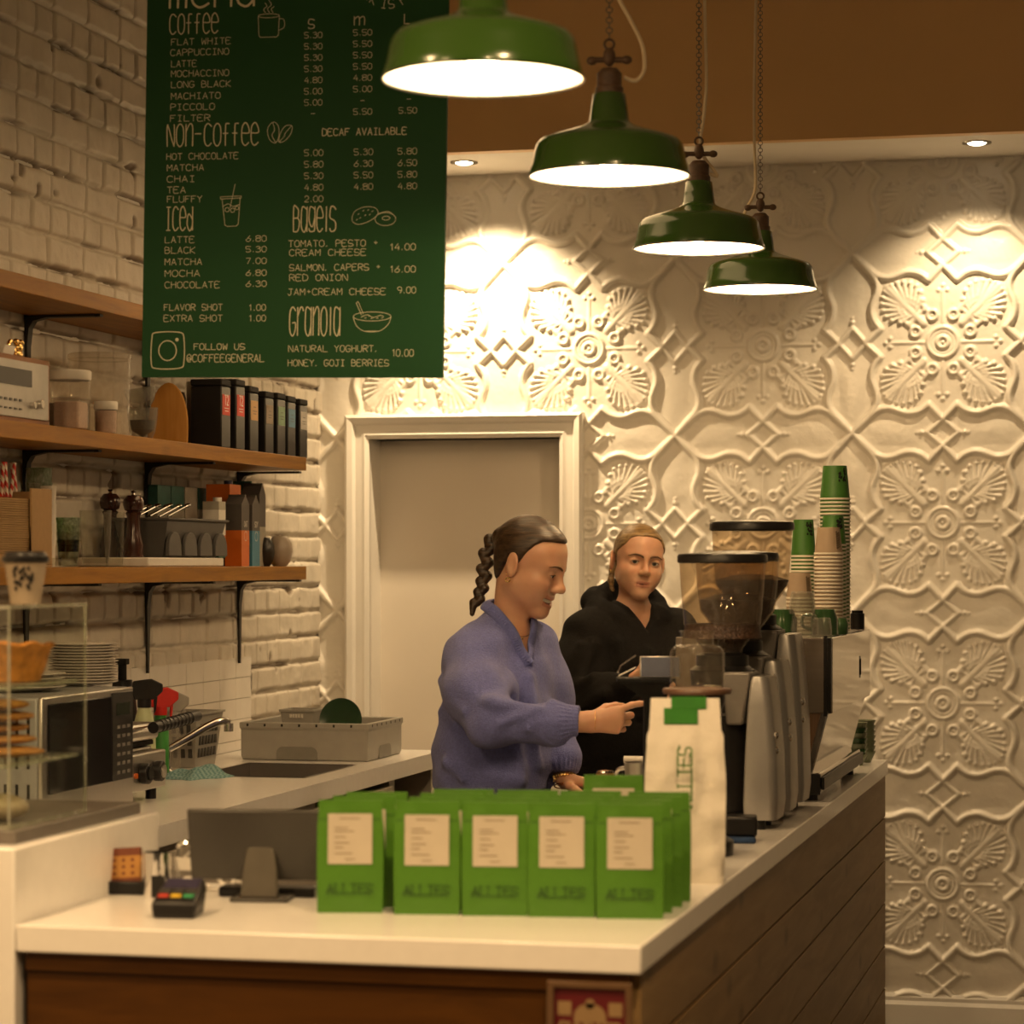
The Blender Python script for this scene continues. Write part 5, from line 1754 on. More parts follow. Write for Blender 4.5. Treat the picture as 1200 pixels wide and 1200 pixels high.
def cup_stack(px, Y, rpx, ytop, colr, hpx, lb_top, lb_rest, grp):
    s = Y / FPX
    p = pt(px, 745, Y)
    r = rpx * s
    hc = hpx * s
    total = (EYE - (ytop - 660) * s) - MTOP - .0004
    pitch = .0102
    n = max(2, int(round((total - hc) / pitch)) + 1)
    pitch = (total - hc) / (n - 1)
    b = MB()
    b.mi = 0
    b.lathe([(r * .97, .005), (r * .77, hc), (r * .70, hc), (r * .70, hc - .006), (0, hc - .006)], 28)
    b.mi = 1
    b.lathe([(r * .972, .0052), (r * .985, .0008), (r * 1.005, .0), (r * 1.03, .0025), (r * 1.005, .0055), (r * .972, .0055)], 28)
    me = None
    for k in range(n):
        if me is None:
            o = b.build('paper_cup', [colr, M_RIM])
            me = o
        else:
            o = me.copy()
            COL.objects.link(o)
        o.location = (p.x + .00012 * math.sin(k * 2.3 + px), p.y + .00012 * math.cos(k * 1.7 + px), MTOP + .0004 + k * pitch)
        if k == n - 1:
            tag(o, lb_top, 'paper cup', grp)
        else:
            tag(o, lb_rest, 'paper cup', grp)
    # print on the visible top cup
    q = MB()
    ang0 = -62 if colr is M_CUPG else -50
    for k in range(22):
        a = R(ang0 + 34 * (rng.random() - .5)) + TH
        zz = hc * (.55 + .36 * rng.random()) if colr is M_CUPG else hc * (.25 + .6 * k / 22)
        if colr is not M_CUPG:
            a = R(ang0 + 8 * (k % 3 - 1)) + TH
        rr = r * (.97 - .20 * (zz - .005) / (hc - .005)) + .0008
        q.ell((rr * math.cos(a), rr * math.sin(a), zz), (.0006, .0028, .0035), 8, 4, Matrix.Rotation(a, 3, 'Z'))
    q.build('print', M_BLACKM if colr is M_CUPG else mat('brown_print', (.12, .085, .05), .7), o, merge=False)


cup_stack(978.5, 7.30, 18.0, 546, M_CUPG, 40, 'topmost green paper cup of the tallest cup stack', 'upside-down green paper cup nested inside the tallest cup stack', 'tallest stack of green cups')
cup_stack(976.5, 7.18, 15.5, 604, M_CUPG, 36, 'topmost green paper cup of the stack in front of the tallest', 'upside-down green paper cup nested in the stack before the tallest one', 'middle stack of green cups')
cup_stack(971, 7.04, 17.0, 618, M_KCUP, 32, 'topmost taupe paper cup of the taller taupe stack', 'upside-down taupe paper cup nested in the taller taupe stack', 'taller stack of taupe cups')
cup_stack(941.5, 7.24, 15.0, 609, M_CUPG, 44, 'topmost green paper cup of the left green stack', 'upside-down green paper cup nested in the left green stack', 'left stack of green cups')
cup_stack(937, 7.06, 16.0, 671, M_KCUP, 31, 'topmost taupe paper cup of the short taupe stack behind the glasses', 'upside-down taupe paper cup nested in the short taupe stack', 'short stack of taupe cups')
M_TUMB = glass('tumbler_glass', (.86, .87, .84), ior=1.8, milky=.08)
for (px, Y, z, r, h, lb) in ((943, 6.84, 0, .037, .055, 'lower clear glass tumbler upside down on the espresso machine'), (940, 6.84, .056, .034, .058, 'upper clear glass tumbler upside down on top of the other tumbler'),
                             (963, 6.76, 0, .026, .048, 'small clear glass cup at the near edge of the espresso machine top')):
    p = pt(px, 745, Y)
    n = 40
    rings = []
    for rr, zz in ((1.0, 0), (1.0, .03), (.97, .4), (.85, .95), (.75, 1.0), (0.01, 1.0), (.01, .92), (.72, .9), (.90, .35), (.93, 0)):
        rings.append([(r * rr * (1 + (.02 if i % 5 < 2 and .1 < zz < .96 else 0)) * math.cos(2 * PI * i / n), r * rr * (1 + (.02 if i % 5 < 2 and .1 < zz < .96 else 0)) * math.sin(2 * PI * i / n), zz * h) for i in range(n)])
    o = MB().loft(rings, (False, False)).build('glass_tumbler', M_TUMB)
    tag(at(o, (p.x, p.y, MTOP + .0004 + z)), lb, 'glass')
M_GMUG = mat('green_mug_glaze', (.03, .085, .028), .15, var=.05, coat=.3)
for k, (px, Y, h, lb) in enumerate(((966, 6.90, .070, 'dark green mug with handle on the machine top, beside the clear glasses'), (918, 6.88, .070, 'dark green cup behind the grinder hopper at the machine near corner'), (984, 6.97, .045, 'low green cup at the machine back edge'))):
    p = pt(px, 745, Y)
    t = thing('mug', lb, 'mug', (p.x, p.y, MTOP + .0004), R(200))
    MB().lathe([(.036 if k < 2 else .02, 0), (.036 if k < 2 else .022, .004), (.036 if k < 2 else .024, h * .6), (.026 if k < 2 else .018, h - .003), (.0, h)], 28).build('body', M_GMUG, t)
    if k < 2:
        MB().tube(curve_pts([(.034, 0, h * .75), (.056, 0, h * .68), (.058, 0, h * .35), (.035, 0, h * .2)], 5), .0045, 8).build('handle', M_GMUG, t)
p = pt(1004, 737, 7.43)
t = thing('black_canister', 'small black canister at the far right corner of the espresso machine', 'canister', (ex1 - .03, ey1 - .06, MTOP + .0003))
MB().cyl((0, 0, 0), .020, .045, 20).build('body', M_BLACK, t)
MB().cyl((0, 0, .0452), .016, .008, 20).build('lid', M_BLACKM, t)
# espresso cups beyond the machine
M_GCUP = mat('pale_green_cup', (.20, .23, .14), .25, var=.1)
for (px, Y, n, lb, m) in ((1003, 7.86, 7, 'small green espresso cup in the nearer stack past the machine', M_GMUG), (1013, 7.98, 7, 'small pale espresso cup in the farther stack past the machine', M_GCUP)):
    p = pt(px, 900, Y)
    for k in range(n):
        o = MB().lathe([(0, .0), (.020, .0), (.021, .004), (.033, .030), (.034, .034), (.031, .034), (.018, .006), (0, .006)], 24).build('espresso_cup', m if k % 2 else M_GCUP)
        tag(at(o, (p.x, p.y, CZ + .0003 + .0155 * k)), lb if k < n - 1 else lb.replace('small', 'topmost'), 'cup', lb.split(' in the ')[1].split(' stack')[0] + ' stack of espresso cups')

# grinders
M_HOPPER = glass('smoky_hopper', (.80, .71, .58), ior=1.5, milky=.05)
M_BEAN = mat('coffee_beans', (.045, .022, .012), .5, var=.5, scale=140, bump=.6, bscale=160)


def grinder(v0, ztop, zlid, wv, lb, beans=.0, lid_r=.102):
    t = thing('coffee_grinder', lb, 'coffee grinder', (-.805, v0, CZ), 0, 'silver coffee grinders on the counter')
    yc = wv / 2
    # tapered rear shell, rounded
    rings = []
    for z, f, xf, xr in ((.022, .90, -.078, -.004), (.06, 1.0, -.078, 0.0), (ztop * .5, 1.0, -.074, -.003), (ztop * .8, .98, -.068, -.012), (ztop - .012, .96, -.062, -.020), (ztop, .93, -.059, -.023)):
        hw = wv / 2 * f
        r = .022
        pts = []
        for (cx_, cy_, a0) in ((xf + .006, yc - hw + .006, 180), (xr - r, yc - hw + r, 270), (xr - r, yc + hw - r, 0), (xf + .006, yc + hw - .006, 90)):
            rr = .006 if cx_ == xf + .006 else r
            for q in range(5):
                a = R(a0 + 90 * q / 4)
                pts.append((cx_ + rr * math.cos(a), cy_ + rr * math.sin(a), z))
        rings.append(pts)
    MB().loft(rings).build('rear_shell', M_SILVER, t, angle=50)
    for fx_, fy_, fh in ((-.045, yc - wv * .3, .0225), (-.045, yc + wv * .3, .0225), (-.20, yc, .0125)):
        MB().cyl((fx_, fy_, .0002), .014, fh).build('foot', M_BLACK, t)
    for z in (ztop * .52, ztop * .62):
        MB().ell((-.0065, yc - wv * .36, z), (.008, .010, .010), 12, 8).build('stud', M_CHROME, t)
    MB().box((-.215, yc - .055, .0128), (-.079, yc + .055, .034)).build('tray', M_BLACK, t, bevel=.008)
    MB().lathe([(.0, .036), (.05, .036), (.052, .05), (.052, ztop - .09), (.0, ztop - .09)], 28, (-.1325, yc, 0)).build('motor_column', M_BLACK, t)
    MB().hexa([(-.118, yc - wv * .42, ztop - .11), (-.080, yc - wv * .42, ztop - .11), (-.080, yc + wv * .3, ztop - .11), (-.118, yc + wv * .3, ztop - .11)],
              [(-.126, yc - wv * .46, ztop + .01), (-.060, yc - wv * .46, ztop + .01), (-.060, yc + wv * .3, ztop + .01), (-.126, yc + wv * .3, ztop + .01)]).build('dosing_head', mat('grey_casting', (.20, .185, .17), .42, metal=.4), t, bevel=.006)
    MB().lathe([(.0, ztop - .03), (.07, ztop - .03), (.075, ztop + .012), (.06, ztop + .022), (.06, ztop + .045), (.047, ztop + .05), (.0, ztop + .05)], 32, (-.137, yc, 0)).build('collar', M_BLACK, t)
    MB().rod((-.20, yc, ztop * .55), (-.30, yc, ztop * .55 - .01), .012, 12).box((-.215, yc - .03, ztop * .5), (-.185, yc + .03, ztop * .58)).build('portafilter_fork', M_BLACK, t)
    hz = zlid
    h = MB().lathe([(.044, ztop + .051), (.046, ztop + .06), (.088, ztop + .115), (.0955, hz - .06), (.0985, hz - .001)], 40, (-.137, yc, 0)).build('hopper', M_HOPPER, t)
    if beans:
        zb = ztop + .06 + (hz - ztop - .06) * beans
        MB().lathe([(.040, ztop + .053), (.043, ztop + .062), (.085, ztop + .117), (.0905, zb), (.05, zb + .012), (0, zb + .015)], 36, (-.137, yc, 0)).build('bean_fill', M_BEAN, h)
    MB().lathe([(lid_r * .96, hz - .010), (lid_r, hz - .008), (lid_r, hz + .006), (lid_r * .97, hz + .011), (.04, hz + .016), (0, hz + .016)], 44, (-.137, yc, 0)).build('lid', M_BLACK, t)
    return t


grinder(5.90, .345, .610, .165, 'nearest silver coffee grinder with a nearly empty clear hopper', .12, .103)
grinder(6.125, .372, .614, .165, 'middle silver coffee grinder, its hopper half full of dark beans', .45, .098)
grinder(6.36, .428, .690, .175, 'farthest and tallest silver coffee grinder, wide black lid on its clear hopper', .35, .104)

# jar grinder behind the white bag
p = pt(817, 805, 5.45)
t = thing('jar_grinder', 'small grinder with a clear glass jar hopper and brown collar, behind the white bag', 'coffee grinder', (p.x, p.y, CZ))
zc = EYE - (806 - 660) / FPX * 5.45 - CZ
MB().lathe([(0, .0003), (.075, .0003), (.075, .03), (.05, .045), (.046, zc - .06), (.058, zc - .03), (.058, zc - .012), (0, zc - .012)], 32).build('body', M_BLACK, t)
MB().lathe([(0, zc - .0118), (.070, zc - .0118), (.072, zc - .006), (.070, zc - .001), (0, zc)], 36).build('collar', mat('brown_collar', (.13, .07, .045), .4), t)
MB().lathe([(.046, zc + .0005), (.054, zc + .004), (.0565, zc + .012), (.0565, zc + .068), (.054, zc + .078), (.046, zc + .086), (.034, zc + .090), (.034, zc + .112), (.037, zc + .117), (.03, zc + .117)], 40).build('jar', glass('jar_glass', (.92, .88, .80), ior=1.9, milky=.025), t)
# flared stand with steel framed screen
p = pt(757, 800, 5.80)
t = thing('black_stand', 'black flared stand carrying a small steel-framed screen, left of the glass jar grinder', 'stand', (p.x, p.y, CZ), TH)
zc = EYE - (794 - 660) / FPX * 5.8 - CZ
MB().loft([rect(-.02, .055, -.03, .04, .0003), rect(-.006, .045, -.02, .035, .03), rect(-.004, .045, -.02, .035, zc - .048), rect(-.050, .05, -.04, .045, zc - .012), rect(-.064, .056, -.046, .05, zc - .010), rect(-.064, .056, -.046, .05, zc)]).build('body', mat('deep_black', (.005, .005, .005), .6, spec=.15), t, bevel=.003)
q = Matrix.Translation((.018, -.02, zc + .0005)) @ Matrix.Rotation(R(-14), 4, 'X')
MB(q).box((-.032, 0, 0), (.056, .008, .048)).build('frame', M_STEEL, t, bevel=.002)
MB(q).box((-.030, -.0012, .002), (.054, -.0002, .046)).build('screen', mat('blue_grey_screen', (.07, .08, .12), .5, spec=.2), t, smooth=False)
MB().rod((-.055, .01, zc + .025), (-.022, .01, zc + .048), .0018, 8).rod((-.062, -.01, zc + .012), (-.055, .01, zc + .025), .0018, 8).rod((-.060, -.02, zc + .004), (-.022, -.01, zc + .022), .0018, 8).build('wire_rest', M_CHROME, t)
o = tag(at(MB().lathe([(0, 0), (.02, 0), (.024, .006), (.018, .013), (0, .016)], 24).build('steel_disc', M_STEEL), (p.x + .026, p.y + .035, CZ + zc + .0005)), 'small steel tamper disc resting beside the framed screen', 'tamper')
# steel jug, wooden tamper, green tape holder
p = pt(750, 900, 6.05)
t = thing('milk_jug', 'steel milk jug half hidden behind the white bag', 'jug', (p.x, p.y, CZ), R(160))
MB().lathe([(0, .0005), (.040, .0005), (.043, .006), (.042, .05), (.034, .105), (.036, .145), (.0345, .145), (.032, .105), (.038, .05), (0, .006)], 32).build('body', M_STEEL, t)
MB().tube(curve_pts([(.034, 0, .13), (.062, 0, .12), (.062, 0, .06), (.040, 0, .035)], 6), .005, 8).build('handle', M_STEEL, t)
p = pt(709, 905, 6.2)
t = thing('tamper', 'wooden handled tamper with a bright ring near the black hoodie', 'tamper', (p.x, p.y, CZ))
zt = EYE - (902 - 660) / FPX * 6.2 - CZ
MB().cyl((0, 0, .0003), .029, .03, 28).build('base', M_CHROME, t, bevel=.002)
MB().lathe([(.012, .0305), (.011, .055), (.018, zt - .025), (.0225, zt - .012), (.018, zt - .003), (0, zt - .002)], 24).build('handle', mat('tamper_wood', (.16, .06, .025), .35, var=.2), t)
MB().lathe([(.0205, zt - .006), (.019, zt - .0015), (.0, zt)], 24).build('cap', M_CHROME, t)
p = pt(738, 858, 6.1)
t = thing('knock_box', 'black knock box with a pale bar beyond the white bag', 'knock box', (p.x - .0, p.y + .25, CZ))
MB().box((-.06, -.07, .0005), (.06, .07, .12)).build('body', M_BLACKM, t, bevel=.008)
MB().rod((-.062, 0, .128), (.062, 0, .128), .009, 14).build('bar', M_PLASTW, t)
# black scale and blue cloth by the nearest grinder
p = on_z(876, 985, CZ)
t = MB().box((-.045, -.05, .0), (.03, .05, .012)).build('blue_cloth', mat('blue_cloth', (.02, .05, .13), .9, var=.3, scale=60), bevel=.005)
tag(at(t, (p.x - .01, p.y - .02, CZ + .0004), R(10)), 'folded dark blue cloth under the black block at the nearest grinder', 'cloth')
t = MB().box((-.04, -.03, .0), (.028, .045, .042)).build('tamping_mat', M_BLACK, bevel=.005)
tag(at(t, (p.x - .005, p.y - .015, CZ + .0130), R(8)), 'black rubber block sitting on the blue cloth beside the white bag', 'block')

# ================================================================== PEOPLE: smooth distance-field bodies


def smin(a, b, k):
    if k <= 0:
        return np.minimum(a, b)
    h = np.maximum(k - np.abs(a - b), 0) / k
    return np.minimum(a, b) - h * h * k * .25


class Field:
    """ordered blend of round cones, ellipsoids and functions"""

    def __init__(self):
        self.p = []
        self.disp = []
        self.fr = None

    def frame(self, O=None, F=None, U=None, s=1.0):
        if O is None:
            self.fr = None
            return self
        F = np.array(F, float); F /= np.linalg.norm(F)
        U = np.array(U, float); U -= F * U.dot(F); U /= np.linalg.norm(U)
        Lf = np.cross(U, F)
        self.fr = (np.array(O, float), np.stack([F, Lf, U], 1), s)
        return self

    def add(self, fn, k=.02, op='u'):
        fr = self.fr
        if fr is None:
            self.p.append((fn, k, op))
        else:
            O, Rm, s = fr
            self.p.append((lambda P: fn((P - O) @ Rm / s) * s, k * s, op))
        return self

    def cone(self, a, b, ra, rb, k=.02, op='u'):
        a, b = np.array(a, float), np.array(b, float)
        d = b - a
        L2 = max(d.dot(d), 1e-12)

        def fn(P):
            t = np.clip((P - a) @ d / L2, 0, 1)
            q = P - a - t[:, None] * d
            return np.sqrt((q * q).sum(1)) - (ra + (rb - ra) * t)
        return self.add(fn, k, op)

    def chain(self, pts, rs, k=.02, op='u'):
        for i in range(len(pts) - 1):
            self.cone(pts[i], pts[i + 1], rs[i], rs[i + 1], k, op)
        return self

    def ell(self, c, r, k=.02, op='u', rot=None):
        c, r = np.array(c, float), np.array(r, float)
        Q = None if rot is None else np.array(rot.to_3x3())

        def fn(P):
            q = P - c
            if Q is not None:
                q = q @ Q
            k0 = np.sqrt(((q / r) ** 2).sum(1))
            k1 = np.sqrt(((q / (r * r)) ** 2).sum(1))
            return k0 * (k0 - 1) / np.maximum(k1, 1e-9)
        return self.add(fn, k, op)

    def ev(self, P, idx=None):
        d = None
        for i in (range(len(self.p)) if idx is None else idx):
            fn, k, op = self.p[i]
            e = fn(P)
            if d is None:
                d = e
            elif op == 'u':
                d = smin(d, e, k)
            elif op == 's':
                d = -smin(-d, e, k)
            else:
                d = -smin(-d, -e, k)
        for fn in self.disp:
            d = d + fn(P)
        return d

    def project(self, P, n=8):
        P = np.array(P, float)
        for _ in range(n):
            d = self.ev(P)
            g = np.stack([self.ev(P + e) - self.ev(P - e) for e in np.eye(3) * .002], 1)
            g /= np.maximum(np.linalg.norm(g, axis=1, keepdims=True), 1e-9)
            P = P - g * d[:, None] * .9
        return P, g

    def mesh(self, name, lo, hi, h, mats, parent, matfn=None):
        lo, hi = np.array(lo, float), np.array(hi, float)
        B = 12
        nb = np.ceil((hi - lo) / (h * B)).astype(int)
        gi = np.stack(np.meshgrid(*[np.arange(n) for n in nb], indexing='ij'), -1).reshape(-1, 3)
        cen = lo + (gi + .5) * B * h
        hd = B * h * .5 * 1.7321
        each = [(fn(cen), k, op) for fn, k, op in self.p]
        f = self.ev(cen)
        act = np.nonzero(np.abs(f) < hd * 1.5 + .008)[0]
        N = nb * B + 3
        loc = np.stack(np.meshgrid(*[np.arange(B + 1)] * 3, indexing='ij'), -1).reshape(-1, 3)
        cid, cpos, edges = [], [], []
        cor = [(i, j, k) for i in (0, 1) for j in (0, 1) for k in (0, 1)]
        ed = [(a, b) for a in range(8) for b in range(a + 1, 8) if sum(abs(cor[a][q] - cor[b][q]) for q in range(3)) == 1]
        for bi in act:
            idx = [i for i, (e, k, op) in enumerate(each) if (i == 0) or (op == 'u' and e[bi] < f[bi] + 2.6 * hd + k + .02) or (op != 'u')]
            idx = [i for i in idx if not (each[i][2] == 's' and each[i][0][bi] > 1.8 * hd + each[i][1] + .01)]
            base = gi[bi] * B
            P = lo + (base + loc) * h
            d = self.ev(P, idx).reshape(B + 1, B + 1, B + 1)
            s = d < 0
            if s.all() or not s.any():
                continue
            c8 = [s[i:B + i, j:B + j, k:B + k] for i, j, k in cor]
            cnt = sum(x.astype(np.int8) for x in c8)
            A = np.argwhere((cnt > 0) & (cnt < 8))
            if not len(A):
                continue
            V = np.stack([d[A[:, 0] + i, A[:, 1] + j, A[:, 2] + k] for i, j, k in cor], 1)
            acc = np.zeros((len(A), 3)); n = np.zeros(len(A))
            for a, b in ed:
                va, vb = V[:, a], V[:, b]
                m = (va < 0) != (vb < 0)
                t = np.where(m, va / np.where(m, va - vb, 1), 0)
                p = np.array(cor[a]) + t[:, None] * (np.array(cor[b]) - np.array(cor[a]))
                acc += p * m[:, None]; n += m
            G = base + A
            cid.append((G[:, 0] * N[1] + G[:, 1]) * N[2] + G[:, 2])
            cpos.append(lo + (G + acc / n[:, None]) * h)
            for ax in range(3):
                sl = [slice(0, B)] * 3; s2 = list(sl); s2[ax] = slice(1, B + 1)
                a0, a1 = s[tuple(sl)], s[tuple(s2)]
                E = np.argwhere(a0 != a1)
                if len(E):
                    edges.append(np.concatenate([base + E, np.full((len(E), 1), ax), a0[tuple(E.T)][:, None].astype(int)], 1))
        cid = np.concatenate(cid); cpos = np.concatenate(cpos); E = np.concatenate(edges)
        o = np.argsort(cid); cid, cpos = cid[o], cpos[o]
        st = np.array([N[1] * N[2], N[2], 1])
        faces = []
        for ax in range(3):
            e = E[E[:, 3] == ax]
            u, v = (ax + 1) % 3, (ax + 2) % 3
            c0 = e[:, :3] @ st
            q = np.stack([c0, c0 - st[u], c0 - st[u] - st[v], c0 - st[v]], 1)
            j = np.clip(np.searchsorted(cid, q), 0, len(cid) - 1)
            ok = (cid[j] == q).all(1)
            j, sg = j[ok], e[ok, 4]
            j = np.where(sg[:, None] == 1, j, j[:, ::-1])
            faces.append(j)
        Fc = np.concatenate(faces)
        me = bpy.data.meshes.new(name)
        me.vertices.add(len(cpos))
        me.vertices.foreach_set('co', cpos.reshape(-1).astype(np.float32))
        me.loops.add(Fc.size)
        me.loops.foreach_set('vertex_index', Fc.reshape(-1).astype(np.int32))
        me.polygons.add(len(Fc))
        me.polygons.foreach_set('loop_start', (np.arange(len(Fc)) * 4).astype(np.int32))
        me.polygons.foreach_set('use_smooth', np.ones(len(Fc), bool))
        if matfn is not None:
            me.polygons.foreach_set('material_index', matfn(cpos[Fc].mean(1)).astype(np.int32))
        me.update(calc_edges=True)
        for m in mats:
            me.materials.append(m)
        ob = bpy.data.objects.new(name, me)
        COL.objects.link(ob)
        ob.parent = parent
        return ob


def poly_sd(x, y, pts):
    """signed distance to a closed 2d polygon, negative inside"""
    d = np.full(x.shape, 1e9)
    ins = np.zeros(x.shape, bool)
    n = len(pts)
    for i in range(n):
        ax, ay = pts[i]; bx, by = pts[(i + 1) % n]
        ex, ey = bx - ax, by - ay
        wx, wy = x - ax, y - ay
        t = np.clip((wx * ex + wy * ey) / (ex * ex + ey * ey), 0, 1)
        d = np.minimum(d, (wx - t * ex) ** 2 + (wy - t * ey) ** 2)
        c = ((ay > y) != (by > y)) & (x < ex * (y - ay) / (ey if abs(ey) > 1e-12 else 1e-12) + ax)
        ins ^= c
    return np.where(ins, -1, 1) * np.sqrt(d)


def head(F, O, fwd, up, s, smile, neck, ear=0.0):
    """skull, face, ears and neck"""
    F.frame(O, fwd, up, s)
    F.ell((-.004, 0, .031), (.080, .0715, .076), 0)
    F.ell((.040, 0, .035), (.046, .058, .048), .03)
    F.ell((.026, 0, -.022), (.058, .0585, .080), .03)
    for q in (-1, 1):
        F.cone((.000, q * .044, -.052), (.064, q * .014, -.099), .020, .014, .03)
        F.ell((.056, q * .040, -.036 + .006 * smile), (.024, .021, .020), .028)
        F.cone((.079, q * .012, .017), (.066, q * .044, .014), .0095, .009, .02)
    F.ell((.076, 0, -.101), (.017, .018, .014), .022)
    F.ell((.068, 0, -.070), (.0235, .032, .024), .02)
    for q in (-1, 1):
        F.ell((.044, q * .036, -.048), (.030, .019, .030), .03)
    F.cone((.0845, 0, .006), (.1035, 0, -.028), .0072, .0085, .020)
    F.ell((.1055, 0, -.0325), (.0100, .0100, .0090), .010)
    for q in (-1, 1):
        F.ell((.0955, q * .0115, -.0375), (.0095, .0065, .0066), .009)
        F.ell((.100, q * .0065, -.0455), (.005, .0034, .0036), .003, 's')
        F.ell((.100, q * .0315, -.003), (.021, .0185, .0105), .016, 's')
        F.ell((.0725, q * .0315, -.0035), (.0150, .0165, .0135), .004)
        sl = .0030 if smile > .5 else .0050
        F.ell((.090, q * .0315, -.0040 - .001 * smile), (.012, .0135, sl), .003, 's')
    bend = 4.5 * smile + 1.2

    def lip(c, r):
        c, r = np.array(c), np.array(r)

        def fn(P):
            q = P.copy()
            q[:, 2] -= bend * P[:, 1] ** 2
            q[:, 0] += 9.0 * P[:, 1] ** 2
            q = q - c
            k0 = np.sqrt(((q / r) ** 2).sum(1)); k1 = np.sqrt(((q / (r * r)) ** 2).sum(1))
            return k0 * (k0 - 1) / np.maximum(k1, 1e-9)
        return fn
    wid = .023 + .012 * (smile > .5)
    op = .0046 * (smile > .5)
    F.add(lip((.0872, 0, -.0655 + op * .6), (.0080, wid, .0046)), .006)
    F.add(lip((.0858, 0, -.0760 - op), (.0082, wid * .86, .0050)), .006)
    F.add(lip((.0955 - .0035 * (smile > .5), 0, -.0708), (.0170, wid * .98, .0011 + op)), .003, 's')
    for q in (-1, 1):
        tilt = Matrix.Rotation(R(-12), 3, 'Y') @ Matrix.Rotation(q * R(18 + 14 * (ear > 0)), 3, 'Z')
        F.ell((-.010, q * (.0735 + ear), -.010), (.0175, .0075, .031), .006, rot=tilt)
        F.ell((-.006, q * (.0815 + ear), -.010), (.0095, .0045, .018), .004, 's', rot=tilt)
    # neck, in body space
    a = np.array(O) + F.fr[1] @ (np.array([-.016, 0, -.050]) * s)
    F.frame()
    F.cone(a, neck, .044 * s, .047, .028)


def lips_at(P, O, fr, s, smile):
    q = (P - O) @ fr[1] / s
    bend = 4.5 * smile + 1.2
    z = q[:, 2] - bend * q[:, 1] ** 2
    m = (np.abs(z + .0708) < .0092 + .0045 * (smile > .5)) & (np.abs(q[:, 1]) < .0215 + .010 * (smile > .5)) & (q[:, 0] > .074)
    return m


def hand(F, wrist, a, up, back, side, pose, r0=.0255, s=1.0):
    """wrist point, a = towards fingers, up = towards the index side, back = back of hand normal; pose = list of 4 finger (dir1, dir2, dir3)"""
    a, up, back = [np.array(v, float) / np.linalg.norm(v) for v in (a, up, back)]
    W = np.array(wrist, float)

    def pnt(x, y, z):
        return W + (a * x + up * y + back * z) * s
    F.chain([pnt(0, .010, 0), pnt(.085, .028, .0)], [.016, .013], .012)
    F.chain([pnt(0, .002, .002), pnt(.088, .009, .003)], [.017, .0125], .012)
    F.chain([pnt(0, -.006, .001), pnt(.084, -.010, .002)], [.016, .0120], .012)
    F.chain([pnt(0, -.010, -.001), pnt(.075, -.028, -.001)], [.015, .0115], .012)
    base = [(.087, .029, 0), (.090, .0095, .002), (.086, -.010, .001), (.077, -.028, -.002)]
    lens = [(.040, .024, .020), (.044, .027, .021), (.041, .025, .020), (.033, .019, .018)]
    rad = [.0098, .0098, .0094, .0084]
    for i in range(4):
        p = pnt(*base[i])
        pts = [p]
        for L, d in zip(lens[i], pose[i]):
            dv = a * d[0] + up * d[1] + back * d[2]
            dv /= np.linalg.norm(dv)
            p = p + dv * L * s
            pts.append(p)
        r = rad[i] * s
        F.chain(pts, [r * 1.08, r, r * .92, r * .80], .0035)
    th = pose[4]
    p = pnt(.022, .020, -.010)
    pts = [p]
    for L, d in zip((.040, .032, .026), th):
        dv = a * d[0] + up * d[1] + back * d[2]
        dv /= np.linalg.norm(dv)
        p = p + dv * L * s
        pts.append(p)
    F.chain(pts, [.016 * s, .0125 * s, .0108 * s, .0088 * s], .006)
    return pts


def eye_mesh(root, O, fr, s, q, gaze, iris):
    c = np.array(O) + fr[1] @ (np.array([.0725, q * .0315, -.0035]) * s)
    g = Vector(gaze).normalized()
    M = Matrix.Translation(Vector(c)) @ g.to_track_quat('Z', 'Y').to_matrix().to_4x4()
    r = .0136 * s
    b = MB(M)
    for (a0, a1, mi) in ((0, 13, 2), (13, 30, 1), (30, 180, 0)):
        b.mi = mi
        n = 2 if mi else 10
        b.lathe([(r * math.sin(R(a0 + (a1 - a0) * i / n)), r * math.cos(R(a0 + (a1 - a0) * i / n))) for i in range(n + 1)], 20)
    return b.build('eye', [M_SCLERA, iris, M_BLACK], root)


def brow_mesh(root, F, O, fr, s, q, m, lift=0.0, r=.0019):
    pts = [(.10, q * .012, .0140 + lift), (.098, q * .024, .0185 + lift), (.085, q * .038, .0200 + lift), (.070, q * .050, .0150 + lift)]
    P = np.array([tuple(v) for v in curve_pts([Vector(p) for p in pts], 4)])
    W = np.array(O) + (P * s) @ fr[1].T
    W, g = F.project(W, 6)
    n = len(W)
    b = MB()
    rad = [r * (.75 + .5 * math.sin(PI * min(1, (i + 2) / n))) * (1 - .5 * i / n) for i in range(n)]
    up = Vector(fr[1][:, 2])
    rings = []
    for i in range(n):
        c = Vector(W[i]); nr = Vector(g[i])
        rings.append([c + up * (rad[i] * 1.5 * math.cos(a)) + nr * (.0011 * math.sin(a) + .0003) for a in [2 * PI * k / 8 for k in range(8)]])
    b.loft(rings)
    return b.build('eyebrow', m, root)


def lash_mesh(root, O, fr, s, q, m, drop=0.0):
    c = np.array([.0725, q * .0315, -.0035])
    P = []
    for k in range(9):
        a = R(-62 + 124 * k / 8)
        P.append(c + np.array([.0156 * math.cos(a), .0160 * math.sin(a), .0042 * math.cos(a * 1.25) - .001 - drop]))
    W = np.array(O) + (np.array(P) * s) @ fr[1].T
    MB().tube([Vector(p) for p in W], [.0006 + .0008 * math.sin(PI * k / 8) for k in range(9)], 6).build('eyelashes', m, root)


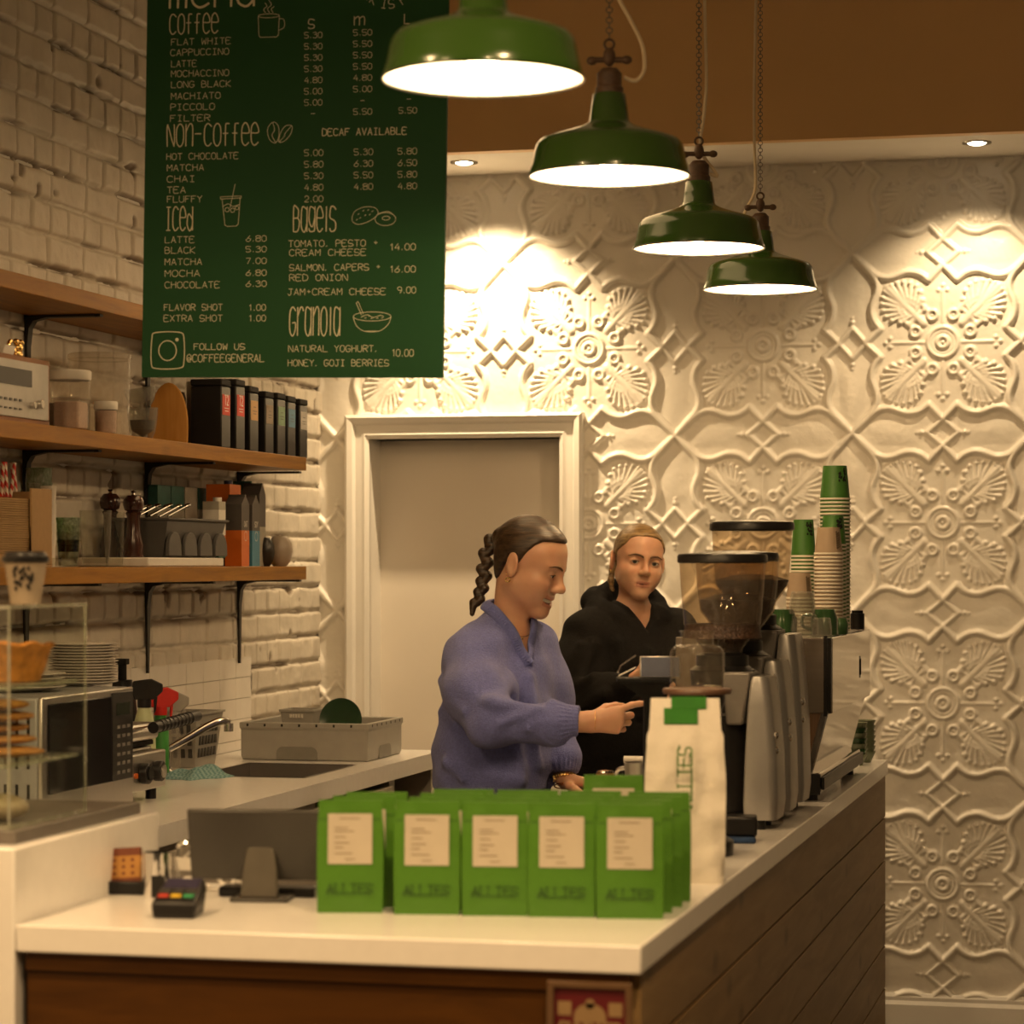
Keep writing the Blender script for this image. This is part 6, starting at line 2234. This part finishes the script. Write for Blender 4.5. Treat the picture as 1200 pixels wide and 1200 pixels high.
HAIR_EDGE = [(.14, .086), (.092, .078), (.078, .0755), (.056, .072), (.036, .066), (.022, .052), (.014, .034), (.010, .016), (.004, -.004), (-.004, -.010), (-.012, .014), (-.026, .012), (-.034, -.020), (-.042, -.055), (-.060, -.078),
             (-.14, -.085), (-.22, 0), (-.14, .22), (.14, .22)]


def hair_cap(F, O, fwd, up, s, thick=.008, k=.010, arch=1.0):
    F.frame(O, fwd, up, s)
    F.ell((-.006, 0, .031), (.080 + thick, .0715 + thick * .8, .076 + thick), 0)
    F.ell((.038, 0, .035), (.046 + thick * .8, .058 + thick * .8, .048 + thick), .03)
    F.ell((-.024, 0, -.028), (.046, .056, .056), .03)
    F.add(lambda P: poly_sd(P[:, 0] - arch * P[:, 1] ** 2 * np.clip((P[:, 2] - .02) / .03, 0, 1), P[:, 2], HAIR_EDGE), k, 'i')
    F.frame()


def hair_material(name, dark, light_, rough=.38):
    m = bpy.data.materials.new(name); m.use_nodes = True
    nt = m.node_tree; b = nt.nodes['Principled BSDF']
    b.inputs['Roughness'].default_value = rough
    tc = nt.nodes.new('ShaderNodeTexCoord')
    mp = nt.nodes.new('ShaderNodeMapping'); mp.inputs['Scale'].default_value = (18, 60, 150); mp.inputs['Rotation'].default_value = (0, R(22), 0)
    nz = nt.nodes.new('ShaderNodeTexNoise'); nz.inputs['Scale'].default_value = 1.0; nz.inputs['Detail'].default_value = 6
    rp = nt.nodes.new('ShaderNodeValToRGB')
    rp.color_ramp.elements[0].position = .35; rp.color_ramp.elements[1].position = .68
    rp.color_ramp.elements[0].color = (*dark, 1); rp.color_ramp.elements[1].color = (*light_, 1)
    nt.links.new(tc.outputs['Object'], mp.inputs[0]); nt.links.new(mp.outputs[0], nz.inputs['Vector'])
    nt.links.new(nz.outputs[0], rp.inputs[0]); nt.links.new(rp.outputs[0], b.inputs['Base Color'])
    bp = nt.nodes.new('ShaderNodeBump'); bp.inputs['Strength'].default_value = .5; bp.inputs['Distance'].default_value = .004
    nt.links.new(nz.outputs[0], bp.inputs['Height']); nt.links.new(bp.outputs[0], b.inputs['Normal'])
    return m


M_SKIN = mat('skin', (.60, .335, .215), .45, var=.04, scale=30, sss=.25, bump=.03, bscale=400)
M_LIP = mat('lips', (.47, .20, .135), .45, var=.05, sss=.1)
M_SCLERA = mat('eye_white', (.70, .66, .60), .2, var=.02)
M_IRISB = mat('iris_dark', (.05, .03, .02), .2)
M_IRISG = mat('iris_grey', (.10, .10, .085), .2)
M_BROWD = mat('brow_brown', (.10, .048, .022), .8)
M_TEETH = mat('teeth', (.78, .74, .66), .25, var=.02)
M_HAIRD = hair_material('dark_brown_hair', (.014, .007, .003), (.062, .033, .014))
M_HAIRB = hair_material('blonde_hair', (.15, .09, .035), (.34, .22, .09))
M_KNIT = mat('blue_knit_wool', (.145, .165, .44), .9, var=.14, scale=160, bump=.55, bscale=330, sheen=.25, spec=.2)
M_KNITR = mat('blue_knit_rib', (.135, .155, .41), .9, var=.10, scale=160, bump=.4, bscale=300, sheen=.2, spec=.2)
M_HOOD = mat('black_cotton', (.0105, .0095, .009), .9, var=.15, scale=90, bump=.3, bscale=240, spec=.15)
M_DENIM = mat('dark_trousers', (.02, .02, .026), .85, var=.15, scale=80)
M_SHOE = mat('shoe_leather', (.03, .026, .024), .5)


def person_root(name, label, Y):
    t = thing(name, label, 'person')
    t.location = (-Y * ST, Y * CT, 0)
    t.rotation_euler = (0, 0, TH)
    return t


def legs(root, hip, sep, fx, fy, body):
    """hips, legs and feet inside the trousers; hip centre, foot direction (fx, fy)"""
    f = np.array([fx, fy, 0]) / math.hypot(fx, fy)
    lf = np.array([-f[1], f[0], 0])
    T = Field()
    T.ell(np.array(hip) + [0, 0, .0], (.150, .150, .13), 0)
    for q in (-1, 1):
        h = np.array(hip) + lf * q * sep
        k = np.array([h[0], h[1], .48]) + f * .02
        an = np.array([h[0], h[1], .09]) - f * .02
        T.chain([h + [0, 0, -.02], k, an], [.092, .066, .052], .05)
        body.chain([h, k, an, an + f * .10 + [0, 0, -.055]], [.080, .054, .040, .026], .04)
        S_ = Field()
        S_.chain([an + [0, 0, -.045] - f * .03, an + f * .07 + [0, 0, -.052], an + f * .15 + [0, 0, -.058]], [.042, .038, .030], .02)
        S_.add(lambda P: .004 - P[:, 2], .004, 'i')
        S_.mesh('shoe', an - [.25, .25, .12], an + [.25, .25, .1], .008, [M_SHOE], root)
    T.add(lambda P: P[:, 2] - (hip[2] + .10), .01, 'i')
    c = np.array(hip)
    T.mesh('trousers', [c[0] - .33, c[1] - .33, .03], [c[0] + .33, c[1] + .33, hip[2] + .16], .010, [M_DENIM], root)

# ------------------------------------------------------------------ woman in the blue jumper
w1 = person_root('person', 'smiling woman with a long dark braid, in a blue V-neck jumper, pointing ahead', 6.9)
F1 = (.880, -.310, -.358); U1 = (.337, -.1226, .934)
O1 = np.array((.0395, -.03, 1.553)); s1 = 1.07
N1 = np.array((-.008, .0, 1.385))
fw = np.array((.53, -.848, 0)); lf = np.array((.848, .53, 0)); zz = np.array((0, 0, 1.))
SR = np.array((-.104, -.075, 1.304)); ER = np.array((-.052, -.245, 1.150)); WR = np.array((.190, -.262, 1.152))
SL = np.array((.060, .085, 1.320)); EL = np.array((.110, .090, 1.12)); WL = np.array((.136, -.02, .992))
TC = N1 + fw * .012 + [-.026, 0, -.18]
BC = np.array((-.044, .0, 1.04))

B1 = Field()
head(B1, O1, F1, U1, s1, 1.0, N1 + [0, 0, -.02])
fr1 = B1.frame(O1, F1, U1, s1).fr
B1.frame()
B1.frame(TC, fw, zz).ell((0, 0, 0), (.088, .125, .170), .05).ell((.0, 0, .12), (.05, .06, .05), .05)
B1.frame(BC, fw, zz).ell((0, 0, 0), (.11, .135, .18), .06).frame()
B1.cone(N1 + [0, 0, -.01], SR, .036, .046, .03).cone(N1 + [0, 0, -.01], SL, .036, .040, .03)
B1.chain([SR, ER, WR], [.048, .036, .0265], .02).chain([SL, EL, WL], [.048, .036, .0255], .02)
hd1 = WR + [0.006, 0, .0]
curl = [(.75, .15, -.65), (.1, -.05, -1.0), (-.75, -.1, -.55)]
hand(B1, hd1, (.985, -.02, .06), (-.08, 0, 1), (0, -1, 0), 1,
     [[(.93, .30, -.22), (.97, .10, -.22), (.97, -.04, -.22)], [(.70, .02, -.70), (-.05, 0, -1), (-.8, 0, -.5)], [(.62, -.02, -.75), (-.15, 0, -1), (-.8, 0, -.4)], [(.55, -.05, -.8), (-.2, 0, -1), (-.8, 0, -.4)],
      [(.70, .40, -.60), (.88, .10, -.46), (.92, -.1, -.4)]], s=.86)
hand(B1, WL + [.004, -.003, -.008], (.84, -.52, -.10), (-.45, -.80, .25), (.28, .0, .95), -1,
     [[(.95, .1, -.3), (.9, .05, -.5), (.8, 0, -.7)], [(.95, .02, -.3), (.9, 0, -.5), (.8, 0, -.7)], [(.95, -.05, -.3), (.9, 0, -.5), (.8, 0, -.7)], [(.9, -.15, -.3), (.9, 0, -.5), (.8, 0, -.7)],
      [(.6, .75, -.2), (.85, .45, -.25), (.95, .2, -.3)]], s=.88)
legs(w1, (-.045, .01, .86), .085, .53, -.848, B1)
o = B1.mesh('body', (-.34, -.42, .0), (.36, .36, 1.70), .0031, [M_SKIN, M_LIP], w1, lambda P: lips_at(P, O1, fr1, s1, 1.0))

for q in (-1, 1):
    eye_mesh(w1, O1, fr1, s1, q, (.85, -.25, -.42), M_IRISB)
    brow_mesh(w1, B1, O1, fr1, s1, q, M_BROWD)
    lash_mesh(w1, O1, fr1, s1, q, M_BROWD, .001)
# teeth in the smile
P = []
b = MB()
rings = []
for k in range(13):
    y = -.0300 + .005 * k
    z0 = -.0672 + 5.7 * y * y
    x = .0862 - 9.0 * y * y
    for_ring = [(x, y, z0 + .0045), (x + .0018, y, z0 + .001), (x + .0014, y, z0 - .0062), (x - .004, y, z0 - .0062), (x - .004, y, z0 + .0045)]
    rings.append([Vector(O1 + fr1[1] @ (np.array(p) * s1)) for p in for_ring])
b.loft(rings).build('teeth', M_TEETH, w1)

H1 = Field()
hair_cap(H1, O1, F1, U1, s1, .0075)
tie = O1 + fr1[1] @ (np.array([-.090, 0, .034]) * s1)
H1.chain([O1 + fr1[1] @ (np.array([-.05, 0, .040]) * s1), tie], [.040, .016], .03)
H1.mesh('hair', O1 - .2, O1 + .2, .0029, [M_HAIRD], w1)
# braid
bp_ = [(588, 629), (580, 631), (573, 642), (568, 660), (567, 676), (564, 690), (560, 702), (554, 714)]
bp_ = [Vector(((x - 600) * .002226, .055 - .004 * i, 1.55 - (y - 660) * .002226)) for i, (x, y) in enumerate(bp_)]
bp_[0] = Vector(tie)
cp = curve_pts(bp_, 2)
BR = Field()
nseg = len(cp)
for i in range(0, nseg - 1):
    t = (cp[min(i + 1, nseg - 1)] - cp[max(i - 1, 0)]).normalized()
    sd = Vector((t.z, 0, -t.x)) * (1 if i % 2 else -1)
    r = .0235 * (1 - .42 * i / nseg) if i > 1 else .016
    c = cp[i]
    w_ = r * .42 if i > 1 else .002
    BR.cone(tuple(c + sd * w_ - t * .003 + Vector((0, .004 * (i % 2), 0))), tuple(c - sd * w_ * .6 + t * .026), r * .80, r * .42, .002)
BR.mesh('braid', np.array(cp[-1]) - .12, np.array(cp[0]) + .12, .0028, [M_HAIRD], w1)
MB().ring(tuple(tie), .0185, .004, 20, 8, Vector((.88, -.3, .0)).to_track_quat('Z', 'Y').to_matrix()).build('hair_tie', mat('amber_tie', (.30, .15, .04), .5), w1)
MB().ring(tuple(O1 + fr1[1] @ (np.array([-.004, -.083, -.047]) * s1)), .0055, .0018, 16, 8, Matrix.Rotation(R(80), 3, 'X')).build('earring', M_GOLD, w1)
MB().ell(tuple(O1 + fr1[1] @ (np.array([-.0125, -.0815, -.036]) * s1)), (.0018,) * 3, 8, 6).build('ear_stud', M_GOLD, w1)

# jumper
J = Field()
J.frame(TC, fw, zz).ell((0, 0, .0), (.112, .152, .185), 0).frame()
J.frame(BC, fw, zz).ell((0, 0, .0), (.145, .170, .165), .08).frame()
J.chain([np.array((-.050, .0, .97)), np.array((-.048, .005, .90))], [.142, .130], .05)
J.cone(N1 + [-.006, .0, .006], SR, .050, .067, .045).cone(N1 + [0, 0, .006], SL, .052, .058, .045)
J.chain([SR, SR * .45 + ER * .55 + [-.020, -.012, 0], ER], [.067, .070, .063], .05).chain([ER, ER * .35 + WR * .65 + [0, 0, -.004], WR + [-.080, 0, -.002]], [.060, .048, .037], .03)
J.cone(WR + [-.076, 0, 0], WR + [-.012, .0, .0], .0375, .0365, .010)
J.chain([SL, SL * .5 + EL * .5 + [.008, 0, 0], EL], [.060, .058, .056], .05).chain([EL, EL * .4 + WL * .6, WL + [0, .012, .040]], [.054, .050, .042], .03)
J.cone(WL + [0, .012, .042], WL + [0, .003, .014], .036, .036, .012)
# drape folds
for a, b_, r in ((ER + [.02, -.05, .045], SR + [.05, -.02, -.05], .012), (ER + [.10, -.042, .040], ER + [-.01, -.05, .060], .012), (ER + [.12, -.030, .020], ER + [.02, -.055, .0], .010),
                 (ER + [.15, -.02, .030], ER + [.09, -.04, -.01], .006), (SR + [-.05, -.03, -.05], ER + [-.055, -.01, .03], .012), (SR + [.02, -.07, -.06], ER + [.0, -.055, .05], .010),
                 (np.array((.07, -.125, 1.26)), np.array((.085, -.125, 1.03)), .013), (np.array((.025, -.15, 1.22)), np.array((.03, -.145, .99)), .012),
                 (np.array((-.15, -.10, 1.04)), np.array((.02, -.165, .99)), .012), (np.array((-.17, -.05, 1.16)), np.array((-.12, -.13, 1.0)), .012)):
    Pj, g_ = J.project(np.array([a, b_]), 6)
    J.cone(Pj[0], Pj[1], r, r * .7, .022)
J.disp.append(lambda P: .0042 * np.sin(P[:, 0] * 31 + 2 * np.sin(P[:, 2] * 21)) * np.sin(P[:, 2] * 26 + P[:, 1] * 17) + .0016 * np.sin(P[:, 0] * 63 + P[:, 2] * 40) * np.sin(P[:, 1] * 55 - P[:, 2] * 33))


def rib(a, b_, n, amp):
    a, b_ = np.array(a), np.array(b_)
    d = b_ - a
    L = np.linalg.norm(d); d = d / L
    e1 = np.cross(d, [.3, .5, .8]); e1 /= np.linalg.norm(e1); e2 = np.cross(d, e1)

    def fn(P):
        q = P - a
        t = q @ d
        an = np.arctan2(q @ e2, q @ e1)
        rr = np.sqrt(np.maximum((q * q).sum(1) - t * t, 0))
        m = np.clip((t + .004) / .004, 0, 1) * np.clip((L + .004 - t) / .004, 0, 1) * (rr < .06)
        return m * amp * (np.cos(n * an))
    return fn


J.disp.append(rib(WR + [-.072, 0, 0], WR + [-.010, 0, 0], 24, .0017))
J.disp.append(rib(WL + [0, .012, .042], WL + [0, .003, .012], 24, .0016))


def hem(P):
    an = np.arctan2(P[:, 1], P[:, 0] + .045)
    return np.where((P[:, 2] < .965) & (P[:, 0] > -.25) & (np.hypot(P[:, 0] + .045, P[:, 1]) < .2), .0016 * np.cos(70 * an) + .004, 0)


J.disp.append(hem)
J.frame()
J.add(lambda P: .895 - P[:, 2], .006, 'i')


def cuff_cut(c, dirv, rad):
    c, dirv = np.array(c), np.array(dirv, float) / np.linalg.norm(dirv)
    return lambda P: np.maximum(-((P - c) @ dirv), np.linalg.norm(P - c - dirv * rad * .5, axis=1) - rad)


J.add(cuff_cut(WR + [-.024, 0, 0], (1, 0, 0), .065), .004, 's')
J.add(cuff_cut(WL + [0, .004, .012], (0, -.3, -1), .055), .004, 's')
Jsolid = Field(); Jsolid.p = list(J.p); Jsolid.disp = list(J.disp)
# V neckline: neck hole and wedge
VT = -.092                              # tip of the V below the neck base


def wedge(P):
    q = (P - N1)
    x = q @ fw; y = np.abs(q @ lf)
    zc = q[:, 2]
    m = .46
    v = (y - (zc - VT) * m) / math.sqrt(1 + m * m)
    v = np.maximum(v, -(x + .01))
    hole = np.sqrt((x + .004) ** 2 * 1.0 + y * y) - .058
    hole = np.maximum(hole, -(zc + .02))
    return np.minimum(v, hole)


J.add(wedge, .006, 's')
J.mesh('jumper', (-.36, -.42, .86), (.34, .34, 1.50), .0036, [M_KNIT], w1)
# ribbed collar band along the V
cpts = []
for k in range(19):
    f = k / 18
    cpts.append(N1 + lf * (.068 * (1 - f) ** .85) + fw * (.01 + .10 * f) + zz * (VT + .002 + (1 - f) * .150))
back = [N1 + lf * .068 * math.cos(a) - fw * .066 * math.sin(a) + zz * (.058 + .012 * math.sin(a)) for a in [PI * k / 14 for k in range(1, 14)]]
right = [N1 - lf * (.068 * (1 - f) ** .85) + fw * (.01 + .10 * f) + zz * (VT + .002 + (1 - f) * .150) for f in [k / 18 for k in range(19)]]
side1, _g = Jsolid.project(np.array(cpts), 8)
side2, _g2 = Jsolid.project(np.array(right), 8)
bk, _g3 = Jsolid.project(np.array(back), 5)
bk = bk * .5 + np.array(back) * .5
path = np.concatenate([side1[::-1], bk, side2])
P3 = curve_pts([Vector(p) for p in path], 3)
nP = len(P3)
rings = []
prev = None
for i in range(nP):
    c = P3[i]
    t = (P3[min(i + 1, nP - 1)] - P3[max(i - 1, 0)]).normalized()
    ax = Vector(N1 + zz * -.02)
    outn = (c - ax); outn -= t * outn.dot(t); outn.normalize()
    sd = t.cross(outn).normalized()
    rb = 1 + .30 * math.cos(i * PI)
    rings.append([c + sd * (.0165 * math.cos(a)) + outn * (.0060 * rb * math.sin(a) + .002) for a in [2 * PI * k / 12 for k in range(12)]])
MB().loft(rings).build('collar', M_KNITR, w1, angle=80)
# necklace, watch, bracelets
nk = []
for k in range(25):
    f = k / 24 * 2 - 1
    nk.append(N1 + lf * (.058 * math.sin(f * 1.5)) + fw * (.055 * math.cos(f * 1.5)) + zz * (.028 - .055 * (1 - f * f)))
nk, _n = B1.project(np.array(nk), 5)
MB().tube([Vector(p) for p in nk], .0011, 6).build('necklace', M_GOLD, w1)
MB().ell(tuple(nk[12] + [.001, -.002, -.004]), (.003, .003, .0045), 10, 8).build('pendant', M_GOLD, w1)
axw = Vector((.0, -.35, -.94)).normalized()
qw = axw.to_track_quat('Z', 'Y').to_matrix()
wc = Vector(WL + [.001, -.001, .002])
b = MB()
for k in range(20):
    a = 2 * PI * k / 20
    b.ell(wc + qw @ Vector((.0285 * math.cos(a), .0285 * math.sin(a), 0)), (.0036, .0046, .0075), 8, 6, qw @ Matrix.Rotation(a, 3, 'Z'))
b.M = Matrix.Translation(wc) @ qw.to_4x4()
b.box((-.03, -.012, -.010), (-.018, .012, .010))
b.build('watch', M_GOLD, w1)
MB().ring(wc + axw * .024, .0272, .0018, 32, 8, qw).build('bangle', mat('copper_bangle', (.45, .16, .06), .25, metal=1.0), w1)
MB().ring(Vector(WR + [.018, 0, .002]), .0262, .0007, 28, 6, Matrix.Rotation(R(90), 3, 'Y')).build('bracelet', M_GOLD, w1)

# ------------------------------------------------------------------ woman in the black hoodie
w2 = person_root('person', 'woman with tied-back blonde hair in a black hoodie facing the camera', 8.2)
a_ = R(8)
F2 = np.array((.24, -.968, -.06)); U2 = np.array((-.0 + .13, .0, 1.0))
O2 = np.array((.388, -.03, 1.560)); s2 = 1.0
N2 = np.array((.372, .0, 1.385))
fw2 = np.array((.5, -.866, 0)); lf2 = np.array((.866, .5, 0))
B2 = Field()
head(B2, O2, F2, U2, s2, 0.25, N2 + [0, 0, -.02], .006)
fr2 = B2.frame(O2, F2, U2, s2).fr
B2.frame()
TC2 = N2 + fw2 * .01 + [-.02, 0, -.18]
BC2 = N2 + [-.03, .0, -.38]
B2.frame(TC2, fw2, zz).ell((0, 0, 0), (.098, .150, .18), .05).frame(BC2, fw2, zz).ell((0, 0, 0), (.11, .145, .2), .06).frame()
SR2 = N2 - lf2 * .155 + [0, 0, -.055]; ER2 = np.array((.205, -.17, 1.115)); WR2 = np.array((.352, -.345, 1.195))
SL2 = N2 + lf2 * .150 + [0, 0, -.055]; EL2 = np.array((.545, -.08, 1.11)); WL2 = np.array((.475, -.30, 1.17))
B2.cone(N2, SR2, .045, .05, .04).cone(N2, SL2, .045, .05, .04)
B2.chain([SR2, ER2, WR2], [.048, .036, .0255], .02).chain([SL2, EL2, WL2], [.048, .036, .0255], .02)
relaxed = [[(.9, .1, -.45), (.6, 0, -.8), (.1, 0, -1)], [(.9, .02, -.5), (.5, 0, -.85), (0, 0, -1)], [(.85, -.05, -.5), (.5, 0, -.85), (0, 0, -1)], [(.8, -.12, -.5), (.5, 0, -.85), (0, 0, -1)], [(.6, .6, -.5), (.8, .3, -.5), (.9, 0, -.45)]]
hand(B2, WR2 + [.003, -.004, 0], WR2 - ER2 + [0, 0, -.03], (-.3, -.1, .9), (-.75, -.62, -.2), 1, relaxed, s=.9)
hand(B2, WL2 + [-.001, -.004, 0], WL2 - EL2 + [0, 0, -.03], (-.1, -.3, .9), (.9, -.3, .1), -1, relaxed, s=.9)
legs(w2, tuple(N2 + np.array([-.03, .0, -.52])), .085, .5, -.866, B2)
B2.mesh('body', (.0, -.50, .0), (.72, .36, 1.72), .0031, [M_SKIN, M_LIP], w2, lambda P: lips_at(P, O2, fr2, s2, .25))
for q in (-1, 1):
    eye_mesh(w2, O2, fr2, s2, q, (.02, -1, -.02), M_IRISG)
    brow_mesh(w2, B2, O2, fr2, s2, q, mat('brow_light_brown', (.10, .05, .025), .8), -.002, .0021)
    lash_mesh(w2, O2, fr2, s2, q, M_BROWD)
    MB().ring(tuple(O2 + fr2[1] @ np.array([-.002, q * .080, -.045])), .0045, .0014, 14, 6, Matrix.Rotation(R(90), 3, 'Y')).build('earring', M_GOLD, w2)
H2 = Field()
hair_cap(H2, O2, F2, U2, s2, .0065, arch=11.0)
H2.cone(O2 + fr2[1] @ np.array([-.085, 0, .01]), O2 + fr2[1] @ np.array([-.115, .0, -.01]), .028, .022, .02)
st_ = [Vector(((x - 600) * .002645, y, 1.55 - (z - 660) * .002645)) for x, y, z in ((727, .075, 655), (719, .062, 668), (716.5, .05, 680), (718, .045, 692), (720, .045, 700))]
H2.chain([tuple(v) for v in st_], [.016, .011, .0085, .006, .003], .010)
H2.mesh('hair', O2 - .2, O2 + .2, .0031, [M_HAIRB], w2)
# hoodie
K = Field()
K.frame(TC2, fw2, zz).ell((0, 0, 0), (.128, .180, .20), 0).frame(BC2, fw2, zz).ell((0, 0, .0), (.150, .185, .22), .08).frame()
K.chain([N2 + [-.03, 0, -.42], N2 + [-.03, 0, -.50]], [.15, .14], .05)
K.cone(N2 + [0, 0, -.01], SR2, .062, .070, .05).cone(N2 + [0, 0, -.01], SL2, .062, .068, .05)
K.chain([SR2, SR2 * .5 + ER2 * .5 + [-.02, 0, 0], ER2], [.074, .076, .066], .05).chain([ER2, ER2 * .4 + WR2 * .6, WR2 + (ER2 - WR2) * .06], [.064, .056, .042], .03)
K.chain([SL2, SL2 * .5 + EL2 * .5 + [.015, 0, 0], EL2], [.072, .074, .064], .05).chain([EL2, EL2 * .4 + WL2 * .6, WL2 + (EL2 - WL2) * .06], [.062, .055, .042], .03)
for a, b_, r in ((ER2 + [.06, -.10, .07], ER2 + [-.03, -.05, .05], .013), (ER2 + [.09, -.12, .05], ER2 + [.0, -.08, .0], .012), (SR2 + [.0, -.07, -.04], ER2 + [.0, -.05, .06], .013),
                 (TC2 + [-.04, -.12, .10], TC2 + [-.02, -.13, -.10], .012), (TC2 + [.06, -.11, .08], TC2 + [.03, -.13, -.12], .012), (SR2 + [-.03, -.05, -.08], ER2 + [-.05, -.02, .02], .012)):
    Pj, g_ = K.project(np.array([a, b_]), 6)
    K.cone(Pj[0], Pj[1], r, r * .7, .022)
K.disp.append(lambda P: .0034 * np.sin(P[:, 0] * 33 + 2 * np.sin(P[:, 2] * 23)) * np.sin(P[:, 2] * 29 + P[:, 1] * 19))
hp = []
for k in range(15):
    th_ = R(28 + (360 - 56) * k / 14)
    c_, s_ = math.cos(th_), math.sin(th_)
    bkf = (1 - c_) / 2
    hp.append(N2 + fw2 * ((.080 + .012 * bkf) * c_ - .012) + lf2 * ((.118 if s_ < 0 else .100) * s_) + zz * (-.045 + (.105 if s_ < 0 else .112) * bkf ** .5))
K.chain(hp, [.020 + .020 * math.sin(PI * k / 14) + .004 * math.sin(k * 2.1) for k in range(15)], .016)
K.ell(N2 - fw2 * .10 + [0, 0, -.02], (.075, .075, .085), .04)


def nhole(P):
    q = P - N2
    x, y, zc = q @ fw2, np.abs(q @ lf2), q[:, 2]
    hole = np.sqrt((x - .012) ** 2 + y * y) - .052
    hole = np.maximum(hole, -(zc + .012))
    v = np.maximum((y - (zc + .046) * .50) / 1.14, -(x - .02))
    return np.minimum(hole, v)


K.add(nhole, .010, 's')
K.add(lambda P: (N2[2] - .54) - P[:, 2], .006, 'i')
K.mesh('hoodie', (.0, -.48, .82), (.72, .36, 1.52), .0042, [M_HOOD], w2)
